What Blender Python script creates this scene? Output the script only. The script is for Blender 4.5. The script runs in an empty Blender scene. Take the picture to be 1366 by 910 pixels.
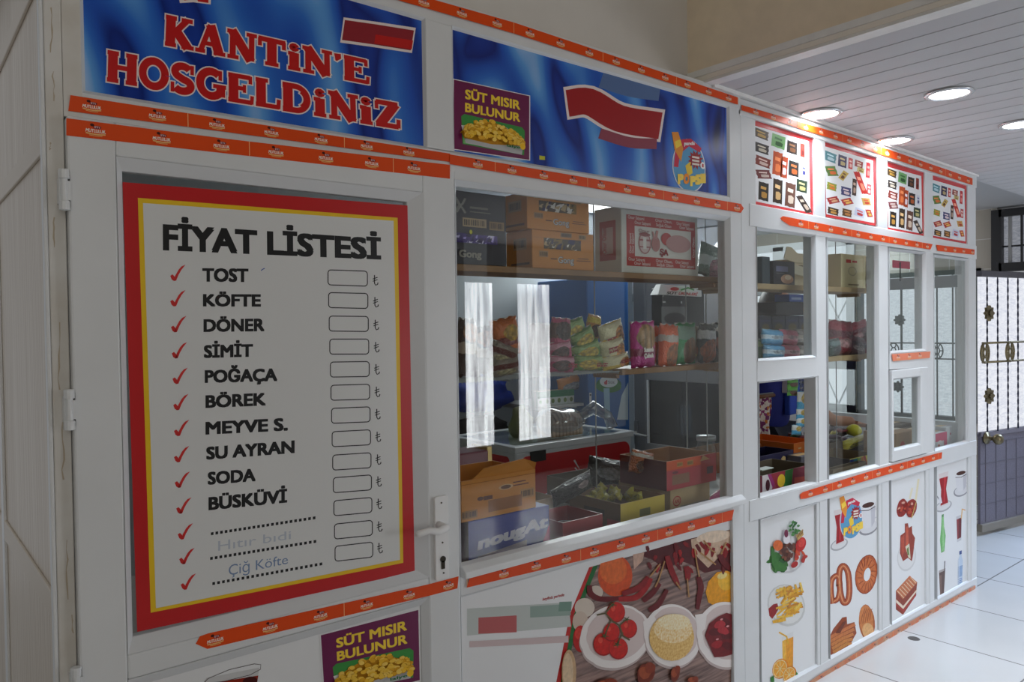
import bpy, bmesh, math, random
from mathutils import Vector, Matrix, noise
random.seed(7)
S = bpy.context.scene
C = S.collection
R = math.radians
# ------------------------------------------------------------------ camera
EYE = Vector((0, -1.75, 1.57))            # the kiosk front is the plane y = 0, the floor is z = 0
FOC = 1023.66                             # focal length for a 1366 x 910 frame
YAW, PITCH, ROLL = R(39.34), R(-1.051), R(-0.786)
FW = Vector((math.sin(YAW)*math.cos(PITCH), math.cos(YAW)*math.cos(PITCH), math.sin(PITCH)))
_r = Vector((math.cos(YAW), -math.sin(YAW), 0)); _u = _r.cross(FW)
RT = _r*math.cos(ROLL) + _u*math.sin(ROLL); UP = _u*math.cos(ROLL) - _r*math.sin(ROLL)
cam = bpy.data.cameras.new('camera'); cam.sensor_width = 36; cam.lens = 36*FOC/1366; cam.clip_start = .02
co = bpy.data.objects.new('camera', cam); C.objects.link(co); S.camera = co
co.matrix_world = Matrix(((RT.x, UP.x, -FW.x, EYE.x), (RT.y, UP.y, -FW.y, EYE.y), (RT.z, UP.z, -FW.z, EYE.z), (0, 0, 0, 1)))
# ------------------------------------------------------------------ light
S.view_settings.view_transform = 'Standard'; S.view_settings.look = 'None'
S.view_settings.exposure = 0.0; S.view_settings.gamma = 1; S.view_settings.use_curve_mapping = False
S.cycles.transparent_max_bounces = 24
S.cycles.max_bounces = 8
w = bpy.data.worlds.new('world'); S.world = w; w.use_nodes = True
w.node_tree.nodes['Background'].inputs[0].default_value = (.92, .95, 1, 1)
w.node_tree.nodes['Background'].inputs[1].default_value = .35
def area(name, loc, aim, sx, sy, power, col=(1, 1, 1)):
    l = bpy.data.lights.new(name, 'AREA'); l.shape = 'RECTANGLE'; l.size = sx; l.size_y = sy; l.energy = power; l.color = col
    o = bpy.data.objects.new(name, l); C.objects.link(o); o.location = loc
    o.rotation_euler = (Vector(aim)-Vector(loc)).to_track_quat('-Z', 'Y').to_euler()
    return o
area('entrance_daylight', (7.4, -.4, 1.7), (5.75, -.45, 0), .9, 1.2, 19, (.52, .7, 1)).data.spread = R(75)
area('kiosk_fill_light', (4.3, 2.3, 2.3), (2.9, 1.0, 1.0), 1.6, .5, 34, (.95, .98, 1))  # added fill light, no window here; brightens the kiosk interior
area('back_lobby_fill', (5.6, 2.2, 2.35), (7.1, 2.3, 1.6), .5, .5, 14, (.95, .98, 1))  # added fill light, aimed sideways to brighten the lattice window bars
# ------------------------------------------------------------------ picture-to-place measuring (each call names the plane it measures on)
def ray(x, y): return RT*(x-683) + UP*(455-y) + FW*FOC
def onY(x, y, Y=0.):
    d = ray(x, y); return EYE + d*((Y-EYE.y)/d.y)
def onX(x, y, X):
    d = ray(x, y); return EYE + d*((X-EYE.x)/d.x)
def onZ(x, y, Z):
    d = ray(x, y); return EYE + d*((Z-EYE.z)/d.z)
def rect4(tl, tr, bl, br, Y):
    a, b, c, d = [onY(*p, Y) for p in (tl, tr, bl, br)]
    return (a.x+c.x)/2, (b.x+d.x)/2, (c.z+d.z)/2, (a.z+b.z)/2     # x0 x1 z0 z1
# ------------------------------------------------------------------ materials
def lin(c):
    return tuple(((v/255)/12.92 if v/255 <= .04045 else ((v/255+.055)/1.055)**2.4) for v in c) + (1,)
_mats = {}
def mat(col, rough=.5, metal=0., spec=.5, noise_amt=0., scale=30., bump=0., col2=None, name=None, coat=0.):
    key = (tuple(col), rough, metal, spec, noise_amt, scale, bump, tuple(col2) if col2 else None, coat)
    if key in _mats: return _mats[key]
    m = bpy.data.materials.new(name or 'paint'); m.use_nodes = True
    nt = m.node_tree; b = nt.nodes['Principled BSDF']
    b.inputs['Base Color'].default_value = lin(col); b.inputs['Roughness'].default_value = rough
    b.inputs['Metallic'].default_value = metal; b.inputs['Specular IOR Level'].default_value = spec
    b.inputs['Coat Weight'].default_value = coat
    if noise_amt or bump or col2:
        tc = nt.nodes.new('ShaderNodeTexCoord'); n = nt.nodes.new('ShaderNodeTexNoise')
        n.inputs['Scale'].default_value = scale; n.inputs['Detail'].default_value = 5
        nt.links.new(tc.outputs['Object'], n.inputs['Vector'])
        if noise_amt or col2:
            r = nt.nodes.new('ShaderNodeValToRGB'); nt.links.new(n.outputs['Fac'], r.inputs[0])
            c2 = lin(col2) if col2 else tuple(v*(1-noise_amt) for v in lin(col)[:3]) + (1,)
            r.color_ramp.elements[0].color = c2; r.color_ramp.elements[1].color = lin(col)
            r.color_ramp.elements[0].position = .32; r.color_ramp.elements[1].position = .68
            nt.links.new(r.outputs[0], b.inputs['Base Color'])
        if bump:
            bp = nt.nodes.new('ShaderNodeBump'); bp.inputs['Strength'].default_value = bump; bp.inputs['Distance'].default_value = .004
            nt.links.new(n.outputs['Fac'], bp.inputs['Height']); nt.links.new(bp.outputs[0], b.inputs['Normal'])
    _mats[key] = m; return m
def nodes_mat(name):
    m = bpy.data.materials.new(name); m.use_nodes = True
    return m, m.node_tree, m.node_tree.nodes['Principled BSDF']
def glow(name, col, strength):
    m = bpy.data.materials.new(name); m.use_nodes = True; nt = m.node_tree; nt.nodes.clear()
    e = nt.nodes.new('ShaderNodeEmission'); o = nt.nodes.new('ShaderNodeOutputMaterial')
    e.inputs[0].default_value = lin(col); e.inputs[1].default_value = strength; nt.links.new(e.outputs[0], o.inputs[0]); return m
def glass_mat(name='window_glass', tint=(250, 253, 252), r0=.04, rough=0.):
    m = bpy.data.materials.new(name); m.use_nodes = True; nt = m.node_tree; nt.nodes.clear(); N = nt.nodes.new
    o = N('ShaderNodeOutputMaterial'); mx = N('ShaderNodeMixShader'); t = N('ShaderNodeBsdfTransparent'); g = N('ShaderNodeBsdfGlossy')
    t.inputs[0].default_value = lin(tint); g.inputs['Roughness'].default_value = rough
    lw = N('ShaderNodeLayerWeight'); lw.inputs[0].default_value = .5
    p = N('ShaderNodeMath'); p.operation = 'POWER'; p.inputs[1].default_value = 5
    a = N('ShaderNodeMath'); a.operation = 'MULTIPLY_ADD'; a.inputs[1].default_value = 1-r0; a.inputs[2].default_value = r0
    L = nt.links.new
    L(lw.outputs['Facing'], p.inputs[0]); L(p.outputs[0], a.inputs[0]); L(a.outputs[0], mx.inputs[0]); L(t.outputs[0], mx.inputs[1]); L(g.outputs[0], mx.inputs[2]); L(mx.outputs[0], o.inputs[0])
    return m
# ------------------------------------------------------------------ mesh builder
class MB:
    def __init__(s): s.v = []; s.f = []; s.m = []; s.mats = []
    def mi(s, m):
        if m not in s.mats: s.mats.append(m)
        return s.mats.index(m)
    def face(s, pts, m):
        i = len(s.v); s.v += [Vector(p) for p in pts]; s.f.append(list(range(i, i+len(pts)))); s.m.append(s.mi(m))
    def raw(s, vs, fs, m):
        i = len(s.v); s.v += [Vector(p) for p in vs]; k = s.mi(m)
        for f in fs: s.f.append([i+j for j in f]); s.m.append(k)
    def box(s, x0, x1, y0, y1, z0, z1, m):
        vs = [(x, y, z) for z in (z0, z1) for y in (y0, y1) for x in (x0, x1)]
        s.raw(vs, [(0, 2, 3, 1), (4, 5, 7, 6), (0, 1, 5, 4), (2, 6, 7, 3), (0, 4, 6, 2), (1, 3, 7, 5)], m); return s
    def hexa(s, a, b, m):                          # two matching loops of points, joined
        n = len(a); vs = list(a)+list(b)
        fs = [list(range(n))[::-1], list(range(n, 2*n))] + [(i, (i+1) % n, n+(i+1) % n, n+i) for i in range(n)]
        s.raw(vs, fs, m); return s
    def prism(s, pts, y0, y1, m):                  # (x, z) outline pushed from y0 to y1
        s.hexa([(p[0], y0, p[1]) for p in pts], [(p[0], y1, p[1]) for p in pts], m); return s
    def tube(s, path, r, m, n=10, cap=True):
        P = [Vector(p) for p in path]; rs = r if isinstance(r, (list, tuple)) else [r]*len(P); rings = []
        ref = Vector((0, 0, 1))
        for i, p in enumerate(P):
            t = (P[min(i+1, len(P)-1)]-P[max(i-1, 0)]).normalized()
            if abs(t.dot(ref)) > .95: ref = Vector((1, 0, 0)) if abs(t.x) < .9 else Vector((0, 1, 0))
            a = t.cross(ref).normalized(); b = t.cross(a)
            rings.append([p+(a*math.cos(2*math.pi*k/n)+b*math.sin(2*math.pi*k/n))*rs[i] for k in range(n)])
        vs = [q for rg in rings for q in rg]; fs = []
        for i in range(len(P)-1):
            for k in range(n): fs.append((i*n+k, i*n+(k+1) % n, (i+1)*n+(k+1) % n, (i+1)*n+k))
        if cap: fs += [list(range(n))[::-1], [(len(P)-1)*n+k for k in range(n)]]
        s.raw(vs, fs, m); return s
    def lathe(s, prof, c, m, n=20, axis='z', cap=True):
        vs = []; fs = []; c = Vector(c)
        for r, h in prof:
            for k in range(n):
                a = 2*math.pi*k/n; x, y = r*math.cos(a), r*math.sin(a)
                vs.append(c+(Vector((x, y, h)) if axis == 'z' else Vector((x, h, y)) if axis == 'y' else Vector((h, x, y))))
        for i in range(len(prof)-1):
            for k in range(n): fs.append((i*n+k, i*n+(k+1) % n, (i+1)*n+(k+1) % n, (i+1)*n+k))
        if cap: fs += [list(range(n))[::-1], [(len(prof)-1)*n+k for k in range(n)]]
        s.raw(vs, fs, m); return s
    def ball(s, c, rx, ry, rz, m, n=12, k=8, rot=None, lump=0., seed=0):
        c = Vector(c); vs = []; fs = []
        for i in range(k+1):
            t = math.pi*i/k
            for j in range(n):
                a = 2*math.pi*j/n; q = Vector((math.sin(t)*math.cos(a), math.sin(t)*math.sin(a), math.cos(t)))
                if lump: q *= 1+lump*noise.noise(q*1.7+Vector((seed*3.1, 0, 0)))
                q = Vector((q.x*rx, q.y*ry, q.z*rz))
                if rot: q = rot @ q
                vs.append(c+q)
        for i in range(k):
            for j in range(n): fs.append((i*n+j, (i+1)*n+j, (i+1)*n+(j+1) % n, i*n+(j+1) % n))
        s.raw(vs, fs, m); return s
    def build(s, name, parent=None, bevel=0., smooth=False, keep_origin=False, subsurf=0):
        me = bpy.data.meshes.new(name)
        lo = Vector([min(v[i] for v in s.v) for i in range(3)]); hi = Vector([max(v[i] for v in s.v) for i in range(3)])
        c = Vector((0, 0, 0)) if keep_origin else Vector(((lo.x+hi.x)/2, (lo.y+hi.y)/2, lo.z))
        me.from_pydata([v-c for v in s.v], [], s.f)
        for m in s.mats: me.materials.append(m)
        me.polygons.foreach_set('material_index', s.m)
        if smooth: me.polygons.foreach_set('use_smooth', [True]*len(s.f))
        if bevel or smooth or subsurf:
            bm = bmesh.new(); bm.from_mesh(me); bmesh.ops.remove_doubles(bm, verts=bm.verts, dist=1e-6)
            bmesh.ops.recalc_face_normals(bm, faces=bm.faces); bm.to_mesh(me); bm.free()
        me.update()
        o = bpy.data.objects.new(name, me); C.objects.link(o); o.location = c
        if bevel:
            b = o.modifiers.new('bevel', 'BEVEL'); b.width = bevel; b.segments = 2; b.limit_method = 'ANGLE'; b.angle_limit = R(40)
        if subsurf:
            b = o.modifiers.new('sub', 'SUBSURF'); b.levels = b.render_levels = subsurf
        if parent: adopt(o, parent)
        return o
def adopt(o, p):
    o.parent = p; o.matrix_parent_inverse = wm(p).inverted()
def wm(o):
    m = Matrix.Translation(o.location) @ o.rotation_euler.to_matrix().to_4x4() @ Matrix.Diagonal(o.scale).to_4x4()
    return (wm(o.parent) @ o.matrix_parent_inverse @ m) if o.parent else m
def tag(o, label=None, cat=None, group=None, kind=None):
    if label: o['label'] = label
    if cat: o['category'] = cat
    if group: o['group'] = group
    if kind: o['kind'] = kind
    return o
def thing(name, label, cat, loc=(0, 0, 0), group=None):
    o = bpy.data.objects.new(name, None); C.objects.link(o); o.location = loc; o.empty_display_size = .1; o['kind'] = 'thing'
    return tag(o, label, cat, group)
def struct(o, label=None):
    o['kind'] = 'structure'
    if label: o['label'] = label
    return o
# ------------------------------------------------------------------ flat prints: shapes stacked in thin layers on a plane
_txt = {}
def text_mesh(s, bold, slant=0.):
    key = (s, bold, slant)
    if key not in _txt:
        cu = bpy.data.curves.new('t', 'FONT'); cu.body = s; cu.size = 1;  cu.resolution_u = 3; cu.fill_mode = 'FRONT'; cu.shear = slant
        o = bpy.data.objects.new('t', cu); C.objects.link(o)
        dg = bpy.context.evaluated_depsgraph_get(); me = o.evaluated_get(dg).to_mesh()
        vs = [(v.co.x, v.co.y) for v in me.vertices]; fs = [list(p.vertices) for p in me.polygons]
        o.evaluated_get(dg).to_mesh_clear(); bpy.data.objects.remove(o); bpy.data.curves.remove(cu)
        _txt[key] = (vs, fs)
    return _txt[key]
class Print(MB):
    def __init__(s, f, nrm=(0, -1, 0), step=.00012, base=1):
        super().__init__(); s.fn = f; s.n = Vector(nrm); s.k = base; s.step = step
    def P(s, a, b): return s.fn(a, b) + s.n*(s.k*s.step)
    def poly(s, pts, m, up=True):
        s.face([s.P(*p) for p in pts], m); s.k += up; return s
    def rect(s, a0, b0, a1, b1, m): return s.poly([(a0, b0), (a1, b0), (a1, b1), (a0, b1)], m)
    def ell(s, a, b, ra, rb, m, rot=0., n=20, up=True, wob=0.):
        c, q = math.cos(R(rot)), math.sin(R(rot)); pts = []
        for i in range(n):
            t = 2*math.pi*i/n; k = 1+wob*math.sin(3*t+a)+wob*.6*math.sin(7*t+b)
            x, y = ra*k*math.cos(t), rb*k*math.sin(t); pts.append((a+x*c-y*q, b+x*q+y*c))
        return s.poly(pts, m, up)
    def stroke(s, pts, w, m, closed=False, cap=False):
        P = [Vector(p) for p in pts]; n = len(P); L = []; Q = []
        for i in range(n):
            if closed: t = P[(i+1) % n]-P[i-1]
            else: t = P[min(i+1, n-1)]-P[max(i-1, 0)]
            t.normalize(); nn = Vector((-t.y, t.x)); ww = w[i] if isinstance(w, (list, tuple)) else w
            L.append(P[i]+nn*ww/2); Q.append(P[i]-nn*ww/2)
        for i in range(n if closed else n-1):
            j = (i+1) % n; s.face([s.P(*L[i]), s.P(*L[j]), s.P(*Q[j]), s.P(*Q[i])], m)
        s.k += 1; return s
    def text(s, body, bl, br, tr, tl, m, bold=0., slant=0.):
        vs, fs = text_mesh(body, bold, slant)
        if not vs: return s
        hh = text_mesh('H', bold)[0]; cap = max(v[1] for v in hh)+bold; lo = min(v[1] for v in hh)-bold
        x0 = min(v[0] for v in vs)-bold*1.3; x1 = max(v[0] for v in vs)+bold*1.3
        for dx, dy in (((0, 0), (-1.3, -1), (1.3, -1), (1.3, 1), (-1.3, 1), (0, -1), (0, 1)) if bold > .025 else ((-1.3, -1), (1.3, 1), (-1.3, 1), (1.3, -1)) if bold else ((0, 0),)):
            out = []
            for x, y in vs:
                u = (x+dx*bold-x0)/(x1-x0); t = (y+dy*bold-lo)/(cap-lo)
                b = Vector(bl).lerp(Vector(br), u); q = Vector(tl).lerp(Vector(tr), u); z = b+(q-b)*t; out.append(s.P(z.x, z.y))
            s.raw(out, fs, m); s.k += .02
        s.k += 1; return s
    def textr(s, body, a0, b0, a1, b1, m, bold=0., slant=0.):      # b0 baseline, b1 cap line
        return s.text(body, (a0, b0), (a1, b0), (a1, b1), (a0, b1), m, bold, slant)
def cr(pts, n=5):                               # a smooth curve through the points
    P = [Vector(q) for q in pts]; P = [P[0]*2-P[1]]+P+[P[-1]*2-P[-2]]; out = []
    for i in range(1, len(P)-2):
        for k in range(n):
            t = k/n; a, b, d, e = P[i-1], P[i], P[i+1], P[i+2]
            out.append(tuple(.5*(2*b+(d-a)*t+(2*a-5*b+4*d-e)*t*t+(3*b-a-3*d+e)*t**3)))
    return out+[tuple(P[-2])]
def zoom(x0, y0, sc, Y):                       # measuring from an enlarged view of the photo, on the plane y = Y
    return lambda a, b: onY(x0+a/sc, y0+b/sc, Y)
def face_uv(x0, x1, z0, z1, Y):                # u right, v up on a front face
    return lambda u, v: Vector((x0+(x1-x0)*u, Y, z0+(z1-z0)*v))
def side_uv(y0, y1, z0, z1, X):                # u from back to front on a left face (x = X)
    return lambda u, v: Vector((X, y0+(y1-y0)*u, z0+(z1-z0)*v))
# ================================================================== materials of the place
H = 1.57
PVC = mat((226, 228, 229), .32, noise_amt=.07, scale=3.5, name='white_pvc')
PVCD = mat((224, 223, 220), .4, col2=(206, 201, 192), scale=7, name='grubby_white_pvc')
BEAD = mat((216, 218, 220), .28, name='glazing_bead')
GAP_SHADE = mat((62, 63, 62), .6, name='painted_gap_shade')  # dark colour standing in for shade in the hinge gaps
PANEL = mat((232, 233, 234), .3, name='white_panel')
GLASS = glass_mat()
ORANGE = mat((230, 76, 10), .42, spec=.3, name='orange_tape')
BLACK = mat((16, 16, 17), .5); WHITE = mat((238, 238, 238), .35); RED = mat((205, 32, 38), .35); YEL = mat((238, 196, 30), .35)
PAL = {}
def c(r, g, b, ro=.45): return mat((r, g, b), ro, spec=.25)
# ================================================================== the room
m, nt, b = nodes_mat('floor_tiles'); N = nt.nodes.new; L = nt.links.new
tc = N('ShaderNodeTexCoord'); mp = N('ShaderNodeMapping'); mp.inputs['Location'].default_value = (.155, -.005, 0)
br = N('ShaderNodeTexBrick'); br.offset = 0; br.inputs['Scale'].default_value = 1; br.inputs['Brick Width'].default_value = .59; br.inputs['Row Height'].default_value = .59
br.inputs['Mortar Size'].default_value = .004; br.inputs['Color1'].default_value = lin((206, 205, 203)); br.inputs['Color2'].default_value = lin((199, 199, 198)); br.inputs['Mortar'].default_value = lin((120, 118, 114))
L(tc.outputs['Object'], mp.inputs[0]); L(mp.outputs[0], br.inputs['Vector'])
nz = N('ShaderNodeTexNoise'); nz.inputs['Scale'].default_value = 2.2; L(tc.outputs['Object'], nz.inputs['Vector'])
mx = N('ShaderNodeMixRGB'); mx.blend_type = 'MULTIPLY'; mx.inputs[0].default_value = .18; L(br.outputs[0], mx.inputs[1]); L(nz.outputs[0], mx.inputs[2]); L(mx.outputs[0], b.inputs['Base Color'])
b.inputs['Roughness'].default_value = .22
FLOOR = m
fl = MB(); fl.box(-3, 9.5, -5, 4, -.05, 0, FLOOR); o = fl.build('floor', keep_origin=True); struct(o, 'pale grey square floor tiles')
WALLM = mat((224, 220, 214), .8, noise_amt=.06, scale=5, name='wall_paint')
BEIGE = mat((250, 233, 206), .85, noise_amt=.08, scale=14, bump=.25, name='beige_plaster')
CEILP = mat((212, 211, 213), .6, spec=.3, noise_amt=.05, scale=3, name='ceiling_plank')
CDARK = mat((70, 70, 72), .7)
def czr(x): return H + .9 - .0195*(x-2.35)             # underside of the plank ceiling, which drops a little to the right
ce = MB(); x = 2.43; step = .117
while x < 7.25:
    x1 = min(x+step-.006, 7.25)
    ce.hexa([(x, -4.4, czr(x)), (x1, -4.4, czr(x1)), (x1, -4.4, czr(x1)+.012), (x, -4.4, czr(x)+.012)], [(x, .06, czr(x)), (x1, .06, czr(x1)), (x1, .06, czr(x1)+.012), (x, .06, czr(x)+.012)], CEILP)
    x += step
ce.hexa([(2.42, -4.4, czr(2.42)+.01), (7.3, -4.4, czr(7.3)+.01), (7.3, -4.4, czr(7.3)+.03), (2.42, -4.4, czr(2.42)+.03)], [(2.42, .06, czr(2.42)+.01), (7.3, .06, czr(7.3)+.01), (7.3, .06, czr(7.3)+.03), (2.42, .06, czr(2.42)+.03)], CDARK)
struct(ce.build('ceiling', keep_origin=True), 'white plank ceiling with round downlights')
cb = MB(); cb.box(.2, 2.42, .2, 4, H+.93, H+.96, mat((190, 190, 190), .7)); cb.box(2.42, 7.3, .061, 4, H+.93, H+.96, mat((190, 190, 190), .7)); struct(cb.build('ceiling_back', keep_origin=True))
hc = MB(); hc.box(-3, 2.4, -5, .2, 4.2, 4.25, mat((200, 198, 192), .8)); struct(hc.build('ceiling_left', keep_origin=True))
up = MB(); up.box(-3, 2.42, .085, .2, H+.885, 4.2, WALLM); struct(up.build('wall_front', keep_origin=True), 'plain pale wall above the kiosk')
bm_ = MB(); bm_.box(2.385, 2.55, -4.4, .085, H+.935, 4.2, BEIGE); struct(bm_.build('wall_right', keep_origin=True), 'beige plaster beam face above the plank ceiling')
tr = MB(); TR1 = mat((252, 251, 248), .4, noise_amt=.08, scale=18); TR2 = mat((250, 243, 230), .5)
tr.box(2.374, 2.39, -4.4, .08, H+.925, H+.948, TR1); tr.box(2.38, 2.40, -4.4, .08, H+.908, H+.926, TR2)
tr.hexa([(2.372, -4.4, H+.894), (2.43, -4.4, H+.894), (2.43, -4.4, H+.91), (2.384, -4.4, H+.91)], [(2.372, .06, H+.894), (2.43, .06, H+.894), (2.43, .06, H+.91), (2.384, .06, H+.91)], TR1)
struct(tr.build('trim_1', keep_origin=True), 'white moulding along the lower edge of the beige beam')
tr = MB(); q = [onY(950, 117), onY(1303, 236), onY(1303, 231), onY(950, 110.5)]
tr.hexa([(p.x, -.012, p.z) for p in q], [(p.x, .02, p.z) for p in q], TR1); struct(tr.build('trim_2', keep_origin=True), 'thin white strip where the kiosk front meets the ceiling')
# far end of the corridor
XE = 7.15
TILE = None
m, nt, b = nodes_mat('wall_tiles'); N = nt.nodes.new; L = nt.links.new
tc = N('ShaderNodeTexCoord'); sx = N('ShaderNodeSeparateXYZ'); cx = N('ShaderNodeCombineXYZ'); br = N('ShaderNodeTexBrick'); br.offset = 0
L(tc.outputs['Object'], sx.inputs[0]); L(sx.outputs['Y'], cx.inputs['X']); L(sx.outputs['Z'], cx.inputs['Y']); L(cx.outputs[0], br.inputs['Vector'])
br.inputs['Scale'].default_value = 1; br.inputs['Brick Width'].default_value = .33; br.inputs['Row Height'].default_value = .25; br.inputs['Mortar Size'].default_value = .003
br.inputs['Color1'].default_value = lin((176, 168, 156)); br.inputs['Color2'].default_value = lin((170, 163, 152)); br.inputs['Mortar'].default_value = lin((205, 203, 198)); L(br.outputs[0], b.inputs['Base Color']); b.inputs['Roughness'].default_value = .2
TILE = m
ew = MB(); zt = H+.42
ew.box(XE, XE+.12, .62, 1.84, zt, 2.6, TILE); ew.box(XE, XE+.12, 1.84, 3.0, H+.78, 2.6, TILE); ew.box(XE, XE+.12, 3.0, 3.2, zt, 2.6, TILE); ew.box(XE, XE+.12, .71, .76, 0, zt, TILE); ew.box(XE, XE+.12, 1.8, 1.84, 0, zt, TILE); ew.box(XE, XE+.12, 3.0, 3.2, 0, zt, TILE)
ew.box(XE, XE+.12, .76, 3.0, 0, .72, TILE); ew.box(XE, XE+.12, -4.4, -1.9, 0, 2.6, WALLM)
struct(ew.build('wall_end', keep_origin=True), 'tiled end wall of the corridor')
kb = MB(); kb.box(.2, 4.96, 2.62, 2.7, 0, 2.5, mat((186, 194, 198), .6)); kb.box(4.96, 7.3, 3.2, 3.3, 0, 2.6, mat((200, 202, 204), .6)); struct(kb.build('wall_back', keep_origin=True), 'pale wall at the back of the kiosk')
# frosted sheet: daylight seen through ripple glass
def frosted(name, strength, tint=(232, 236, 246), low=(176, 182, 200), fine=1.):
    m = bpy.data.materials.new(name); m.use_nodes = True; nt = m.node_tree; nt.nodes.clear(); N = nt.nodes.new; L = nt.links.new
    o = N('ShaderNodeOutputMaterial'); e = N('ShaderNodeEmission'); g = N('ShaderNodeBsdfGlossy'); g.inputs['Roughness'].default_value = .15; ad = N('ShaderNodeMixShader'); ad.inputs[0].default_value = .12
    tc = N('ShaderNodeTexCoord'); mp = N('ShaderNodeMapping'); mp.inputs['Scale'].default_value = (9*fine, 9*fine, 34*fine); n = N('ShaderNodeTexNoise'); n.inputs['Scale'].default_value = 3; n.inputs['Detail'].default_value = 4; n.inputs['Distortion'].default_value = 1.2
    r = N('ShaderNodeValToRGB'); r.color_ramp.elements[0].color = lin(low); r.color_ramp.elements[1].color = lin(tint); r.color_ramp.elements[0].position = .3; r.color_ramp.elements[1].position = .62
    L(tc.outputs['Object'], mp.inputs[0]); L(mp.outputs[0], n.inputs[0]); L(n.outputs[0], r.inputs[0]); L(r.outputs[0], e.inputs[0]); e.inputs[1].default_value = strength
    L(e.outputs[0], ad.inputs[1]); L(g.outputs[0], ad.inputs[2]); L(ad.outputs[0], o.inputs[0]); return m
FROST = frosted('ripple_glass_in_daylight', 1.08, low=(196, 202, 216))
IRON = mat((38, 40, 62), .4, .6, name='dark_blue_iron'); IRONG = mat((92, 98, 96), .5, .4, name='grey_iron'); BRASS = mat((128, 116, 88), .35, .8, name='dull_brass')
def flower(mb, P, r, m, th):                           # eight-petalled iron rosette; P(u, v, d) maps to the place
    pts = [(r*(1+.16*math.cos(8*2*math.pi*i/48))*math.cos(2*math.pi*i/48), r*(1+.16*math.cos(8*2*math.pi*i/48))*math.sin(2*math.pi*i/48)) for i in range(48)]
    mb.hexa([P(a, b, -th) for a, b in pts], [P(a, b, th) for a, b in pts], m)
    q = [(a*.45, b*.45) for a, b in pts]; mb.hexa([P(a, b, -th*2.2) for a, b in q], [P(a, b, 0) for a, b in q], m)
def ring(mb, P, r, m, w, th):
    mb.tube([P(r*.8*math.cos(2*math.pi*i/24), r*1.15*math.sin(2*math.pi*i/24), 0) for i in range(25)], th, m, 6, False)
    mb.tube([P(r*.35*math.cos(2*math.pi*i/16), r*.5*math.sin(2*math.pi*i/16), 0) for i in range(17)], th*.9, m, 6, False)
    for k in range(6):
        a = 2*math.pi*k/6; mb.tube([P(r*.3*math.cos(a), r*.45*math.sin(a), 0), P(r*.8*math.cos(a), r*1.12*math.sin(a), 0)], th*.8, m, 6, False)
sw = MB(); sw.box(XE+.05, XE+.06, .76, 1.8, .72, zt, FROST); win = sw.build('window_1'); struct(win, 'barred frosted side window of the entrance')
fr = MB()
for (a, b_, z0, z1) in ((.74, .78, .7, zt+.02), (1.76, 1.8, .7, zt+.02), (.74, 1.8, .7, .74), (.74, 1.8, zt-.02, zt+.02)): fr.box(XE-.02, XE+.06, a, b_, z0, z1, IRONG)
fr.build('window_frame', win)
bars = [onX(p, 425, XE-.01).y for p in (1203, 1222, 1250, 1271)] + [onX(1222, 425, XE-.01).y+.13, .82]
for y in bars:
    bb = MB(); bb.tube([(XE-.01, y, .72), (XE-.01, y, zt)], .007, IRONG, 8); bb.build('bar', win, smooth=True)
for yy in (458, 479):
    z = onX(1260, yy, XE-.01).z; bb = MB(); bb.tube([(XE-.012, .76, z), (XE-.012, 1.78, z)], .006, IRONG, 8); bb.build('bar', win, smooth=True)
for (px_, py_) in ((1200, 427), (1198, 516), (1291, 422), (1290, 522)):
    p = onX(px_, py_, XE-.02); f = MB(); flower(f, lambda u, v, d: Vector((XE-.02+d, p.y+u, p.z+v)), .045, IRONG, .008); f.build('rosette', win)
for px_ in (1250, 1192):
    p = onX(px_, 468, XE-.02); f = MB(); ring(f, lambda u, v, d: Vector((XE-.02+d, p.y+u, p.z+v)), .06, IRONG, .01, .006); f.build('medallion', win, smooth=True)
# clear window with a white lattice, seen through the kiosk
DAY = glow('bright_sky_outside', (236, 240, 250), 1.0)
sw = MB(); zt = H+.78; sw.box(XE+.1, XE+.11, 1.84, 3.0, .72, zt, DAY); win = sw.build('window_2'); struct(win, 'white latticed window with daylight behind')
LAT = mat((244, 245, 248), .5)
for (a, b_, z0, z1) in ((1.82, 1.9, .7, zt), (2.94, 3.02, .7, zt), (1.82, 3.02, .7, .78), (1.82, 3.02, zt-.04, zt+.03), (2.12, 2.26, .7, zt), (2.56, 2.68, .7, zt), (1.82, 3.02, 1.12, 1.24), (1.82, 3.02, 1.42, 1.5)):
    fr = MB(); fr.box(XE-.02, XE+.06, a, b_, z0, z1, LAT); fr.build('window_frame', win)
lt = MB()
for k in range(4):
    y = 2.0+k*.3
    for s in (-1, 1): lt.tube([(XE+.02, y, .78), (XE+.02, y+s*.2, 1.2), (XE+.02, y, 1.62), (XE+.02, y+s*.2, 2.0)], .009, LAT, 6)
lt.build('lattice', win)
# entrance frame and transom
EBLK = mat((34, 33, 36), .45, name='black_frame')
tw = MB(); tw.box(XE+.03, XE+.04, -1.85, .6, H+.46, H+.86, frosted('dim_ripple_glass', .33)); win = tw.build('window_3'); struct(win, 'dark framed ripple glass light over the entrance')
fr = MB(); yfr = onX(1322, 330, XE-.03).y; fr.box(XE-.03, XE+.08, .58, yfr, 0, 2.48, EBLK); fr.box(XE-.03, XE+.08, -1.9, .6, H+.85, 2.48, EBLK); fr.box(XE-.03, XE+.08, -1.9, .6, H+.4, H+.47, EBLK); fr.box(XE-.03, XE+.08, -1.9, -1.8, 0, 2.48, EBLK); fr.build('window_frame', win)
for y in (.52, .44, .3, .05, -.2): fr = MB(); fr.box(XE+.0, XE+.05, y, y+(.02 if y == .52 else .012), H+.46, H+.86, mat((150, 150, 150), .4) if y == .52 else EBLK); fr.build('bar', win)
fr = MB(); fr.box(XE+.01, XE+.04, -1.8, .6, H+.6, H+.613, EBLK); fr.build('bar', win)
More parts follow.
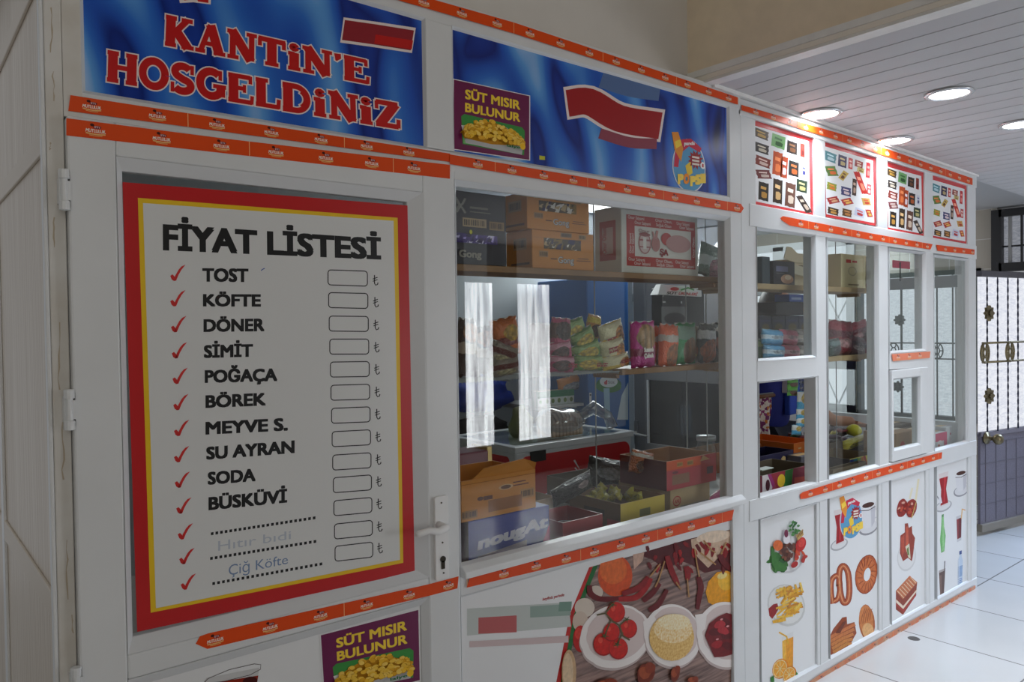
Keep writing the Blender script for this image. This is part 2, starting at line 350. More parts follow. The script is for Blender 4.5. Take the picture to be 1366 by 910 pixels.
# open iron entrance leaf
A0 = Vector((6.172, .414, 0)); DU = Vector((.59, -.103, 0)).normalized(); DN = Vector((DU.y, -DU.x, 0))     # DN points to the viewer
def LP(u, z, d=0.): return A0 + DU*u + DN*d + Vector((0, 0, z))
def lbox(mb, u0, u1, z0, z1, d0, d1, m):
    mb.hexa([LP(u0, z0, d0), LP(u1, z0, d0), LP(u1, z1, d0), LP(u0, z1, d0)], [LP(u0, z0, d1), LP(u1, z0, d1), LP(u1, z1, d1), LP(u0, z1, d1)], m)
leaf = thing('entrance_door', 'open iron and frosted glass entrance door with dark blue twisted bars and brass knob', 'door', LP(.48, 0))
GRAN = mat((104, 101, 108), .5, noise_amt=.35, scale=160, name='speckled_grey_metal'); KICK = mat((122, 117, 130), .55, noise_amt=.25, scale=120, bump=.15, name='grey_kick_plate')
x = MB(); lbox(x, -.02, .98, H+.318, H+.362, -.03, .03, GRAN); x.build('top_rail', leaf, bevel=.004)
x = MB(); lbox(x, -.0, .96, H-.83, H+.32, -.012, -.004, frosted('glowing_leaf_glass', 1.06, (242, 244, 251), (214, 218, 232), .6)); x.build('frosted_pane', leaf)  # pane glows in place of daylight falling on the open leaf
x = MB(); lbox(x, 0, .96, H-1.5, H-.815, -.012, .006, KICK)
x.build('kick_plate', leaf)
for u in [.137*i+.066 for i in range(7)]:
    x = MB(); lbox(x, u-.002, u+.002, H-1.48, H-.9, .006, .009, mat((100, 97, 108), .5)); x.build('seam', leaf)
for zz in (-.9, -1.05, -1.2, -1.35):
    x = MB(); lbox(x, 0, .96, H+zz, H+zz+.004, .006, .009, mat((100, 97, 108), .5)); x.build('seam', leaf)
x = MB(); lbox(x, 0, .96, H-.85, H-.815, -.02, .016, mat((126, 121, 132), .4)); x.build('middle_rail', leaf, bevel=.003)
x = MB(); lbox(x, -.01, .98, H-1.545, H-1.49, -.025, .025, mat((150, 142, 130), .35, .5)); x.build('bottom_rail', leaf, bevel=.004)
for i in range(7):
    u = .067+.137*i; x = MB(); pts = []
    n = 66; z0, z1 = H-.82, H+.32
    for k in range(2):
        x.tube([LP(u+.0028*math.cos(j*.9+k*math.pi), z0+(z1-z0)*j/n, .02+.0028*math.sin(j*.9+k*math.pi)) for j in range(n+1)], .0036, IRON, 6)
    x.build('twisted_bar', leaf, smooth=True)
for zz in (-.165, -.305):
    x = MB(); x.tube([LP(0, H+zz, .024), LP(.96, H+zz, .024)], .008, BRASS, 8); x.build('cross_bar', leaf, smooth=True)
for u in (.067, .615):
    for zz in (.052, -.552):
        x = MB(); flower(x, lambda a, b, d: LP(u+a, H+zz+b, .034-d), .05, BRASS, .009); x.build('rosette', leaf)
for u in (.02, .35, .62, .9):
    x = MB(); ring(x, lambda a, b, d: LP(u+a, H-.236+b, .03), .062, BRASS, .01, .009); x.build('medallion', leaf, smooth=True)
kp = LP(.06, H-.86, .016)
x = MB(); prof = [(.0, 0), (.045, 0), (.045, .008), (.016, .014), (.014, .05), (.03, .06), (.04, .075), (.038, .095), (.024, .11), (.0, .112)]
vs = []; fs = []; n = 20
for r_, h in prof:
    for k in range(n): a = 2*math.pi*k/n; vs.append(kp+DU*(r_*math.cos(a))+Vector((0, 0, r_*math.sin(a)))+DN*h)
for i in range(len(prof)-1):
    for k in range(n): fs.append((i*n+k, i*n+(k+1) % n, (i+1)*n+(k+1) % n, (i+1)*n+k))
x.raw(vs, fs, BRASS); tag(x.build('door_knob', leaf, smooth=True), 'round brass knob')
# side of the hall opposite the kiosk (seen only in the glass)
ow = MB(); DKW = mat((74, 66, 60), .8)
for x0, x1 in ((-3, -2.8), (.6, 4.47), (4.82, 5.15), (6.89, 7.3)): ow.box(x0, x1, -4.5, -4.4, 0, 4.2, DKW)
ow.box(-2.8, .6, -4.5, -4.4, 0, 1.0, DKW); ow.box(-2.8, .6, -4.5, -4.4, 3.9, 4.2, DKW); ow.box(4.47, 4.82, -4.5, -4.4, 0, .36, DKW); ow.box(5.15, 6.89, -4.5, -4.4, 0, .36, DKW)
hw = MB(); hw.box(-2.8, .6, -4.48, -4.47, 1.0, 3.9, glow('added_hall_glow', (255, 250, 242), 1.35)); win = hw.build('window_6'); struct(win)  # unseen glowing window, added to light the door from the left front
for x in (-2.8, -1.68, -.56, .54):
    q = MB(); q.box(x, x+.06, -4.46, -4.4, 1.0, 3.9, PVC); q.build('window_frame', win)
struct(ow.build('wall_opposite', keep_origin=True))
lw = MB(); lw.box(-3.1, -3, -5, .2, 0, 4.2, mat((150, 146, 140), .8)); struct(lw.build('wall_left', keep_origin=True))
m = bpy.data.materials.new('sheer_curtain_in_daylight'); m.use_nodes = True; nt = m.node_tree; nt.nodes.clear(); N = nt.nodes.new; L = nt.links.new
o_ = N('ShaderNodeOutputMaterial'); e = N('ShaderNodeEmission'); tc = N('ShaderNodeTexCoord'); mp = N('ShaderNodeMapping'); mp.inputs['Scale'].default_value = (7, 1, .35); n_ = N('ShaderNodeTexNoise'); n_.inputs['Scale'].default_value = 3; n_.inputs['Detail'].default_value = 6
r_ = N('ShaderNodeValToRGB'); r_.color_ramp.elements[0].color = lin((150, 150, 156)); r_.color_ramp.elements[1].color = lin((250, 252, 255)); r_.color_ramp.elements[0].position = .34; r_.color_ramp.elements[1].position = .6
L(tc.outputs['Object'], mp.inputs[0]); L(mp.outputs[0], n_.inputs[0]); L(n_.outputs[0], r_.inputs[0]); L(r_.outputs[0], e.inputs[0]); e.inputs[1].default_value = 13; L(e.outputs[0], o_.inputs[0])
CURT = m; SKYD = glow('pale_courtyard_wall_in_daylight', (200, 204, 208), .75)
for i, (x0, x1, cs) in enumerate(((4.47, 4.82, ((4.475, 4.815),)), (5.15, 6.89, ((5.155, 5.6),)))):
    wv = MB(); wv.box(x0, x1, -4.49, -4.48, .36, 4.2, SKYD); win = wv.build('window_%d' % (4+i)); struct(win)
    for a, b_ in cs:
        cu = MB(); n = 60
        for k in range(n):
            xa, xb = a+(b_-a)*k/n, a+(b_-a)*(k+1)/n
            ya, yb = -4.4+.02*math.sin(k*.9), -4.4+.02*math.sin((k+1)*.9)
            cu.face([(xa, ya, .37), (xb, yb, .37), (xb, yb, 2.02), (xa, ya, 2.02)], CURT)
        cu.build('curtain', win)
# ================================================================== the white PVC front of the canteen
front = thing('kiosk_frontage', 'white PVC and glass front of the school canteen kiosk', 'partition', (2.6, 0, 0))
def post(x0, x1, z0, z1, y0=0., y1=.06, m=PVC, name='post', bev=.003):
    q = MB(); q.box(x0, x1, y0, y1, H+z0, H+z1, m); return q.build(name, front, bevel=bev)
def pq(name, quad, Y=0., dep=.055, m=PVC):          # member whose front outline is measured on the photo
    p = [onY(*k, Y) for k in quad]; q = MB(); q.hexa([(v.x, Y, v.z) for v in p], [(v.x, Y+dep, v.z) for v in p], m); return q.build(name, front, bevel=.003)
def bead(x0, x1, z0, z1, wd=.012, y0=-.002, y1=.016, m=BEAD, parent=front, H_=H):
    q = MB(); o = [(x0, z0), (x1, z0), (x1, z1), (x0, z1)]; i = [(x0+wd, z0+wd), (x1-wd, z0+wd), (x1-wd, z1-wd), (x0+wd, z1-wd)]
    for k in range(4):
        j = (k+1) % 4
        q.hexa([(o[k][0], y0, H_+o[k][1]), (o[j][0], y0, H_+o[j][1]), (i[j][0], y1, H_+i[j][1]), (i[k][0], y1, H_+i[k][1])],
               [(o[k][0], y1+.012, H_+o[k][1]), (o[j][0], y1+.012, H_+o[j][1]), (i[j][0], y1+.012, H_+i[j][1]), (i[k][0], y1+.012, H_+i[k][1])], m)
    return q.build('glazing_bead', parent, bevel=.0015)
def pane(x0, x1, z0, z1, y=.018, parent=front, name='glass_pane', H_=H):
    q = MB(); q.box(x0, x1, y, y+.003, H_+z0, H_+z1, GLASS); return tag(q.build(name, parent), 'clear reflective glass')
post(.257, .2885, -1.57, .90, m=PVCD, name='corner_post'); post(.2886, .322, .432, .90, m=PVCD, name='corner_post', bev=0)
post(.32, 2.6, .832, .90, .001, name='top_rail'); post(.2895, 1.24, .432, .487, .001, name='door_header')
post(1.148, 1.236, .488, .835, name='post'); post(1.18, 1.222, -1.57, .43, .035, .08, name='post'); post(1.2225, 1.236, -1.57, .486, .0, .06, name='post')
post(1.2365, 2.53, .41, .487, .001, name='window_head'); post(2.526, 2.6, -1.57, .835, name='post'); post(2.6045, 2.706, -1.57, .848, .003, name='post')
post(1.2365, 2.53, -.755, -.69, .001, name='window_sill')
q = MB(); q.hexa([(1.2365, -.026, H-.70), (1.2365, .02, H-.70), (1.2365, .02, H-.664), (1.2365, -.004, H-.668), (1.2365, -.024, H-.682)], [(2.585, -.026, H-.70), (2.585, .02, H-.70), (2.585, .02, H-.664), (2.585, -.004, H-.668), (2.585, -.024, H-.682)], PVC); q.build('sill_nosing', front, bevel=.003)
post(1.2365, 2.53, -1.57, -1.50, .001, name='base_rail')
bead(1.2355, 2.528, -.685, .412, .016); pane(1.236, 2.528, -.69, .415)
bead(.321, 1.149, .484, .836, .010, -.001, .010); bead(1.235, 2.527, .484, .836, .010, -.001, .010)
bead(1.236, 2.54, -1.505, -.752, .010, -.001, .010)
X1 = (onY(1089, 500).x, onY(1103.6, 500).x); X2 = (onY(1172, 450).x, onY(1186, 450).x); X3 = (onY(1235.5, 450).x, onY(1246.3, 450).x); X4 = (onY(1292.3, 450).x, 4.958)
for k, (a, b_) in enumerate((X1, X2, X3, X4)): post(a, b_, -1.57, .84-.0195*(b_-2.6), .0025+.0004*k)
pq('top_rail', [(985, 130), (1303, 236), (1303, 251), (985, 152.5)]); pq('middle_rail', [(1000, 271), (1303, 328), (1303, 346.2), (1000, 301.3)])
pq('lower_rail', [(1000, 668), (1303, 587.3), (1303, 607), (1000, 697)]); post(2.606, 4.957, -1.57, -1.512, .001, name='base_rail')
pq('cross_rail', [(1010, 480.5), (1090, 476), (1091.5, 503), (1010, 509.8)], .001); pq('cross_rail', [(1187, 469), (1236, 468), (1236, 490.5), (1187, 493)], .001)
PN = dict(p1=rect4((1010, 303), (1086.7, 315), (1012, 480.5), (1089.5, 476), 0), p2=rect4((1104.3, 317), (1172, 327), (1106.5, 639), (1172.4, 621.6), 0),
          p3=rect4((1186.5, 332), (1234.5, 337.5), (1188, 469), (1235.8, 468), 0), p4=rect4((1246, 341.8), (1292, 345.3), (1248, 600.7), (1293, 589.7), 0))
for k, r in PN.items(): bead(r[0]-.004, r[1]+.004, r[2]-H-.004, r[3]-H+.004, .01); pane(r[0]-.01, r[1]+.01, r[2]-H-.01, r[3]-H+.01)
r = rect4((1014, 509.5), (1091, 503), (1013.7, 664.5), (1092, 646), 0)
bead(r[0]-.004, r[1]+.004, r[2]-H-.004, r[3]-H+.004, .01)                     # the open serving hatch has no glass
endp = thing('end_partition', 'white framed end partition of the kiosk, seen through the right-hand panes', 'partition', (4.93, 1.3, 0))
# end wall of the kiosk: PVC frame, glass above a solid lower part
side = [(.06, .1), (1.5, 1.58), (2.5, 2.62)]
for a, b_ in side: q = MB(); q.box(4.905, 4.958, a, b_, .0, 2.44, PVC); q.build('post', endp, bevel=.003)
q = MB(); q.box(4.9, 4.957, .05, 2.62, H+.2, H+.27, mat((150, 156, 158), .4)); q.build('side_rail', endp, bevel=.003)
q = MB(); q.box(4.9, 4.957, .05, 1.55, 0, H-.6, PVC); q.build('side_panel', endp)
q = MB(); q.box(4.93, 4.934, .08, 1.52, H-.6, H+.8, GLASS); q.build('glass_pane', endp)
q = MB(); q.box(4.9, 4.957, .05, 2.62, H+.74, H+.84, mat((190, 194, 196), .4)); q.build('side_panel', endp)
q = MB(); q.box(4.9, 4.957, 1.55, 2.62, H+.26, H+.75, PVC); q.build('side_panel', endp)
# left side of the kiosk, running back from the corner
LAM = mat((214, 203, 188), .4, name='cream_laminate')
m, nt, b = nodes_mat('striped_cream_laminate'); N = nt.nodes.new; L = nt.links.new
tc = N('ShaderNodeTexCoord'); mp = N('ShaderNodeMapping'); mp.inputs['Scale'].default_value = (1, 55, .6); n_ = N('ShaderNodeTexNoise'); n_.inputs['Scale'].default_value = 2; rr = N('ShaderNodeValToRGB')
rr.color_ramp.elements[0].color = lin((200, 186, 168)); rr.color_ramp.elements[1].color = lin((222, 212, 198)); rr.color_ramp.elements[0].position = .4; rr.color_ramp.elements[1].position = .6
L(tc.outputs['Object'], mp.inputs[0]); L(mp.outputs[0], n_.inputs[0]); L(n_.outputs[0], rr.inputs[0]); L(rr.outputs[0], b.inputs['Base Color']); b.inputs['Roughness'].default_value = .35
sd = thing('side_partition', 'cream laminate side of the kiosk with white cross rails, left of the door', 'partition', (.25, 1.2, 0))
q = MB(); q.box(.262, .275, .03, 2.62, 0, H+.9, m); q.build('laminate_panel', sd)
q = MB(); q.box(.249, .2565, 0, .022, 0, H+.9, PVC); q.build('edge_profile', sd, bevel=.002)
def side_z(y1, y0): return onX(30, y1, .25).z, onX(30, y0, .25).z
for za, zb in ((onX(30, 202, .25).z, onX(30, 229, .25).z), (onX(12, 28, .25).z, onX(12, 52, .25).z), (onX(40, 753, .25).z, onX(40, 784, .25).z)):
    q = MB(); q.box(.255, .262, .024, 2.6, min(za, zb), max(za, zb), LAM); q.build('cross_rail', sd, bevel=.002)
for y in (.85, 1.7): q = MB(); q.box(.254, .2619, y, y+.05, 0, H+.9, PVC); q.build('upright', sd, bevel=.002)
# ------------------------------------------------------------------ the door
YD = -.022
door = thing('panelled_door', 'white PVC canteen door carrying the big price list', 'door', (.75, YD, 0))
d0, d1 = .2895, 1.2185; zt_ = onY(300, 190.5, YD).z; zt_ = H+.4285
o1 = rect4((150, 211), (561.5, 254), (175, 865), (575, 776), YD); i1 = rect4((160.6, 227.5), (546, 268), (183, 845), (554, 764), YD)
lo = rect4((175, 898), (574, 802), (180, 905), (578, 905), YD); zl = lo[3]
def dbox(name, x0, x1, z0, z1, m=PVC): q = MB(); q.box(x0, x1, YD, YD+.05, z0, z1, m); return q.build(name, door, bevel=.004)
dbox('stile', d0, o1[0], .012, zt_); dbox('stile', o1[1], d1, .012, zt_); dbox('top_rail', o1[0], o1[1], o1[3], zt_); dbox('lock_rail', o1[0], o1[1], zl, o1[2]); dbox('bottom_rail', o1[0], o1[1], .012, .12)
def dbead(o, i, yi):
    q = MB(); a = [(o[0], o[2]), (o[1], o[2]), (o[1], o[3]), (o[0], o[3])]; b = [(i[0], i[2]), (i[1], i[2]), (i[1], i[3]), (i[0], i[3])]
    for k in range(4):
        j = (k+1) % 4; q.hexa([(a[k][0], YD-.001, a[k][1]), (a[j][0], YD-.001, a[j][1]), (b[j][0], yi, b[j][1]), (b[k][0], yi, b[k][1])], [(a[k][0], yi+.02, a[k][1]), (a[j][0], yi+.02, a[j][1]), (b[j][0], yi+.02, b[j][1]), (b[k][0], yi+.02, b[k][1])], BEAD)
    return q.build('glazing_bead', door, bevel=.0015)
dbead(o1, i1, YD+.012); q = MB(); q.box(i1[0]-.01, i1[1]+.01, YD+.016, YD+.02, i1[2]-.01, i1[3]+.01, GLASS); q.build('glass_pane', door)
o2 = (o1[0], o1[1], .12, zl); i2 = (o1[0]+.022, o1[1]-.022, .142, zl-.022); dbead(o2, i2, YD+.01)
q = MB(); q.box(i2[0]-.01, i2[1]+.01, YD+.013, YD+.02, i2[2]-.01, i2[3]+.01, PANEL); q.build('lower_panel', door)
# tea glass picture on the lower panel
pr = Print(zoom(250, 760, 3.595, YD+.0128)); TEA = c(150, 40, 20); GL = c(178, 178, 178)
pr.poly([(75, 560), (90, 520), (345, 470), (330, 560), (318, 640), (120, 690)], c(206, 206, 206)); pr.poly([(110, 545), (340, 508), (318, 640), (125, 680)], TEA); pr.ell(300, 535, 36, 22, c(70, 12, 8), -10)
pr.stroke([(82, 538), (100, 522), (200, 480), (320, 452), (352, 456), (350, 478), (300, 505), (180, 535), (100, 545), (82, 538)], 3, c(70, 60, 58)); pr.build('tea_print', door)
for px_, (y0_, y1_) in ((78, (229, 279)), (86, (522, 572)), (103, (890, 940))):
    a = onY(px_, y0_, -.02); b_ = onY(px_, y1_, -.02); cx_ = .281
    h = MB(); h.tube([(cx_, -.03, b_.z+.012), (cx_, -.03, a.z-.012)], .0065, PVC, 12); h.box(cx_+.006, cx_+.011, -.0245, -.0225, b_.z+.004, a.z-.004, GAP_SHADE); h.box(cx_, cx_+.012, -.03, -.015, b_.z+.018, a.z-.018, PVC); h.box(cx_-.008, cx_+.006, -.026, .004, b_.z+.012, a.z-.012, PVC)  # thin dark strip painted in for the shaded gap between barrel and door
    h.lathe([(.0, -.002), (.0098, 0), (.0098, .016), (.0088, .018)], (cx_, -.03, b_.z-.002), PVC, 12); h.lathe([(.0, -.002), (.0098, 0), (.0098, .016), (.0088, .018)], (cx_, -.03, a.z-.014), PVC, 12); h.build('hinge', door, smooth=False)
# handle set
YH = -.03
hp = rect4((578.5, 662), (597, 662), (582, 774), (599.5, 772), YH)
q = MB(); n = 8; pl = []
for (cx_, cz_, a0) in ((hp[1]-.006, hp[2]+.006, -90), (hp[1]-.006, hp[3]-.006, 0), (hp[0]+.006, hp[3]-.006, 90), (hp[0]+.006, hp[2]+.006, 180)):
    for k in range(n+1): t = R(a0+90*k/n); pl.append((cx_+.006*math.cos(t), cz_+.006*math.sin(t)))
q.prism(pl, YH-.002, YD, WHITE); plate = q.build('handle_plate', door, bevel=.0015)
for px_, py_ in ((589, 671), (590.5, 724), (592, 764.5)):
    p = onY(px_, py_, YH-.003); s_ = MB(); s_.lathe([(.0, -.001), (.0022, -.001), (.0026, .001)], (p.x, YH-.003, p.z), mat((90, 86, 78), .4, .7), 10, 'y'); s_.build('screw', plate)
p = onY(591, 750, YH-.003); k_ = MB(); K1 = mat((58, 52, 44), .35, .8)
k_.lathe([(.0, -.002), (.0085, -.002), (.0085, .002)], (p.x, YH-.003, p.z+.008), K1, 16, 'y'); k_.box(p.x-.005, p.x+.005, YH-.005, YH, p.z-.018, p.z+.004, K1); k_.build('keyhole', plate)
a = onY(593, 703, YH-.03); bt = onY(555, 713, YH-.045)
lv = MB(); lv.tube([(a.x, YH, a.z), (a.x, YH-.035, a.z)], [.0105, .009], WHITE, 14)
path = [(a.x+.006, YH-.036, a.z), (a.x-.008, YH-.043, a.z-.0005), (a.x-.03, YH-.047, a.z-.004), (a.x-.06, YH-.047, bt.z+.003), (bt.x+.008, YH-.046, bt.z), (bt.x, YH-.045, bt.z)]
lv.tube(path, [.0085, .0105, .0095, .0085, .0088, .006], WHITE, 14); tag(lv.build('lever_handle', door, smooth=True), 'white lever handle')
# ------------------------------------------------------------------ small sliding sash in the third bay
ht = rect4((1188.6, 493), (1235.8, 490.8), (1188, 617), (1237, 603), 0); hg = rect4((1190, 505.5), (1226, 502), (1190, 600.7), (1227, 593), 0)
sash = thing('hatch_window', 'small white framed hatch window under the third glass pane', 'window', ((ht[0]+ht[1])/2, 0, ht[2]))
for nm, x0, x1, z0, z1 in (('stile', ht[0], hg[0]+.004, ht[2], ht[3]), ('stile', hg[1], ht[1], ht[2], ht[3]), ('rail', hg[0], hg[1], ht[2], hg[2]), ('rail', hg[0], hg[1], hg[3], ht[3])):
    q = MB(); q.box(x0, x1, -.008, .04, z0, z1, PVC); q.build(nm, sash, bevel=.003)
bead(hg[0], hg[1], hg[2], hg[3], .006, -.006, .006, parent=sash, H_=0); pane(hg[0]-.005, hg[1]+.005, hg[2]-.005, hg[3]+.005, .01, sash, H_=0)
# dried drips of dirt down the corner post
dm = Print(lambda x, y: onY(x, y, -.0002)); DC = mat((186, 172, 150), .7); rd = random.Random(3)
for x, y0, y1 in ((69, 10, 70), (71, 95, 135), (66, 190, 200), (72, 290, 330), (78, 430, 520), (84, 560, 640), (90, 720, 800), (96, 820, 845)):
    pts = [(x+rd.uniform(-2, 2)+(y0+(y1-y0)*k/6-y0)*.004, y0+(y1-y0)*k/6) for k in range(7)]; dm.stroke(pts, [rd.uniform(.4, 2.4) for _ in pts], DC); dm.k -= .8
tag(dm.build('dirt_streaks', bpy.data.objects['corner_post']), kind='stuff')
# ================================================================== things stuck on the front
# ------------------------------------------------------------------ orange tape with a printed mark every 12.5 cm
def logo_mesh():
    p = Print(lambda a, b: Vector((a, 0, b)), step=.004); W_ = c(250, 236, 222)
    p.ell(-.2, .33, .13, .1, c(70, 22, 16)); p.ell(.1, .2, .25, .11, c(122, 34, 40), 4); p.textr('ETi', -.06, .14, .26, .27, c(235, 200, 200), .02)
    p.text('MUTLULUK', (-.62, -.17), (.62, -.17), (.6, .06), (-.58, .06), W_, .03)
    p.stroke([(-.6, -.24), (-.3, -.28), (0, -.29), (.3, -.28), (.6, -.24)], .09, c(240, 190, 120)); p.stroke([(-.4, -.37), (0, -.4), (.4, -.37)], .04, c(240, 190, 120))
    o = p.build('printed_mark', keep_origin=True); me = o.data; bpy.data.objects.remove(o); return me
LOGO = logo_mesh()
def tape(label, top, bot, Y, first, col=ORANGE, seam=None, gap=.125, last=None):
    n = 0; T = [onY(*p, Y) for p in top]; B = [onY(*p, Y) for p in bot]
    mid = (sum((t.x for t in T))/len(T))
    t0 = thing('orange_tape', label, 'tape', (mid, Y, B[0].z), 'orange printed tape strips')
    q = MB(); L_ = T + B[::-1]; q.hexa([(v.x, Y-.0008, v.z) for v in L_], [(v.x, Y, v.z) for v in L_], col); st_ = q.build('strip', t0)
    def at(P, x):
        for a, b_ in zip(P, P[1:]):
            if a.x <= x <= b_.x: return a.z+(b_.z-a.z)*(x-a.x)/(b_.x-a.x)
        return P[0].z if x < P[0].x else P[-1].z
    x = onY(first, top[0][1], Y).x; xe = (onY(last, top[-1][1], Y).x if last else T[-1].x)-.02; k = 0
    while x < xe:
        zt2, zb = at(T, x), at(B, x); h = zt2-zb
        o = bpy.data.objects.new('printed_mark', LOGO); C.objects.link(o); o.location = (x, Y-.0009, (zt2+zb)/2); s_ = min(.033, max(.028, h*.88)); o.scale = (s_, s_, s_); adopt(o, st_)
        if seam is not None and k % 3 == seam:
            q = MB(); q.box(x+gap/2-.0008, x+gap/2+.0008, Y-.0012, Y-.0007, at(B, x+gap/2), at(T, x+gap/2), c(250, 190, 130)); q.build('seam_line', st_)
        x += gap; k += 1
YF = -.0035
tape('orange printed tape on the frame below the welcome banner, half hidden by the door top', [(94, 127), (600, 205)], [(91, 148), (600, 216)], YF+.002, 122, seam=1)
tape('orange printed tape along the top of the door above the price list', [(88.4, 157.7), (300, 185), (600, 220)], [(88.4, 180.7), (300, 204.6), (600, 238.5)], YD-.0005, 127, seam=2)
tape('orange printed tape between the corn banner and the big window', [(600, 206), (988, 272), (992, 278)], [(600, 219), (986, 283.5), (988, 284)], YF, 637, seam=0)
tape('orange printed tape along the very top of the front, above both banners', [(520, -17), (685.4, 30), (984, 130)], [(520, -3), (685.4, 44.6), (984, 139.5)], YF, 565, seam=2)
tape('orange printed tape above the four snack posters, under the ceiling', [(989, 140), (1140, 184), (1297, 238)], [(989, 147), (1140, 194.5), (1297, 247)], YF, 1008, seam=2)
tape('torn orange tape under the first three snack posters', [(1041, 291), (1044.5, 288.4), (1160, 311), (1244, 326)], [(1043, 294), (1053.7, 301), (1160, 320), (1241, 333)], YF, 1068, seam=0)
tape('short orange tape under the fourth snack poster', [(1249, 326.6), (1300, 333)], [(1250.5, 334.7), (1299.6, 339.8)], YF, 1261)
tape('orange printed tape under the big window, above the kitchen picture', [(627.5, 768), (800, 726.6), (979, 680)], [(622.5, 784), (800, 742), (976, 694)], -.0055, 672, seam=2)
tape('torn orange tape across the door below the price list', [(266.7, 849), (277.8, 845), (570, 780), (611.6, 769)], [(261, 859), (276.4, 865.7), (570, 795.5), (610, 785)], YD-.0005, 287, seam=2)
tape('orange printed tape under the hatch and the second and third panes', [(1067, 660), (1071, 656.6), (1160, 629), (1256.7, 603.3)], [(1068, 666), (1075, 665), (1160, 640), (1256, 611.7)], YF, 1081, seam=1)
tape('scuffed orange tape along the foot of the front, at the floor', [(1078, 911), (1092.4, 901), (1175, 851), (1301, 781)], [(1090, 915), (1104, 907), (1182, 859.5), (1301, 787.5)], YF, 1096, mat((214, 104, 52), .45, col2=(196, 150, 116), scale=22), seam=2)
tape('short faded salmon tape on the rail above the hatch window', [(1189.7, 472.6), (1241, 469)], [(1191, 482), (1240.2, 477.5)], YF, 1198, mat((240, 138, 104), .4))
# ------------------------------------------------------------------ price list
YP = YD+.010
pl_ = thing('price_list_poster', 'big white price list poster with red and yellow border on the door', 'poster', onY(370, 800, YP))
q = [(163.4, 243), (543.3, 274.3), (553, 762.8), (183, 843)]
b = MB(); P4 = [onY(*p, YP) for p in q]; b.hexa([(v.x, YP-.001, v.z) for v in P4], [(v.x, YP+.001, v.z) for v in P4], mat((196, 36, 38), .3)); b.build('red_border', pl_)
pp = lambda x, y: onY(x, y, YP-.001)
s_ = Print(pp); s_.poly([(183.9, 264), (530.4, 290.6), (538, 751), (201, 817.6)], YEL); s_.build('yellow_border', pl_)
s_ = Print(pp, base=2); s_.poly([(190.7, 270.9), (525, 294.7), (533.6, 746.8), (208, 811.5)], mat((222, 223, 222), .3)); sheet = s_.build('white_sheet', pl_)
INK = mat((14, 14, 15), .4)
def plate_text(name, body, bl, br, tr_, tl, bold=.028, mt=INK): s_ = Print(pp, base=3); s_.text(body, bl, br, tr_, tl, mt, bold); return s_.build(name, sheet)
plate_text('title_lettering', 'FİYAT LİSTESİ', (217.2, 334), (508.5, 346.5), (508, 318.5), (217, 299), .034)
rows = [('TOST', 269.7, 375.8, 331.4, 376.5, 18), ('KÖFTE', 270.7, 408.9, 348, 409.2, 16.5), ('DÖNER', 271.4, 443, 353, 442, 17), ('SİMİT', 271.8, 477.7, 337.5, 476, 17), ('POĞAÇA', 273, 511, 370, 508.5, 17), ('BÖREK', 274, 544.5, 355, 541, 17), ('MEYVE S.', 274, 580, 384, 574.5, 17),
        ('SU AYRAN', 275, 613.5, 393, 604.5, 17), ('SODA', 277, 647, 341, 642, 17), ('BÜSKÜVİ', 278, 681, 383, 670.5, 17.5)]
for t, x0, y0, x1, y1, h in rows: plate_text('item_lettering', t, (x0, y0), (x1, y1), (x1, y1-h), (x0, y0-h), .034)
for x0, y0, x1, y1 in ((283, 712, 419, 691), (282, 745, 420, 722.5), (285, 778.5, 428, 752.5)):
    s_ = Print(pp, base=3); n = 23
    for i in range(n):
        x, y = x0+(x1-x0)*i/(n-1), y0+(y1-y0)*i/(n-1); s_.poly([(x-1.8, y-1.6), (x+1.8, y-2.2), (x+1.8, y+1.6), (x-1.8, y+2.2)], INK, False)
    s_.build('dotted_line', sheet)
CHK = mat((206, 38, 34), .4)
for i, (x, y) in enumerate([(237, 364), (237, 398), (238, 432.5), (239, 467.5), (240, 501.5), (241, 536.5), (242, 571), (242, 606), (243, 640), (245, 674.5), (247, 709), (249, 742), (251, 776)]):
    s_ = Print(pp, base=3); s_.poly([(x-10, y+4), (x-7, y+2), (x-4, y+5), (x-2.5, y+10), (x-5, y+11), (x-8, y+9)], CHK, False); s_.poly([(x-5, y+11), (x-3.4, y+4), (x+1, y-4), (x+5, y-8.5), (x+10.5, y-11), (x+5, y-4), (x+1, y+3), (x-2, y+10.4)], CHK); s_.build('check_mark', sheet)
for i, yc in enumerate([371, 401, 432, 462.5, 492.8, 523.5, 554, 585, 616, 646, 676.5, 707.5, 737]):
    x0 = 437.5+i*.78; x1 = 490+i*.6; k = .035-i*.0125; s_ = Print(pp, base=3); pts = []
    for cx_, cy_, a0 in ((x1-4, -6, -90), (x1-4, 6, 0), (x0+4, 6, 90), (x0+4, -6, 180)):
        for j in range(5):
            t = R(a0+22.5*j); X_ = cx_+4*math.cos(t); pts.append((X_, yc+cy_+4*math.sin(t)+k*(X_-464)))
    s_.stroke(pts, 1.3, INK, closed=True); s_.build('price_box', sheet)
    X_ = 501+i*.5; Y_ = yc+4-i*.72; s_ = Print(pp, base=3)
    s_.stroke([(X_-1.5, Y_-8), (X_-1.5, Y_+3), (X_, Y_+5.5), (X_+2.5, Y_+4.5), (X_+3.2, Y_+2)], 1.4, INK); s_.stroke([(X_-4, Y_-2.5), (X_+2.5, Y_-5)], 1.2, INK); s_.stroke([(X_-4, Y_+.4), (X_+2.5, Y_-2)], 1.1, INK); s_.build('currency_sign', sheet)
PEN = mat((116, 140, 176), .5); FPEN = mat((186, 193, 204), .5)
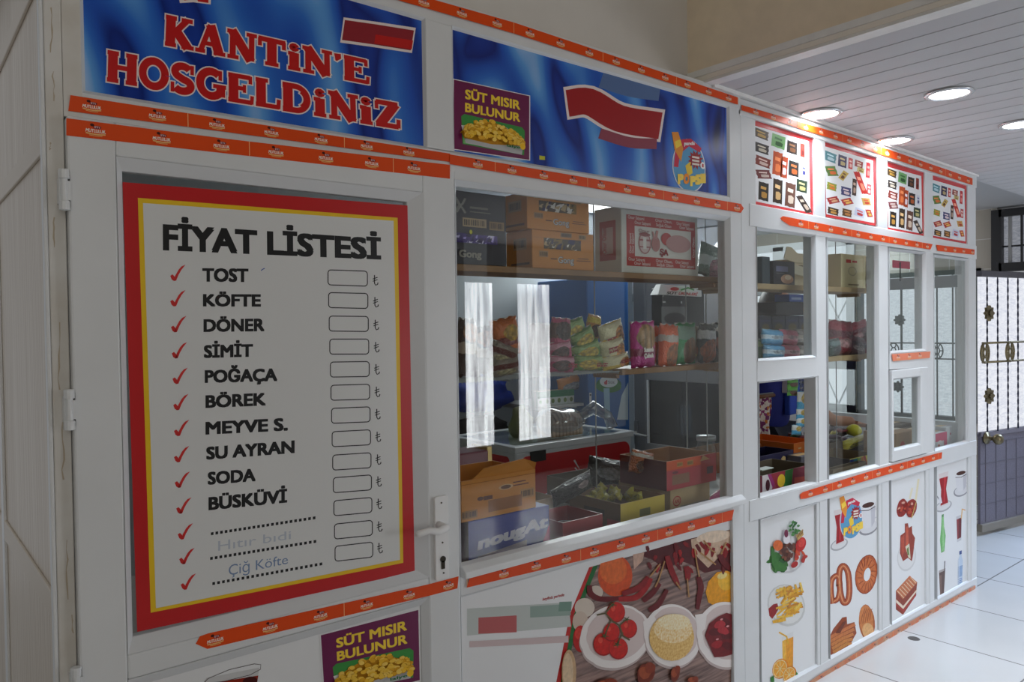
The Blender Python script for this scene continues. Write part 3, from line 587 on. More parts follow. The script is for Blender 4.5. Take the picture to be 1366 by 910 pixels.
plate_text('handwriting', 'Çiğ Köfte', (305, 768), (384, 752), (384, 740), (305, 754), 0, PEN); plate_text('handwriting', 'Hıtır bıdi', (291, 735), (388, 719), (388, 708), (291, 722), 0, FPEN)
s_ = Print(pp, base=3); s_.stroke([(348, 361), (351, 359), (353, 358)], 1.2, mat((60, 90, 170), .5)); s_.build('pen_mark', sheet)
# ------------------------------------------------------------------ two banners
m, nt, b = nodes_mat('blue_silk_print'); N = nt.nodes.new; L = nt.links.new
tc = N('ShaderNodeTexCoord'); mp = N('ShaderNodeMapping'); mp.inputs['Rotation'].default_value = (0, R(28), 0); mp.inputs['Scale'].default_value = (1, 1, .42); L(tc.outputs['Object'], mp.inputs[0])
n0 = N('ShaderNodeTexNoise'); n0.inputs['Scale'].default_value = 3.2; n0.inputs['Detail'].default_value = 1.0; L(mp.outputs[0], n0.inputs[0])
vm = N('ShaderNodeVectorMath'); vm.operation = 'MULTIPLY_ADD'; L(n0.outputs['Color'], vm.inputs[0]); vm.inputs[1].default_value = (.34, .34, .34); L(mp.outputs[0], vm.inputs[2])
vo = N('ShaderNodeTexVoronoi'); vo.feature = 'SMOOTH_F1'; vo.inputs['Scale'].default_value = 4.6; vo.inputs['Smoothness'].default_value = .35; L(vm.outputs[0], vo.inputs['Vector'])
wv = N('ShaderNodeTexWave'); wv.wave_type = 'BANDS'; wv.bands_direction = 'X'; wv.wave_profile = 'SIN'; wv.inputs['Scale'].default_value = 1.7; wv.inputs['Distortion'].default_value = 3.5; wv.inputs['Detail'].default_value = 1.0; wv.inputs['Detail Scale'].default_value = .8; L(vm.outputs[0], wv.inputs['Vector'])
mx = N('ShaderNodeMath'); mx.operation = 'MULTIPLY_ADD'; L(vo.outputs['Distance'], mx.inputs[0]); mx.inputs[1].default_value = .8; 
sc = N('ShaderNodeMath'); sc.operation = 'MULTIPLY'; sc.inputs[1].default_value = .36; L(wv.outputs['Fac'], sc.inputs[0]); L(sc.outputs[0], mx.inputs[2])
rr = N('ShaderNodeValToRGB'); el = rr.color_ramp.elements; el[0].color = lin((16, 30, 84)); el[0].position = .12; el[1].color = lin((226, 242, 254)); el[1].position = 1.0
for p, col in ((.28, (28, 62, 158)), (.4, (20, 44, 126)), (.5, (36, 84, 184)), (.64, (50, 112, 204)), (.78, (96, 160, 226))): e = el.new(p); e.color = lin(col)
L(mx.outputs[0], rr.inputs[0]); L(rr.outputs[0], b.inputs['Base Color']); b.inputs['Roughness'].default_value = .25; b.inputs['Specular IOR Level'].default_value = .35
SILK = m; YB = .008
def board(name, x0, x1, z0, z1, parent, y=YB, mt=SILK): q = MB(); q.box(x0, x1, y, y+.004, H+z0, H+z1, mt); return q.build(name, parent)
RL = mat((200, 22, 24), .3); OUT = mat((240, 226, 222), .35)
def circ(cx_, cy_, rx, ry, a0, a1, n=18): return [(cx_+rx*math.cos(R(a0+(a1-a0)*i/n)), cy_+ry*math.sin(R(a0+(a1-a0)*i/n))) for i in range(n+1)]
V, Hh, sf = .33, .13, .145
def ser(*xs): return [([(a, y), (b_, y)], sf) for a, b_, y in xs]
GL_ = {'K': (1.0, [([(.2, 0), (.2, 1)], V), ([(.3, .42), (.76, .98)], 0.204), ([(.36, .58), (.8, .02)], V)] + ser((.02, .4, .045), (.02, .4, .955), (.56, .94, .955), (.58, 1.0, .045))),
 'A': (1.02, [([(.17, 0), (.5, 1)], 0.177), ([(.5, 1), (.82, 0)], V), ([(.3, .33), (.7, .33)], 0.150)] + ser((0, .34, .045), (.62, 1.02, .045))),
 'N': (1.0, [([(.2, 0), (.2, 1)], 0.204), ([(.16, 1), (.82, 0)], V), ([(.84, 0), (.84, 1)], 0.190)] + ser((.02, .4, .045), (0, .3, .955), (.66, 1.02, .955))),
 'T': (.96, [([(.48, 0), (.48, 1)], V), ([(.02, .93), (.94, .93)], 0.190), ([(.07, .66), (.07, .96)], 0.136), ([(.89, .66), (.89, .96)], 0.136)] + ser((.25, .71, .045))),
 'i': (.46, [([(.23, 0), (.23, .66)], V), (circ(.23, .86, .07, .06, 0, 360, 10), 0.208)] + ser((.02, .44, .045), (.02, .25, .615))),
 "'": (.3, [([(.15, 1), (.17, .84), (.1, .7)], [.24, .22, .05])]),
 'E': (.88, [([(.2, 0), (.2, 1)], V), ([(.02, .94), (.78, .94)], 0.163), ([(.02, .06), (.82, .06)], 0.163), ([(.2, .52), (.58, .52)], 0.150), ([(.57, .38), (.57, .66)], 0.109), ([(.77, .72), (.77, 1)], 0.122), ([(.81, 0), (.83, .3)], 0.122)]),
 'H': (1.04, [([(.2, 0), (.2, 1)], V), ([(.84, 0), (.84, 1)], V), ([(.2, .5), (.84, .5)], 0.163)] + ser((.01, .4, .045), (.01, .4, .955), (.64, 1.03, .045), (.64, 1.03, .955))),
 'O': (1.0, [(circ(.5, .5, .38, .43, 0, 360, 28), 0.260)]),
 'S': (.84, [(circ(.42, .73, .26, .2, 30, 240, 14)+circ(.42, .27, .28, .2, 80, -150, 16), 0.260), ([(.74, .68), (.74, 1)], 0.122), ([(.08, 0), (.08, .34)], 0.122)]),
 'G': (1.0, [(circ(.5, .5, .38, .43, 50, 330, 24), 0.273), ([(.82, .08), (.82, .44)], 0.299), ([(.8, .66), (.8, 1)], 0.122)] + ser((.56, 1.0, .44))),
 'L': (.86, [([(.2, 0), (.2, 1)], V), ([(.02, .06), (.8, .06)], 0.163), ([(.78, 0), (.8, .34)], 0.136)] + ser((.02, .44, .955))),
 'D': (1.0, [([(.2, 0), (.2, 1)], V), ([(.02, .94), (.45, .94)]+circ(.46, .5, .4, .44, 85, -85, 16)+[(.4, .06), (.02, .06)], 0.204), (circ(.5, .5, .34, .36, 60, -60, 12), 0.234)]),
 'Z': (.86, [([(.06, .93), (.8, .93)], 0.190), ([(.72, .95), (.16, .05)], 0.330), ([(.04, .07), (.8, .07)], 0.190), ([(.08, .66), (.08, .96)], 0.122), ([(.8, .02), (.81, .36)], 0.136)])}
def slab_word(word, bl, br, tr_, tl, parent, Y):
    tot = sum(GL_[ch][0]+.05 for ch in word)-.05
    def mp_(u, v):
        a = Vector(bl).lerp(Vector(br), u/tot); b_ = Vector(tl).lerp(Vector(tr_), u/tot); z = a+(b_-a)*v; return onY(z.x, z.y, Y)
    x = 0
    for ch in word:
        w_, st = GL_[ch]; s_ = Print(mp_)
        for grow, mt in ((.09, OUT), (0, RL)):
            for pts, ww in st:
                g = [(x+a, b_) for a, b_ in pts]
                if grow:
                    d = (Vector(g[0])-Vector(g[1])).normalized()*grow*.5; e_ = (Vector(g[-1])-Vector(g[-2])).normalized()*grow*.5
                    if (Vector(g[0])-Vector(g[-1])).length > .02: g = [tuple(Vector(g[0])+d)]+g[1:-1]+[tuple(Vector(g[-1])+e_)] if len(g) > 2 else [tuple(Vector(g[0])+d), tuple(Vector(g[1])+e_)]
                s_.stroke(g, [v+grow for v in ww] if isinstance(ww, list) else ww+grow, mt); s_.k -= .8
            s_.k += 2
        s_.build('letter', parent); x += w_+.05
b1 = thing('welcome_banner', 'blue silk patterned banner with large red slab lettering over the door', 'banner', (.73, YB, H+.49)); bs1 = board('banner_sheet', .323, 1.148, .486, .834, b1)
slab_word("KANTiN'E", (219, 59.5), (493, 112.5), (492, 81), (220.5, 20), bs1, YB-.0002)
slab_word('HOSGELDiNiZ', (142, 107.5), (534, 172.5), (532.5, 138.5), (143, 67.5), bs1, YB-.0002)
s_ = Print(lambda x, y: onY(x, y, YB-.0002)); s_.poly([(236, -14), (282, -8), (281, 6), (258, 3), (240, 4)], OUT); s_.poly([(240, -14), (278, -8), (278, 4), (264, 2), (262, -3), (246, 1)], RL)
s_.stroke([(456, 40), (500, 46), (552, 54)], 34, OUT); s_.stroke([(458, 40), (500, 46), (550, 54)], 27, c(150, 40, 50)); s_.stroke([(500, 52), (550, 60)], 12, RL); s_.build('red_emblem', b1)
flat_blue = c(92, 118, 164)
b2 = thing('emblem_banner', 'blue silk patterned banner with a corn sticker, over the big window', 'banner', (1.88, YB, H+.49)); board('banner_sheet', 1.237, 2.526, .486, .834, b2)
s_ = Print(lambda x, y: onY(x, y, YB-.0002)); LB = c(120, 160, 196)
s_.stroke(cr([(802, 106), (840, 118), (880, 124)]), 22, flat_blue); s_.stroke(cr([(754, 138), (786, 136), (826, 158), (884, 168)]), 44, OUT); s_.stroke(cr([(757, 138), (786, 136), (826, 158), (881, 168)]), 36, c(166, 32, 36)); s_.stroke(cr([(800, 178), (840, 190), (876, 192)]), 14, c(150, 70, 86)); s_.build('red_emblem', b2)
s_ = Print(lambda x, y: onY(x, y, YB-.0002)); s_.poly([(719.5, 207.5), (727, 208.5), (727, 213.5), (719.5, 213)], c(206, 206, 60)); s_.build('yellow_patch', b2)
# ------------------------------------------------------------------ boiled corn stickers
def quad_uv(tl, tr_, br_, bl, Y):
    def f(u, v):
        t = Vector(tl).lerp(Vector(tr_), u); b_ = Vector(bl).lerp(Vector(br_), u); z = b_+(t-b_)*v; return onY(z.x, z.y, Y)
    return f
PURP = mat((112, 20, 78), .3); CORNT = mat((252, 214, 56), .35)
def corn_sticker(label, quad, Y, seed):
    f = quad_uv(*quad, Y); t = thing('corn_sticker', label, 'sticker', f(.5, 0), 'boiled corn stickers'); rnd = random.Random(seed)
    s_ = Print(f); s_.rect(-.012, -.012, 1.012, 1.012, WHITE); s_.rect(0, 0, 1, 1, PURP); s_.build('sticker_sheet', t)
    for body, a, b_, z0, z1 in (('SÜT MISIR', .15, .88, .755, .895), ('BULUNUR', .15, .88, .565, .70)):
        s_ = Print(f, base=4); s_.textr(body, a, z0, b_, z1, CORNT, .026); s_.build('lettering', t)
    s_ = Print(f, base=4); s_.poly([(.12, .09), (.93, .06), (.94, .44), (.9, .49), (.14, .53), (.1, .49)], c(66, 150, 70)); s_.poly([(.13, .1), (.5, .1), (.9, .3), (.9, .36), (.5, .12), (.13, .3)], c(130, 190, 120))
    s_.poly([(.1, .36), (.16, .12), (.9, .07), (.93, .28), (.7, .44), (.4, .4)], c(226, 226, 222)); s_.poly([(.14, .2), (.16, .11), (.9, .06), (.92, .2)], c(196, 196, 196))
    cs = [c(246, 196, 54), c(250, 206, 74), c(230, 172, 40), c(252, 214, 100)]; s_.poly([(.1, .27)]+[(.08+.84*k/12, .24+.24*math.sin(k/12*math.pi)**.7) for k in range(13)]+[(.92, .2), (.5, .15), (.14, .18)], c(206, 146, 28))
    pts = sorted([(rnd.uniform(.12, .9), rnd.uniform(0, 1)) for _ in range(150)], key=lambda p: -p[1])
    for u, r_ in pts:
        top = .26+.24*math.sin(max(0, min(1, (u-.08)/.84))*math.pi)**.7; v = .2+(top-.2)*r_; s_.ell(u, v-.004, .036, .03, c(196, 136, 24), rnd.uniform(-60, 60), 10); s_.k -= .6; s_.ell(u, v, .032, .027, rnd.choice(cs), rnd.uniform(-60, 60), 10); s_.k -= .6
    s_.textr('lalye', .66, .13, .84, .17, c(40, 120, 60), .02); s_.ell(.87, .17, .035, .05, c(250, 200, 40)); s_.build('corn_picture', t)
corn_sticker('purple boiled corn sticker at the lower left of the emblem banner', ((605.4, 106.2), (706, 128.3), (706, 213.3), (604.8, 198.5)), YB-.0012, 1)
corn_sticker('purple boiled corn sticker on the lower panel of the door', ((428, 847.6), (558, 813.7), (560, 907.4), (433.6, 938)), YD+.012, 2)
# ------------------------------------------------------------------ ice lolly stickers
def lolly(label, f, Y):
    t = thing('ice_lolly_sticker', label, 'sticker', f(.5, 1), 'ice lolly stickers'); s_ = Print(f)
    egg = [(.5+.46*math.cos(R(a))*(1+.06*math.sin(R(a))), .54+.47*math.sin(R(a))) for a in range(0, 360, 10)]
    s_.poly(egg, c(232, 232, 236)); s_.poly([(.5+(a-.5)*.95, .54+(b_-.54)*.95) for a, b_ in egg], c(92, 160, 205)); s_.poly([(.12, .3), (.3, .1), (.55, .06), (.85, .2), (.8, .28), (.5, .2), (.25, .36), (.2, .6), (.08, .6)], c(206, 40, 70))
    s_.poly([(.02, .0), (.2, -.02), (.34, .26), (.28, .5), (.1, .3)], c(236, 150, 50)); s_.poly([(.1, .16), (.26, .1), (.3, .2), (.14, .28)], c(250, 214, 70)); s_.poly([(.4, .55), (.56, .45), (.6, .66), (.46, .74)], c(244, 206, 60))
    st = []
    for k in range(24): a = R(15*k); r_ = .22 if k % 2 else .14; st.append((.68+r_*math.cos(a), .42+r_*.8*math.sin(a)))
    s_.poly(st, c(160, 26, 34)); s_.build('sticker_sheet', t)
    s_ = Print(f, base=9); s_.text('panda', (.36, .2), (.66, .16), (.66, .1), (.36, .13), WHITE, .03); s_.ell(.88, .5, .07, .06, WHITE); s_.text('1', (.86, .53), (.9, .53), (.9, .47), (.86, .47), c(190, 30, 30), .03)
    for k, y in enumerate((.36, .42, .48)): s_.rect(.58, y, .78, y+.035, c(240, 230, 220))
    for ch, a, y, mt in zip('POPSi', (.26, .42, .6, .74, .88), (.9, .88, .9, .86, .82), (CORNT, c(250, 150, 40), CORNT, CORNT, CORNT)): s_.text(ch, (a-.08, y), (a+.08, y-.02), (a+.08, y-.2), (a-.08, y-.18), mt, .06)
    s_.build('lettering', t)
lolly('colourful ice lolly sticker at the right end of the emblem banner', (lambda u, v: onY(895+u*48, 180+v*76+ (u-.5)*8, YB-.0012)), YB)
lolly('colourful ice lolly sticker over the tea and coffee picture, second lower panel', (lambda u, v: onY(1119+u*33, 661+v*58-(u-.5)*6, .0125)), 0)
# ------------------------------------------------------------------ four snack posters
A_ = [(253, 308, 58, 42, 8, (70, 50, 30), (180, 140, 60)), (325, 342, 50, 65, 6, (120, 175, 110), (40, 90, 40)), (382, 370, 38, 62, 4, (44, 36, 32), (110, 70, 40)), (425, 380, 18, 70, 2, (150, 52, 40), (90, 30, 24)),
 (254, 386, 55, 45, 5, (52, 44, 40), (200, 190, 170)), (257, 458, 58, 45, 8, (130, 52, 40), (220, 190, 180)), (318, 462, 35, 115, 4, (200, 84, 40), (240, 130, 70)), (346, 480, 25, 106, 4, (190, 76, 36), (230, 220, 230)), (386, 484, 38, 75, 3, (40, 36, 34), (180, 90, 40)), (428, 490, 18, 60, 3, (206, 208, 220), (60, 60, 120)),
 (258, 525, 58, 40, -14, (120, 60, 60), (210, 190, 180)), (255, 618, 38, 88, 3, (46, 38, 30), (190, 140, 60)), (315, 612, 35, 118, 3, (60, 44, 30), (220, 180, 120)), (368, 628, 38, 120, 4, (110, 72, 58), (220, 200, 180)), (418, 575, 40, 62, 3, (50, 66, 46), (190, 180, 120)), (425, 672, 26, 84, -28, (60, 46, 40), (200, 180, 160))]
B_ = [(550, 410, 52, 50, 8, (80, 140, 150), (180, 210, 220)), (605, 430, 36, 65, 4, (44, 36, 82), (190, 170, 120)), (642, 440, 18, 62, 3, (206, 70, 70), (240, 190, 180)), (680, 440, 34, 38, 6, (150, 50, 50), (220, 190, 170)), (688, 473, 32, 28, 8, (210, 196, 130), (150, 120, 60)), (722, 472, 18, 90, 3, (200, 50, 56), (240, 140, 130)),
 (554, 488, 50, 50, -18, (96, 130, 60), (220, 110, 50)), (608, 510, 24, 56, 28, (206, 176, 90), (110, 70, 40)), (657, 572, 18, 95, 3, (70, 52, 44), (180, 150, 130)), (686, 545, 26, 120, -18, (206, 52, 44), (240, 150, 120)), (724, 580, 20, 62, 4, (196, 90, 90), (230, 200, 190)), (553, 575, 42, 38, 6, (150, 160, 60), (220, 120, 50)), (618, 598, 44, 46, 2, (70, 70, 120), (220, 200, 200)),
 (558, 650, 54, 32, -26, (170, 50, 50), (220, 170, 130)), (622, 655, 50, 32, -28, (190, 60, 60), (236, 190, 90)), (710, 650, 36, 40, -12, (206, 166, 90), (190, 60, 40)), (556, 712, 48, 36, 6, (70, 52, 36), (200, 150, 70)), (620, 718, 42, 40, 4, (100, 70, 40), (190, 130, 70)), (678, 714, 46, 46, 12, (200, 206, 226), (190, 60, 60)), (722, 715, 24, 42, -14, (190, 60, 50), (230, 190, 90))]
def uvA(x, y):
    u = (x-222)/246; t = 230+70*u; return u, (690+45*u-y)/(690+45*u-t)
def uvB(x, y):
    u = (x-525)/235; t = 320+70*u; return u, (745+40*u-y)/(745+40*u-t)
PRED = mat((206, 58, 60), .25); PWH = mat((240, 241, 243), .22)
def snack_poster(label, quad, lst, uv):
    Y = .011; f = quad_uv(*quad, Y); t = thing('snack_poster', label, 'poster', f(.5, 0), 'snack posters under the ceiling')
    P = [f(0, 0), f(1, 0), f(1, 1), f(0, 1)]; b = MB(); b.hexa([(v.x, Y, v.z) for v in P], [(v.x, Y+.004, v.z) for v in P], PRED); b.build('red_border', t)
    s_ = Print(f); s_.rect(.0, .035, .935, .925, PWH); ws_ = s_.build('white_sheet', t)
    for x, y, w_, h_, rot, c1, c2 in lst:
        u, v = uv(x, y); a, b_ = w_/250*.56, h_/440*.55; cr, sr = math.cos(R(rot)), math.sin(R(rot)); k = 250/440
        def q(p, s): X_, Z_ = p*a, s*b_/k; return (u+X_*cr+Z_*sr, v+(-X_*sr+Z_*cr)*k)
        s_ = Print(f, base=3); zz = [(-1, -1), (-.9, -.5), (-1, 0), (-.9, .5), (-1, 1), (1, 1), (.9, .5), (1, 0), (.9, -.5), (1, -1)] if w_ > h_*.9 else [(-1, -1), (-1, 1), (-.5, .95), (0, 1), (.5, .95), (1, 1), (1, -1), (.5, -.95), (0, -1), (-.5, -.95)]
        s_.poly([q(*p) for p in zz], c(*c1)); s_.poly([q(p*.55+.15, s*.28-.35) for p, s in ((-1, -1), (-.3, -1.3), (.9, -1), (1, .7), (.2, 1.2), (-1, 1))], c(*c2))
        s_.poly([q(-.6, .25), q(.5, .2), q(.55, .5), q(-.55, .55)], c(*[min(255, v_+25) for v_ in c2])); s_.build('snack_print', ws_)
snack_poster('snack poster nearest the emblem banner, first of the four', ((1004.3, 158.5), (1083.7, 182), (1086.4, 288.6), (1008.7, 272.7)), A_, uvA)
snack_poster('second snack poster from the emblem banner, above the red bagged sweets', ((1099.6, 187.5), (1168.7, 208.6), (1170.7, 301.6), (1102.5, 289.4)), B_, uvB)
snack_poster('third snack poster, above the bay with the little hatch window', ((1183, 215.5), (1232, 229.4), (1233.6, 315.5), (1185, 306.6)), A_, uvA)
snack_poster('snack poster next to the end post, last of the four', ((1243, 233.3), (1289.4, 247.2), (1290.8, 325.4), (1245, 317.4)), B_, uvB)
# ------------------------------------------------------------------ picture panels along the bottom
YB2 = .013
def ppanel(label, quad):
    r = rect4(*quad, YB2); z0 = H-1.515
    t = thing('picture_panel', label, 'panel', ((r[0]+r[1])/2, YB2, z0), 'picture panels along the foot of the front'); q = MB(); q.box(r[0]-.006, r[1]+.006, YB2, YB2+.006, z0, r[3]+.004, PANEL); q.build('panel_sheet', t)
    bead(r[0]-.008, r[1]+.008, z0-H, r[3]-H+.006, .009, -.001, .008); return t
def pf(name, f, parent, fn, base=1): s_ = Print(f, base=base); fn(s_); return s_.build(name, next(o for o in parent.children if o.name.startswith('panel_sheet')))
z6 = zoom(990, 640, 3.37, YB2); z7 = zoom(1160, 590, 3.369, YB2)
rn = random.Random(5)
flat_c = c
def c(r, g, b, ro=.45):
    if max(r, g, b)-min(r, g, b) < 46: return flat_c(r, g, b, ro)
    return mat((min(255, int(r*1.04)), min(255, int(g*1.04)), min(255, int(b*1.04))), ro, spec=.25, noise_amt=.26, scale=60)
def blob(s, x, y, rx, ry, cols, n, r, sq=.7):
    for _ in range(n):
        a, k = rn.uniform(0, 6.28), rn.uniform(0, 1)**.5; s.ell(x+rx*k*math.cos(a), y+ry*k*math.sin(a), r*rn.uniform(.6, 1.2), r*sq*rn.uniform(.6, 1.2), rn.choice(cols), rn.uniform(0, 180), 9, wob=.08)
    return s
P1 = ppanel('white panel with kebab plate, chips and orange juice pictures', ((1013, 693.4), (1090, 671), (1013, 905), (1089.4, 895)))
def kebab(s):
    s.ell(200, 345, 74, 76, c(206, 206, 208), -15); s.ell(200, 340, 70, 72, c(226, 226, 226), -15); blob(s, 160, 372, 36, 38, [c(60, 120, 50), c(40, 96, 40), c(90, 140, 70)], 22, 18); s.poly([(126, 300), (140, 300), (150, 360), (200, 385), (190, 410), (150, 412), (128, 370)], c(64, 124, 52))
    blob(s, 203, 322, 42, 34, [c(110, 60, 44), c(84, 44, 32), c(134, 82, 60)], 26, 14); s.ell(258, 290, 22, 34, c(196, 36, 34), 20); s.ell(262, 282, 14, 22, c(224, 70, 60), 20); s.ell(155, 294, 22, 24, c(226, 110, 50)); blob(s, 252, 345, 26, 22, [c(214, 80, 44), c(190, 50, 40)], 10, 13); s.ell(228, 380, 18, 12, c(180, 40, 36), -40)
    blob(s, 225, 215, 24, 30, [c(50, 110, 50), c(80, 140, 70)], 22, 9); s.ell(190, 265, 16, 22, c(226, 222, 226)); s.ell(188, 240, 9, 18, c(120, 34, 70)); s.poly([(232, 250), (262, 220), (266, 246), (240, 272)], c(206, 170, 100))
    for k in range(4): s.stroke([(236+k*7, 262-k*6), (242+k*7, 240-k*6)], 3, c(130, 90, 50))
pf('kebab_plate_print', z6, P1, kebab)
def chips(s):
    s.ell(198, 565, 84, 96, c(206, 206, 204), -20); s.ell(198, 562, 76, 88, c(228, 228, 226), -20); s.poly([(118, 580), (140, 560), (158, 556), (164, 580), (150, 606), (135, 626), (122, 612)], c(156, 30, 32))
    cs = [c(240, 184, 56), c(226, 160, 40), c(250, 206, 92), c(206, 136, 40)]
    for _ in range(60):
        x, y, a, l = rn.uniform(170, 255), rn.uniform(490, 620), rn.uniform(-75, 10), rn.uniform(18, 34)
        if (y-480)/150 + (x-170)/190 > 1.35 or y > 640-(x-170)*.45: continue
        s.stroke([(x-l*math.cos(R(a)), y-l*math.sin(R(a))*.9), (x+l*math.cos(R(a)), y+l*math.sin(R(a))*.9)], 9, rn.choice(cs)); s.k -= .7
    for x, y in ((165, 636), (178, 632)): s.stroke([(x-30, y+3), (x+16, y-4)], 13, cs[0])
    s.stroke([(258, 462), (268, 500)], 9, cs[2]); s.stroke([(236, 470), (248, 510)], 9, cs[0]); s.stroke([(186, 480), (196, 540)], 9, cs[0])
pf('chips_print', z6, P1, chips)
def juice(s):
    s.poly([(178, 708), (230, 682), (230, 870), (186, 900)], c(226, 226, 226)); s.poly([(180, 726), (230, 706), (228, 880), (184, 900)], c(240, 160, 36)); s.poly([(180, 726), (196, 718), (198, 890), (184, 900)], c(250, 190, 70)); s.stroke([(165, 686), (200, 706), (206, 740)], 7, c(236, 180, 40))
    for x, y, r in ((172, 850, 36), (212, 876, 30)): s.ell(x, y, r, r*1.3, c(236, 140, 24), 20); s.ell(x-3, y, r*.86, r*1.16, c(250, 222, 160), 20); s.ell(x-3, y, r*.76, r*1.04, c(246, 170, 50), 20); [s.stroke([(x-3, y), (x-3+r*.7*math.cos(R(a)), y+r*math.sin(R(a)))], 2.5, c(252, 224, 160)) for a in range(0, 360, 45)]
    s.poly([(124, 890), (140, 878), (142, 908), (128, 912)], c(60, 130, 50)); s.poly([(236, 890), (240, 862), (258, 884), (246, 905)], c(70, 140, 50))
pf('orange_juice_print', z6, P1, juice)
P2_ = ppanel('white panel with pretzel, ring roll and pastry pictures', ((1105.7, 665), (1174, 646), (1104, 889), (1171.6, 850.7)))
def cup(s, x, y, k):
    s.ell(x, y+95*k, 46*k, 30*k, c(150, 150, 156), -28); s.ell(x+2, y+90*k, 42*k, 26*k, c(222, 222, 226), -28); s.poly([(x-34*k, y), (x+32*k, y-20*k), (x+28*k, y+68*k), (x+14*k, y+92*k), (x-14*k, y+98*k), (x-28*k, y+70*k)], c(226, 226, 230)); s.poly([(x+10*k, y-10*k), (x+32*k, y-20*k), (x+28*k, y+68*k), (x+14*k, y+92*k)], c(200, 200, 208))
    s.ell(x-1*k, y-8*k, 33*k, 15*k, c(236, 236, 238), -16); s.ell(x-1*k, y-8*k, 28*k, 11*k, c(74, 34, 22), -16); s.stroke([(x-33*k, y+18*k), (x, y+16*k), (x+31*k, y-2*k)], 3*k, c(60, 50, 50)); s.stroke([(x+30*k, y+8*k), (x+44*k, y+14*k), (x+42*k, y+44*k), (x+28*k, y+50*k)], 6*k, c(214, 214, 220))
def tea(s, x, y, k):
    s.ell(x, y+122*k, 42*k, 24*k, c(176, 176, 180), -26); s.ell(x, y+120*k, 36*k, 19*k, c(226, 226, 228), -26); s.poly([(x-24*k, y-30*k), (x+24*k, y-44*k), (x+12*k, y+40*k), (x+24*k, y+110*k), (x-16*k, y+126*k), (x-12*k, y+44*k)], c(224, 214, 214)); s.poly([(x-20*k, y-8*k), (x+21*k, y-20*k), (x+12*k, y+40*k), (x+22*k, y+104*k), (x-14*k, y+120*k), (x-11*k, y+44*k)], c(168, 22, 32)); s.poly([(x+2*k, y-14*k), (x+12*k, y-17*k), (x+6*k, y+100*k), (x, y+104*k)], c(206, 60, 66))
pf('tea_print', z6, P2_, lambda s: tea(s, 436, 170, 1.0)); pf('coffee_print', z6, P2_, lambda s: cup(s, 567, 122, 1.0))
def pretzel(s):
    for w_, col in ((24, c(150, 62, 30)), (15, c(190, 88, 44)), (5, c(224, 150, 100))):
        s.stroke(cr([(408, 558), (400, 500), (404, 450), (428, 432), (440, 470), (432, 530), (412, 548)]), w_, col); s.stroke(cr([(436, 480), (438, 410), (456, 388), (476, 420), (482, 500), (474, 545), (456, 552), (444, 520), (437, 470)]), w_*1.15, col)
pf('pretzel_print', z6, P2_, pretzel)
def simit(s):
    for (rx, ry), col in (((49, 90), c(150, 62, 28)), ((46, 85), c(196, 96, 44)), ((40, 74), c(214, 120, 62))): s.ell(558, 426, rx, ry, col, 10, wob=.012)
    for k in range(16): a = R(k*22.5); s.stroke([(558+20*math.cos(a), 426+40*math.sin(a)), (558+43*math.cos(a+.2), 426+80*math.sin(a+.2))], 3, c(160, 66, 34))
    s.ell(560, 426, 15, 30, PANEL, 10)
pf('ring_roll_print', z6, P2_, simit)
def pastry(s):
    s.poly([(386, 720), (410, 670), (450, 620), (470, 616), (472, 650), (505, 640), (514, 690), (480, 750), (440, 765), (400, 788), (384, 775)], c(158, 74, 36))
    for k in range(5): s.stroke([(392+k*4, 712+k*16), (430+k*10, 690+k*12), (508-k*4, 650+k*22)], 14, c(206, 120+k*4, 66)); s.stroke([(392+k*4, 722+k*16), (430+k*10, 700+k*12), (506-k*4, 660+k*22)], 3, c(140, 60, 30))
    s.poly([(418, 690), (452, 640), (468, 634), (440, 690)], c(120, 52, 28))
pf('pastry_print', z6, P2_, pastry)
def bun(s):
    s.ell(560, 640, 36, 78, c(176, 92, 44), -4, wob=.02); s.ell(558, 632, 32, 68, c(214, 132, 72), -4); s.ell(566, 680, 26, 36, c(232, 178, 120), -10); [s.stroke([(532+k*10, 650-k*4), (540+k*10, 610-k*6), (552+k*8, 580)], 3, c(170, 84, 40)) for k in range(5)]
pf('bun_print', z6, P2_, bun)
P3 = ppanel('white panel with raw meatball wraps and layered sandwich pictures', ((1188, 640.5), (1237.8, 626), (1186, 842), (1234.8, 815.6)))
def sticks(s):
    s.stroke([(220, 165), (210, 240), (196, 330)], 9, c(232, 222, 190)); s.stroke([(192, 205), (180, 255)], 8, c(236, 228, 200)); 
    for x in (146, 186): s.ell(x, 296, 24, 42, c(150, 40, 28), 12, wob=.03); blob(s, x, 296, 16, 30, [c(196, 76, 48), c(120, 30, 24), c(226, 170, 150)], 12, 7)
    s.stroke([(206, 270), (186, 340)], 4, c(206, 180, 110))
pf('skewer_print', z7, P3, sticks)
def wrap(s):
    s.ell(166, 515, 42, 66, c(214, 214, 214), 8); s.ell(166, 512, 38, 60, c(228, 228, 228), 8); s.poly([(158, 366), (172, 364), (176, 385), (190, 376), (192, 410), (204, 430), (196, 500), (190, 535), (172, 520), (150, 535), (136, 500), (138, 420), (158, 405)], c(156, 62, 44))
    s.poly([(164, 380), (172, 378), (176, 450), (160, 500)], c(206, 96, 66)); s.poly([(140, 430), (156, 415), (156, 490), (146, 520)], c(190, 80, 56)); s.poly([(160, 470), (178, 455), (184, 525), (174, 518)], c(220, 214, 190)); s.poly([(166, 480), (174, 470), (178, 510), (170, 505)], c(110, 130, 60))
pf('wrap_print', z7, P3, wrap)
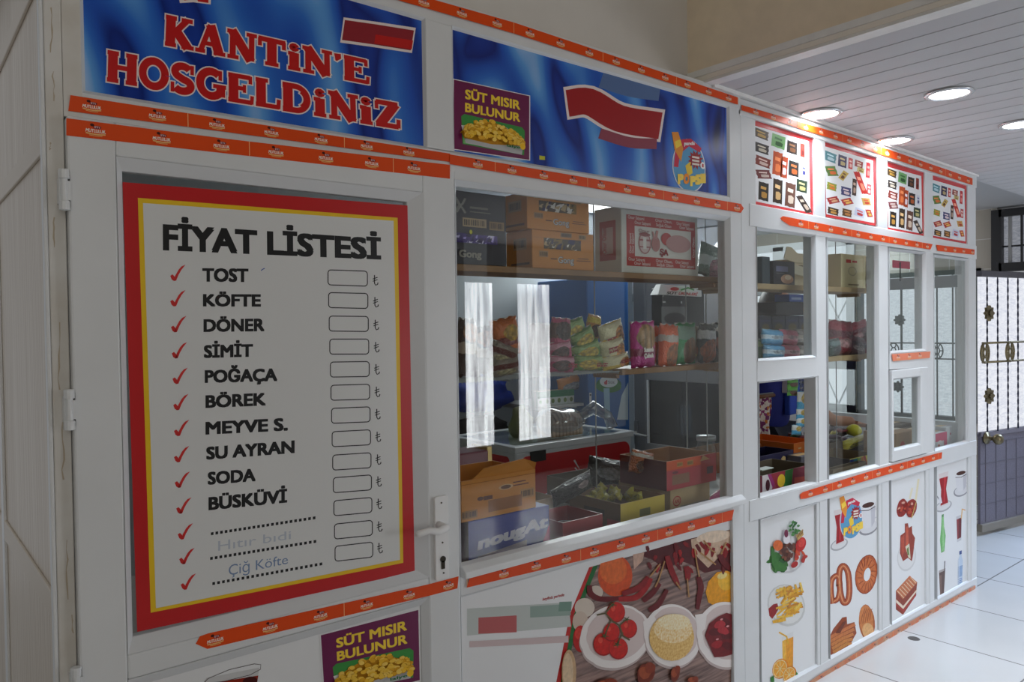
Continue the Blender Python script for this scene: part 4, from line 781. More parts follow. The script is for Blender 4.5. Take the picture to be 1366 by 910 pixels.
def sand(s):
    s.poly([(118, 668), (180, 600), (214, 630), (208, 690), (150, 776), (118, 752)], c(150, 62, 40)); s.poly([(118, 668), (180, 600), (214, 630), (150, 706)], c(206, 120, 78))
    for k in range(7): s.stroke([(124+k*10, 668-k*10), (154+k*9, 700-k*11)], 3.5, c(236, 206, 170))
    s.poly([(118, 706), (150, 736), (212, 660), (210, 672), (150, 750), (118, 720)], c(240, 220, 200)); s.poly([(118, 722), (150, 752), (209, 680), (208, 690), (150, 764), (118, 734)], c(180, 60, 50))
pf('sandwich_print', z7, P3, sand)
P4_ = ppanel('white panel with tea, coffee and bottled drink pictures', ((1248.5, 621), (1292.7, 609.3), (1247, 806.7), (1291.5, 780)))
pf('tea_print', z7, P4_, lambda s: (tea(s, 332, 172, .95), s.stroke([(298, 236), (316, 262)], 4, c(120, 120, 126)), s.poly([(310, 250), (320, 244), (326, 272), (314, 278)], c(230, 230, 236)))); pf('coffee_print', z7, P4_, lambda s: cup(s, 411, 145, .78))
def gbottle(s): s.poly([(324, 330), (333, 327), (335, 380), (342, 420), (336, 490), (322, 498), (316, 440), (322, 380)], c(120, 190, 110)); s.poly([(328, 332), (332, 331), (333, 390), (336, 430), (332, 488), (327, 490)], c(160, 216, 150)); s.poly([(324, 326), (333, 323), (333, 334), (324, 337)], c(90, 150, 90))
pf('green_bottle_print', z7, P4_, gbottle)
def cola(s): s.poly([(389, 335), (415, 325), (412, 440), (393, 450)], c(206, 206, 210)); s.poly([(391, 348), (413, 338), (411, 428), (394, 436)], c(110, 30, 36)); s.poly([(391, 348), (400, 344), (400, 432), (394, 436)], c(150, 56, 60)); s.stroke([(414, 300), (430, 306)], 4, c(236, 170, 80)); s.stroke([(416, 300), (412, 345)], 4, c(236, 190, 110))
pf('cola_print', z7, P4_, cola)
def iced(s): s.poly([(311, 578), (341, 566), (334, 680), (317, 690)], c(180, 170, 168)); s.poly([(312, 588), (340, 576), (334, 678), (317, 688)], c(96, 72, 66)); s.poly([(313, 600), (324, 596), (324, 684), (317, 688)], c(126, 98, 88)); s.stroke([(338, 534), (336, 580)], 4, c(90, 80, 80))
pf('iced_drink_print', z7, P4_, iced)
def water(s): s.poly([(404, 490), (413, 487), (413, 510), (419, 530), (416, 648), (396, 656), (397, 535), (404, 512)], c(196, 212, 232)); s.poly([(403, 490), (414, 486), (414, 502), (403, 506)], c(60, 84, 150)); s.poly([(397, 560), (418, 552), (416, 600), (397, 610)], c(150, 178, 216)); [s.stroke([(397, 618+k*8), (416, 610+k*8)], 2.5, c(84, 120, 190)) for k in range(5)]; s.stroke([(400, 530), (400, 645)], 2.5, c(236, 240, 246))
pf('water_bottle_print', z7, P4_, water)
# big kitchen picture under the window
r = rect4((619.4, 791), (979.3, 697.4), (624, 906), (981, 906), YB2); z0 = H-1.5
KP = thing('kitchen_picture_panel', 'large panel with bowls of tomato, bulgur and pepper paste, under the window', 'panel', ((r[0]+r[1])/2, YB2, z0))
q = MB(); q.box(1.24, 2.535, YB2, YB2+.006, z0, H-.755, PANEL); q.build('panel_sheet', KP)
m, nt, b = nodes_mat('dark_wood_print'); N = nt.nodes.new; L = nt.links.new
tc = N('ShaderNodeTexCoord'); mp = N('ShaderNodeMapping'); mp.inputs['Rotation'].default_value = (0, R(22), 0); mp.inputs['Scale'].default_value = (2, 1, 26); n_ = N('ShaderNodeTexNoise'); n_.inputs['Scale'].default_value = 3; n_.inputs['Detail'].default_value = 5
rr = N('ShaderNodeValToRGB'); rr.color_ramp.elements[0].color = lin((84, 56, 50)); rr.color_ramp.elements[1].color = lin((164, 130, 118)); rr.color_ramp.elements[0].position = .35; rr.color_ramp.elements[1].position = .68
L(tc.outputs['Object'], mp.inputs[0]); L(mp.outputs[0], n_.inputs[0]); L(n_.outputs[0], rr.inputs[0]); L(rr.outputs[0], b.inputs['Base Color']); b.inputs['Roughness'].default_value = .25
WOODP = m
K = zoom(760, 700, 4.335, YB2)
# stripes and wood ground
pf('photo_ground', K, KP, lambda s: s.poly([(155, 235), (945, 25), (945, 1600), (-150, 1600), (-70, 1000), (24, 520)], WOODP))
pf('red_stripe', K, KP, lambda s: s.poly([(112, 247), (136, 241), (24, 520), (-70, 1000), (-150, 1600), (-176, 1600), (-96, 1000), (0, 520)], c(196, 44, 40)), 2); pf('green_stripe', K, KP, lambda s: s.poly([(134, 241), (164, 233), (48, 520), (-44, 1000), (-124, 1600), (-150, 1600), (-70, 1000), (24, 520)], c(30, 110, 50)), 3)
def chillies(s):
    CH = [c(138, 16, 20), c(164, 26, 26), c(104, 10, 16)]; ST = c(176, 130, 80)
    s.poly([(390, 170), (700, 80), (945, 25), (945, 270), (860, 260), (780, 280), (700, 230), (640, 210), (560, 260), (470, 200)], c(84, 16, 20)); s.poly([(700, 85), (945, 28), (945, 130), (880, 170), (800, 250), (740, 190), (705, 130)], c(206, 176, 150)); s.ell(830, 70, 100, 34, c(236, 214, 190), -10)
    for _ in range(34): x, y = rn.uniform(430, 930), rn.uniform(90, 270); a = rn.uniform(40, 130); l = rn.uniform(30, 60); s.stroke([(x, y), (x+l*math.cos(R(a))*.6, y+l*math.sin(R(a))*.5), (x+l*math.cos(R(a)), y+l*math.sin(R(a)))], [16, 22, 6], rn.choice(CH)); s.k -= .6
    for pts in ([(110, 350), (120, 400), (180, 430), (300, 425)], [(280, 430), (380, 420), (440, 360), (470, 310)], [(420, 440), (470, 400), (520, 340)], [(455, 495), (510, 460), (560, 375)], [(560, 180), (580, 250), (610, 320), (625, 350)], [(740, 300), (755, 360), (745, 420), (735, 490)], [(670, 240), (680, 290), (675, 320)], [(860, 170), (890, 220), (940, 270)], [(300, 400), (400, 360), (450, 300)]): qq = cr(pts, 4); s.stroke(qq, [14+20*math.sin(math.pi*min(1, .25+.72*k/len(qq))) for k in range(len(qq))], rn.choice(CH))
    for pts in ([(490, 360), (510, 320), (545, 210)], [(460, 300), (500, 250), (520, 225)], [(720, 140), (730, 220), (745, 300)], [(770, 90), (820, 150), (840, 160)], [(675, 310), (685, 420)], [(840, 230), (750, 160)], [(610, 330), (640, 375)], [(900, 100), (870, 170)]): s.stroke(pts, 8, ST)
pf('chilli_print', K, KP, chillies, 4)
pf('orange_print', K, KP, lambda s: (s.ell(262, 295, 100, 120, c(216, 84, 36)) , s.ell(250, 260, 80, 84, c(228, 110, 50)), s.poly([(150, 232), (370, 170), (370, 60), (140, 120)], PANEL), s.poly([(365, 172), (430, 160), (420, 210), (370, 260)], c(206, 170, 150))) and None, 5)
pf('garlic_print', K, KP, lambda s: (s.ell(150, 390, 42, 38, c(206, 190, 176)), s.ell(85, 480, 58, 56, c(214, 200, 186)), s.ell(60, 560, 45, 60, c(206, 186, 170))) and None, 7)
pf('tomato_print', K, KP, lambda s: (s.ell(62, 660, 44, 78, c(190, 30, 24)), s.ell(50, 630, 22, 34, c(216, 60, 48))) and None, 11)
pf('lemon_print', K, KP, lambda s: (s.poly([(785, 390), (800, 330), (850, 275), (910, 266), (945, 285), (945, 440), (850, 475), (800, 450)], c(236, 160, 24)), s.ell(900, 330, 44, 50, c(248, 190, 60)), s.ell(880, 295, 30, 18, c(250, 222, 140), -20)) and None, 9)
def scallop(x, y, rx, ry, rot): return [(x+(rx*math.cos(t)*(1+.028*abs(math.sin(6*t))))*math.cos(R(rot))-(ry*math.sin(t))*math.sin(R(rot)), y+rx*math.cos(t)*(1+.028*abs(math.sin(6*t)))*math.sin(R(rot))+ry*math.sin(t)*math.cos(R(rot))) for t in [2*math.pi*i/60 for i in range(60)]]
BW, BI, BS = c(236, 228, 224), c(214, 196, 192), c(190, 172, 168)
def bowls(s):
    clip = lambda pts: [(min(x, 945), y) for x, y in pts]
    for x, y, rx, ry, rot in ((262, 645, 205, 180, -22), (592, 640, 160, 182, -12), (900, 635, 165, 190, -10)):
        s.poly(clip(scallop(x-4, y+14, rx, ry, rot)), BS); s.poly(clip(scallop(x, y, rx, ry, rot)), BW); s.poly(clip(scallop(x+8, y-14, rx*.86, ry*.84, rot)), BI)
    s.poly([(420, 560), (480, 515), (500, 560), (480, 620), (430, 640)], BW); s.poly([(720, 520), (790, 510), (780, 600), (740, 640)], BW)
pf('bowl_print', K, KP, bowls, 16)
def toms(s):
    TR_, TL_ = c(206, 34, 24), c(232, 80, 62)
    for x, y, r_ in ((262, 505, 54), (335, 600, 50), (190, 690, 60), (275, 715, 56), (235, 620, 48)): s.ell(x, y, r_, r_*1.12, c(166, 20, 18)); s.ell(x, y-4, r_*.93, r_*1.04, TR_); s.ell(x-r_*.3, y-r_*.4, r_*.22, r_*.3, TL_)
    STM = c(96, 84, 50)
    s.stroke([(150, 520), (200, 510), (240, 555), (280, 580), (300, 640), (340, 665)], 10, STM); s.stroke([(200, 510), (240, 458)], 9, STM); s.stroke([(280, 580), (322, 545)], 8, STM); s.stroke([(230, 550), (195, 640)], 8, STM); s.stroke([(300, 620), (265, 690)], 8, STM)
    for x, y in ((240, 460), (322, 545), (192, 640), (265, 690)): [s.stroke([(x, y), (x+26*math.cos(R(a)), y+20*math.sin(R(a)))], [8, 2], c(70, 84, 40)) for a in range(10, 370, 72)]
pf('vine_tomato_print', K, KP, toms, 32)
SPK = mat((226, 176, 84), .5, col2=(250, 236, 196), scale=110, name='bulgur_print')
pf('bulgur_print', K, KP, lambda s: (s.ell(584, 650, 130, 136, mat((206, 150, 60), .5, col2=(240, 206, 130), scale=120)), s.ell(592, 600, 112, 84, SPK), s.ell(598, 560, 92, 46, mat((250, 240, 210), .5, col2=(236, 206, 140), scale=120))) and None, 40)
def paste(s):
    s.poly([(775, 640), (800, 570), (850, 530), (900, 508), (945, 520), (945, 745), (880, 762), (830, 765), (810, 720)], c(120, 14, 22)); [s.ell(x, y, 34, 22, rn.choice([c(160, 26, 34), c(96, 10, 18), c(180, 44, 52)]), rn.uniform(-40, 40), 12, wob=.08) for x, y in ((830, 620), (890, 560), (900, 640), (845, 690), (905, 700), (860, 575), (880, 610))]
    for x, y in ((870, 545), (905, 585), (845, 660)): s.ell(x, y, 9, 5, c(230, 160, 160), -20)
pf('pepper_paste_print', K, KP, paste, 46)
for i, (x, y, rx, ry, rot) in enumerate(((430, 860, 50, 60, 20), (600, 860, 26, 44, 10), (200, 930, 60, 40, 10), (700, 900, 30, 24, 0))):
    pf('dried_pepper_print', K, KP, lambda s: (s.ell(x, y, rx, ry, c(122, 44, 20), rot, wob=.06), s.ell(x-5, y-8, rx*.7, ry*.6, c(166, 76, 40), rot, wob=.06), s.ell(x+rx*.5, y-ry*.6, rx*.6, ry*.55, c(140, 54, 26), rot, wob=.06)), 60+5*i)
pf('plate_print', K, KP, lambda s: (s.ell(-10, 850, 42, 130, c(206, 170, 130)), s.ell(-16, 850, 30, 110, c(228, 200, 166))) and None, 40)
Kz = zoom(590, 680, 3.332, YB2)
def emblem(s):
    G1, G2, R1 = flat_c(150, 170, 160), flat_c(120, 150, 136), flat_c(190, 100, 100)
    s.poly([(110, 440), (560, 412), (572, 520), (110, 560)], c(196, 202, 198)); s.poly([(160, 480), (330, 470), (330, 545), (160, 552)], R1); s.poly([(390, 430), (570, 418), (570, 470), (390, 480)], G1); s.poly([(520, 410), (575, 408), (572, 450), (515, 452)], G2); s.poly([(120, 585), (560, 560), (560, 590), (120, 612)], c(210, 190, 190))
pf('coloured_emblem', Kz, KP, emblem, 4)
s_ = Print(Kz, base=4); s_.text('keyfiniz yerinde', (445, 405), (542, 384), (541, 371), (445, 392), c(176, 40, 44), .02, .2); s_.build('small_lettering', KP)
c = flat_c
# ------------------------------------------------------------------ downlights
LED = glow('lamp_face', (252, 254, 255), 22)
RIM = mat((226, 228, 230), .2, .6)
def downlight(x, y, lab, pw=2.6):
    z = czr(x)
    t = thing('ceiling_downlight', lab, 'ceiling light', (x, y, z), 'round downlights')
    q = MB(); q.lathe([(.068, .002), (.084, .0), (.088, -.004), (.084, -.008), (.071, -.009), (.068, -.005)], (x, y, z), RIM, 32, cap=False); q.build('rim', t, smooth=True)
    q = MB(); q.lathe([(.0, -.004), (.069, -.004), (.069, .001)], (x, y, z), LED, 32); q.build('lamp_face', t)
    l = bpy.data.lights.new('lamp', 'AREA'); l.shape = 'DISK'; l.size = .13; l.energy = pw; l.spread = R(100); l.color = (.8, .89, 1); o = bpy.data.objects.new('lamp', l); C.objects.link(o); o.location = (x, y, z-.012); adopt(o, t)
for x, y, lab in ((3.42, -1.04, 'round lit downlight out of frame, third row from the kiosk'), (4.15, -1.02, 'round lit downlight out of frame, third row, further from the hall'), (4.9, -1.5, 'round lit downlight out of frame, near the entrance'), (3.55, -1.55, 'round lit downlight out of frame, fourth row from the kiosk')): downlight(x, y, lab)
for (px_, py_, lab) in ((1266, 124, 'round lit downlight nearest the viewer, in the middle of the plank ceiling'), (1095, 151, 'round lit downlight above the first snack poster'), (1193, 187, 'round lit downlight above the second and third snack posters'), (1362, 165, 'round lit downlight cut by the right edge of the photo')):
    p = onZ(px_, py_, H+.9-.0195*.9); z = czr(p.x); p = onZ(px_, py_, z)
    downlight(p.x, p.y, lab)
# ================================================================== inside the kiosk
WOOD = mat((150, 108, 66), .5, noise_amt=.25, scale=9, name='shelf_wood'); WOODL = mat((176, 148, 108), .5, noise_amt=.2, scale=9)
WIRE = mat((150, 152, 152), .5); STEEL = mat((176, 180, 182), .3, .7); GREYP = mat((118, 120, 122), .5)
ZC = H-.745                                                    # counter top
def pbx(pl, pr, pt, pb_, Y):
    a, b_ = onY(pl, (pt+pb_)/2, Y), onY(pr, (pt+pb_)/2, Y); t, u = onY((pl+pr)/2, pt, Y), onY((pl+pr)/2, pb_, Y); return a.x, b_.x, u.z, t.z
def board_(name, label, x0, x1, y0, y1, zt, th=.02, m=WOOD, brackets=True):
    t = thing(name, label, 'shelf', ((x0+x1)/2, (y0+y1)/2, zt-th)); q = MB(); q.box(x0, x1, y0, y1, zt-th, zt, m); q.build('board', t, bevel=.002)
    if brackets:
        for x in (x0+.03, x1-.05): q = MB(); q.prism([(x, zt-th), (x+.02, zt-th), (x+.02, zt-th-.016), (x+.008, zt-th-.016)], y0+.06, y1, m); q.build('bracket', t)
    return t
cnt = thing('shop_counter', 'long pale counter inside the glass, under the boxes of sweets', 'counter', (2.6, .4, 0))
q = MB(); q.box(.32, 4.88, .083, .8, ZC-.03, ZC, mat((186, 186, 184), .35)); q.build('worktop', cnt, bevel=.004)
q = MB(); q.box(.36, 4.86, .12, .78, .08, ZC-.03, mat((150, 148, 146), .5)); q.build('cabinet_body', cnt); q = MB(); q.box(.36, 4.86, .16, .74, 0, .08, mat((60, 60, 60), .6)); q.build('plinth', cnt)
# ------------------------------------------------------------------ cartons
def carton(name, label, x0, x1, y0, y1, z0, z1, m, front=None, left=None, group=None, open_=False, wall=None, cat='box', flaps=0, yaw=0.):
    t = thing(name, label, cat, ((x0+x1)/2, (y0+y1)/2, z0), group)
    q = MB(); w_ = .004; wall = wall or m
    if open_:
        q.box(x0, x1, y0, y1, z0, z0+w_, wall)
        for a in ((x0, x1, y0, y0+w_), (x0, x1, y1-w_, y1), (x0, x0+w_, y0+w_, y1-w_), (x1-w_, x1, y0+w_, y1-w_)): q.box(*a, z0+w_, z1, wall)
        bd = q.build('tray' if not flaps else 'body', t)
        s_ = Print(face_uv(x0, x1, z0, z1, y0)); s_.rect(0, 0, 1, 1, m); s_.build('printed_side', bd); s_ = Print(side_uv(y1, y0, z0, z1, x0), (-1, 0, 0)); s_.rect(0, 0, 1, 1, m); s_.build('printed_side', bd)
    else:
        q.box(x0, x1, y0, y1, z0, z1, m); bd = q.build('body', t, bevel=.003)
        q = MB(); q.box(x0+.002, x1-.002, (y0+y1)/2-.018, (y0+y1)/2+.018, z1, z1+.0006, mat((190, 160, 110), .3)); q.build('sealing_tape', bd)
    if front: s_ = Print(face_uv(x0, x1, z0, z1, y0), base=3); front(s_); s_.build('front_print', bd)
    if left: s_ = Print(side_uv(y1, y0, z0, z1, x0), (-1, 0, 0), base=3); left(s_); s_.build('side_print', bd)
    return t
def barcode(s, a0, b0, a1, b1, bg=None, ink=None):
    s.rect(a0, b0, a1, b1, bg or c(200, 160, 110)); n = 12
    for k in range(n): x = a0+(a1-a0)*(.06+.88*k/n); s.rect(x, b0+(b1-b0)*.18, x+(a1-a0)*.88/n*rn.choice((.3, .5, .65)), b1-(b1-b0)*.18, ink or c(50, 40, 36)); s.k -= .9
def foil(s, a0, b0, a1, b1, cols, n=26):
    s.rect(a0, b0, a1, b1, cols[0])
    for _ in range(n):
        x, y = rn.uniform(a0, a1), rn.uniform(b0, b1); w_, h_ = (a1-a0)*rn.uniform(.03, .1), (b1-b0)*rn.uniform(.1, .45)
        s.poly([(max(a0, x-w_), max(b0, y-h_*.6)), (min(a1, x+w_*.5), max(b0, y-h_)), (min(a1, x+w_), min(b1, y+h_)), (max(a0, x-w_*.3), min(b1, y+h_*.5))], rn.choice(cols)); s.k -= .8
CORR = mat((206, 134, 58), .6, noise_amt=.1, scale=20, name='orange_brown_card'); DKB = mat((44, 36, 44), .5); BRN = mat((150, 112, 74), .7, noise_amt=.12, scale=18, name='brown_card'); DBRN = mat((92, 76, 58), .7, noise_amt=.15, scale=18)
CREAM = mat((206, 192, 160), .6, noise_amt=.08, scale=12)
S1 = H+.190
board_('upper_shelf', 'brown wooden shelf high in the big window, carrying the cartons', 1.246, 2.71, .12, .30, S1)
for x in (1.29, 2.09, 2.64, 2.78, 3.9):
    q = MB(); q.tube([(x, .303, ZC+.001), (x, .303, H+.929)], .0026, WIRE, 6); tag(q.build('shelf_rod'), 'thin grey rod standing on the counter behind the window shelves', 'rod', 'rods behind the window shelves')
def fr_dark(s):
    foil(s, .02, .3, .4, .43, [c(60, 40, 110), c(130, 110, 190), c(40, 30, 60), c(190, 180, 220)]); foil(s, .36, .3, .86, .42, [c(80, 60, 130), c(170, 150, 220), c(60, 44, 90), c(210, 200, 230)]); barcode(s, .36, .52, .7, .64, c(176, 150, 120)); barcode(s, .74, .5, .96, .62, c(150, 120, 90)); barcode(s, .02, .52, .16, .66, c(150, 120, 80))
    s.textr('Gong', .3, .1, .62, .2, c(150, 142, 132), .03); s.stroke([(.26, .7), (.3, .78), (.36, .82), (.4, .9)], .03, c(130, 124, 118)); s.stroke([(.4, .7), (.36, .76), (.3, .82), (.27, .9)], .03, c(130, 124, 118)); s.textr('X', .27, .7, .4, .88, c(140, 134, 128)); s.rect(.46, .72, .76, .735, c(120, 112, 106)); s.rect(.46, .77, .72, .8, c(120, 112, 106)); s.ell(.47, .45, .02, .03, c(210, 200, 60))
carton('snack_carton', 'dark carton with purple foil at the left end of the upper shelf', 1.262, 1.528, .135, .29, S1, S1+.222, DKB, fr_dark)
def fr_gong(s):
    foil(s, .18, .52, .78, .8, [c(90, 76, 60), c(190, 160, 120), c(60, 50, 80), c(220, 210, 200), c(140, 110, 60)], 34); s.textr('Gong', .4, .16, .66, .34, c(110, 104, 104), .03); s.textr('Gong', .4, .17, .65, .33, c(206, 196, 190)); barcode(s, .1, .3, .24, .46, c(170, 130, 90)); s.rect(.28, .25, .38, .28, c(110, 76, 60)); s.rect(.7, .24, .94, .26, c(120, 80, 60)); s.rect(.72, .3, .9, .32, c(120, 80, 60)); barcode(s, .44, .85, .62, .97, c(150, 120, 90)); barcode(s, .74, .83, .86, .95, c(170, 136, 90)); s.rect(0, .8, 1, .805, c(150, 100, 60))
def lf_gong(s): s.rect(.2, .1, .9, .16, c(120, 84, 56)); barcode(s, .3, .5, .8, .8, c(180, 140, 96))
x0, x1, z0, z1 = pbx(710, 792, 309, 362, .13); carton('snack_carton', 'orange-brown biscuit carton standing on the upper shelf, lower of two', x0, x1, .13, .265, S1, S1+.126, CORR, fr_gong, lf_gong, 'cartons on the upper shelf')
x0, x1, z0, z1 = pbx(703, 786, 258, 313, .13); carton('snack_carton', 'orange-brown biscuit carton lying on top of its twin, upper of two', x0, x1, .13, .265, S1+.127, S1+.245, CORR, fr_gong, lf_gong, 'cartons on the upper shelf')
WC = mat((206, 202, 194), .6); RW = c(178, 62, 58); TXW = c(226, 206, 200)
def fr_salca(s):
    s.rect(.06, .11, .96, .88, RW); s.rect(.16, .26, .9, .72, c(214, 206, 200))
    for (a, y, w_, tx) in ((.08, .82, .2, 'Onur Salyami'), (.16, .75, .2, 'Onur Salyami'), (.42, .82, .22, 'Onur Olsun,'), (.43, .75, .2, 'Soğuk Olsun'), (.7, .81, .18, 'Onur Salyami'), (.74, .75, .2, 'Onur Salyami'), (.08, .19, .2, 'Onur Salyami'), (.15, .13, .2, 'Onur Salyami'), (.42, .19, .22, 'Onur Olsun,'), (.43, .13, .22, 'Soğuk Olsun'), (.68, .19, .18, 'Onur Salyami'), (.74, .13, .2, 'Onur Salyami')):
        s.text(tx, (a, y), (a+w_, y-.004), (a+w_, y+.045), (a, y+.049), TXW, .01); s.k -= .5
    for a in (.09, .12): s.text('Onur Salyami', (a+.025, .3), (a+.025, .6), (a, .6), (a, .3), TXW, .01)
    s.text('Onur Olsun,', (.945, .3), (.945, .64), (.915, .64), (.915, .3), TXW, .01)
    s.ell(.28, .47, .08, .17, c(170, 110, 110)); s.ell(.28, .47, .065, .15, c(206, 180, 176)); s.rect(.21, .5, .36, .53, c(160, 90, 90)); s.rect(.21, .4, .36, .42, c(160, 90, 90)); s.rect(.26, .38, .3, .56, c(224, 216, 210)); s.ell(.28, .6, .07, .03, c(150, 80, 80)); s.ell(.42, .47, .055, .12, c(176, 116, 112)); s.stroke([(.42, .55), (.44, .68)], .03, c(190, 130, 124)); s.stroke([(.4, .55), (.38, .66)], .02, c(190, 130, 124))
    s.ell(.56, .56, .07, .1, RW); s.ell(.72, .5, .17, .14, c(188, 140, 138)); s.textr('ŞA', .47, .3, .58, .4, c(150, 40, 44), .03); s.textr('Onur', .2, .63, .34, .68, c(150, 90, 90)); 
def lf_salca(s): s.rect(.2, .2, .8, .8, c(176, 90, 86)); s.rect(.3, .3, .7, .7, c(200, 180, 176)); s.text('Onur Olsun', (.45, .3), (.45, .7), (.3, .7), (.3, .3), RW, .02)
x0, x1, z0, z1 = pbx(829, 931, 281, 371, .135); carton('meat_carton', 'white carton with a red printed frame at the right of the upper shelf', x0, x1, .135, .27, S1, z1, WC, fr_salca, lf_salca)
# ------------------------------------------------------------------ soft packs
_pk = {}
def packmat(main, band, blob, bz=(.62, .86), bc=(.5, .34), br_=(.36, .26), crinkle=.5, rough=.28, strands=0):
    key = (main, band, blob, bz, bc, br_, strands)
    if key in _pk: return _pk[key]
    m, nt, b = nodes_mat('printed_film'); N = nt.nodes.new; L = nt.links.new
    tc = N('ShaderNodeTexCoord'); sp = N('ShaderNodeSeparateXYZ'); L(tc.outputs['Generated'], sp.inputs[0])
    def mth(op, a, b_=None):
        n = N('ShaderNodeMath'); n.operation = op
        for i, v in enumerate((a, b_)):
            if v is None: continue
            if isinstance(v, (int, float)): n.inputs[i].default_value = v
            else: L(v, n.inputs[i])
        return n.outputs[0]
    nz = N('ShaderNodeTexNoise'); nz.inputs['Scale'].default_value = 9; nz.inputs['Detail'].default_value = 3; L(tc.outputs['Generated'], nz.inputs[0])
    X_, Z_ = sp.outputs['X'], sp.outputs['Z']; Zw = mth('ADD', Z_, mth('MULTIPLY', mth('SUBTRACT', nz.outputs[0], .5), .12))
    inb = mth('MULTIPLY', mth('GREATER_THAN', Zw, bz[0]), mth('LESS_THAN', Zw, bz[1]))
    dx = mth('DIVIDE', mth('SUBTRACT', X_, bc[0]), br_[0]); dz = mth('DIVIDE', mth('SUBTRACT', Zw, bc[1]), br_[1]); d = mth('LESS_THAN', mth('ADD', mth('MULTIPLY', dx, dx), mth('MULTIPLY', dz, dz)), 1.0)
    vr = N('ShaderNodeTexVoronoi'); vr.inputs['Scale'].default_value = 7
    if strands:
        mp = N('ShaderNodeMapping'); mp.inputs['Scale'].default_value = (strands, 1, 1.2); L(tc.outputs['Generated'], mp.inputs[0]); L(mp.outputs[0], vr.inputs['Vector']); vr.inputs['Scale'].default_value = 1.5
    else: L(tc.outputs['Generated'], vr.inputs['Vector'])
    rr = N('ShaderNodeValToRGB'); e = rr.color_ramp.elements; l = lin(blob); e[0].color = l; e[1].color = tuple(v*.35 for v in l[:3])+(1,); e[0].position = .15; e[1].position = .75; L(vr.outputs['Distance'], rr.inputs[0])
    m1 = N('ShaderNodeMixRGB'); m1.inputs[1].default_value = lin(main); m1.inputs[2].default_value = lin(band); L(inb, m1.inputs[0]); m2 = N('ShaderNodeMixRGB'); L(d, m2.inputs[0]); L(m1.outputs[0], m2.inputs[1]); L(rr.outputs[0], m2.inputs[2]); L(m2.outputs[0], b.inputs['Base Color'])
    b.inputs['Roughness'].default_value = rough; b.inputs['Specular IOR Level'].default_value = .8; b.inputs['Coat Weight'].default_value = .4; b.inputs['Coat Roughness'].default_value = .12
    n2 = N('ShaderNodeTexNoise'); n2.inputs['Scale'].default_value = 5.5; n2.inputs['Detail'].default_value = 4; n2.inputs['Distortion'].default_value = 1.5; L(tc.outputs['Generated'], n2.inputs[0]); bp = N('ShaderNodeBump'); bp.inputs['Strength'].default_value = crinkle; bp.inputs['Distance'].default_value = .02; L(n2.outputs[0], bp.inputs['Height']); L(bp.outputs[0], b.inputs['Normal']); L(bp.outputs[0], b.inputs['Coat Normal'])
    _pk[key] = m; return m
_seed = [0]
def film(w_, h_, t_, m, name, parent, loc, tilt=0., yaw=0., lean=0.):
    _seed[0] += 1; sd_ = _seed[0]*7.3; nx, nz = 12, 14; vs = []; fs = []
    for side in (-1, 1):
        for j in range(nz+1):
            for i in range(nx+1):
                u, v = i/nx*2-1, j/nz*2-1; bulge = max(0, 1-abs(u)**2.6)**.7*max(0, 1-abs(v)**4)**.8; wr = noise.noise(Vector((u*2+sd_, v*2, side)))*.22+noise.noise(Vector((u*5, v*6+sd_, side*2)))*.08
                x = u*w_/2*(1-.05*(1-v*v)*(abs(u) > .9)); z = v*h_/2+(.02*h_*math.sin(u*9+sd_) if abs(v) > .99 else 0); vs.append(Vector((x, side*t_/2*bulge*(1+wr)+(.0006*side), z)))
    n = (nx+1)*(nz+1)
    for s_ in range(2):
        for j in range(nz):
            for i in range(nx):
                a = s_*n+j*(nx+1)+i; f = (a, a+1, a+nx+2, a+nx+1); fs.append(f if s_ == 0 else f[::-1])
    rim = [i for i in range(nx+1)]+[j*(nx+1)+nx for j in range(1, nz+1)]+[nz*(nx+1)+i for i in range(nx-1, -1, -1)]+[j*(nx+1) for j in range(nz-1, 0, -1)]
    for k in range(len(rim)): a, b_ = rim[k], rim[(k+1) % len(rim)]; fs.append((b_, a, n+a, n+b_))
    M = Matrix.Rotation(yaw, 3, 'Z') @ Matrix.Rotation(lean, 3, 'X') @ Matrix.Rotation(tilt, 3, 'Y')
    me = bpy.data.meshes.new(name); me.from_pydata(vs, [], fs); me.materials.append(m); me.polygons.foreach_set('use_smooth', [True]*len(fs)); me.update()
    o = bpy.data.objects.new(name, me); C.objects.link(o); o.location = loc; o.rotation_euler = M.to_euler()
    if parent: adopt(o, parent)
    return o
def pack(name, label, cat, group, pl, pr, pt, pb_, Y, th, m, tilt=0, text=None, tcol=None, yaw=0., lean=0., place=(.5, .5), foot=None):
    x0, x1, z0, z1 = pbx(pl, pr, pt, pb_, Y)
    if foot is not None: z0 = foot
    t = thing(name, label, cat, ((x0+x1)/2, Y, z0), group); o = film(x1-x0, z1-z0, th, m, 'bag', t, ((x0+x1)/2, Y, (z0+z1)/2), R(tilt), R(yaw), R(lean))
    q = MB(); w_ = (x1-x0)*.49; hh = (z1-z0)/2; s_ = film(x1-x0, .008, .003, mat((190, 186, 180), .25, .3), 'crimped_seal', t, Vector(((x0+x1)/2, Y, (z0+z1)/2)) + Matrix.Rotation(R(tilt), 3, 'Y') @ Vector((0, 0, hh-.003)), R(tilt), R(yaw), 0)
    if text:
        tt = R(tilt); ct, st = math.cos(tt), math.sin(tt); cx_, cz_ = (x0+x1)/2, (z0+z1)/2
        def f(u, v): a, b_ = (u-.5)*(x1-x0), (v-.5)*(z1-z0); return Vector((cx_+a*ct+b_*st, Y-th*.56, cz_-a*st+b_*ct))
        p = Print(f); k = place
        for i, ln in enumerate(text): p.textr(ln, k[0]-.2, k[1]-.13*i, k[0]+.2, k[1]+.1-.13*i, tcol, .05)
        p.build('lettering', o)
    return t
S2 = H-.158
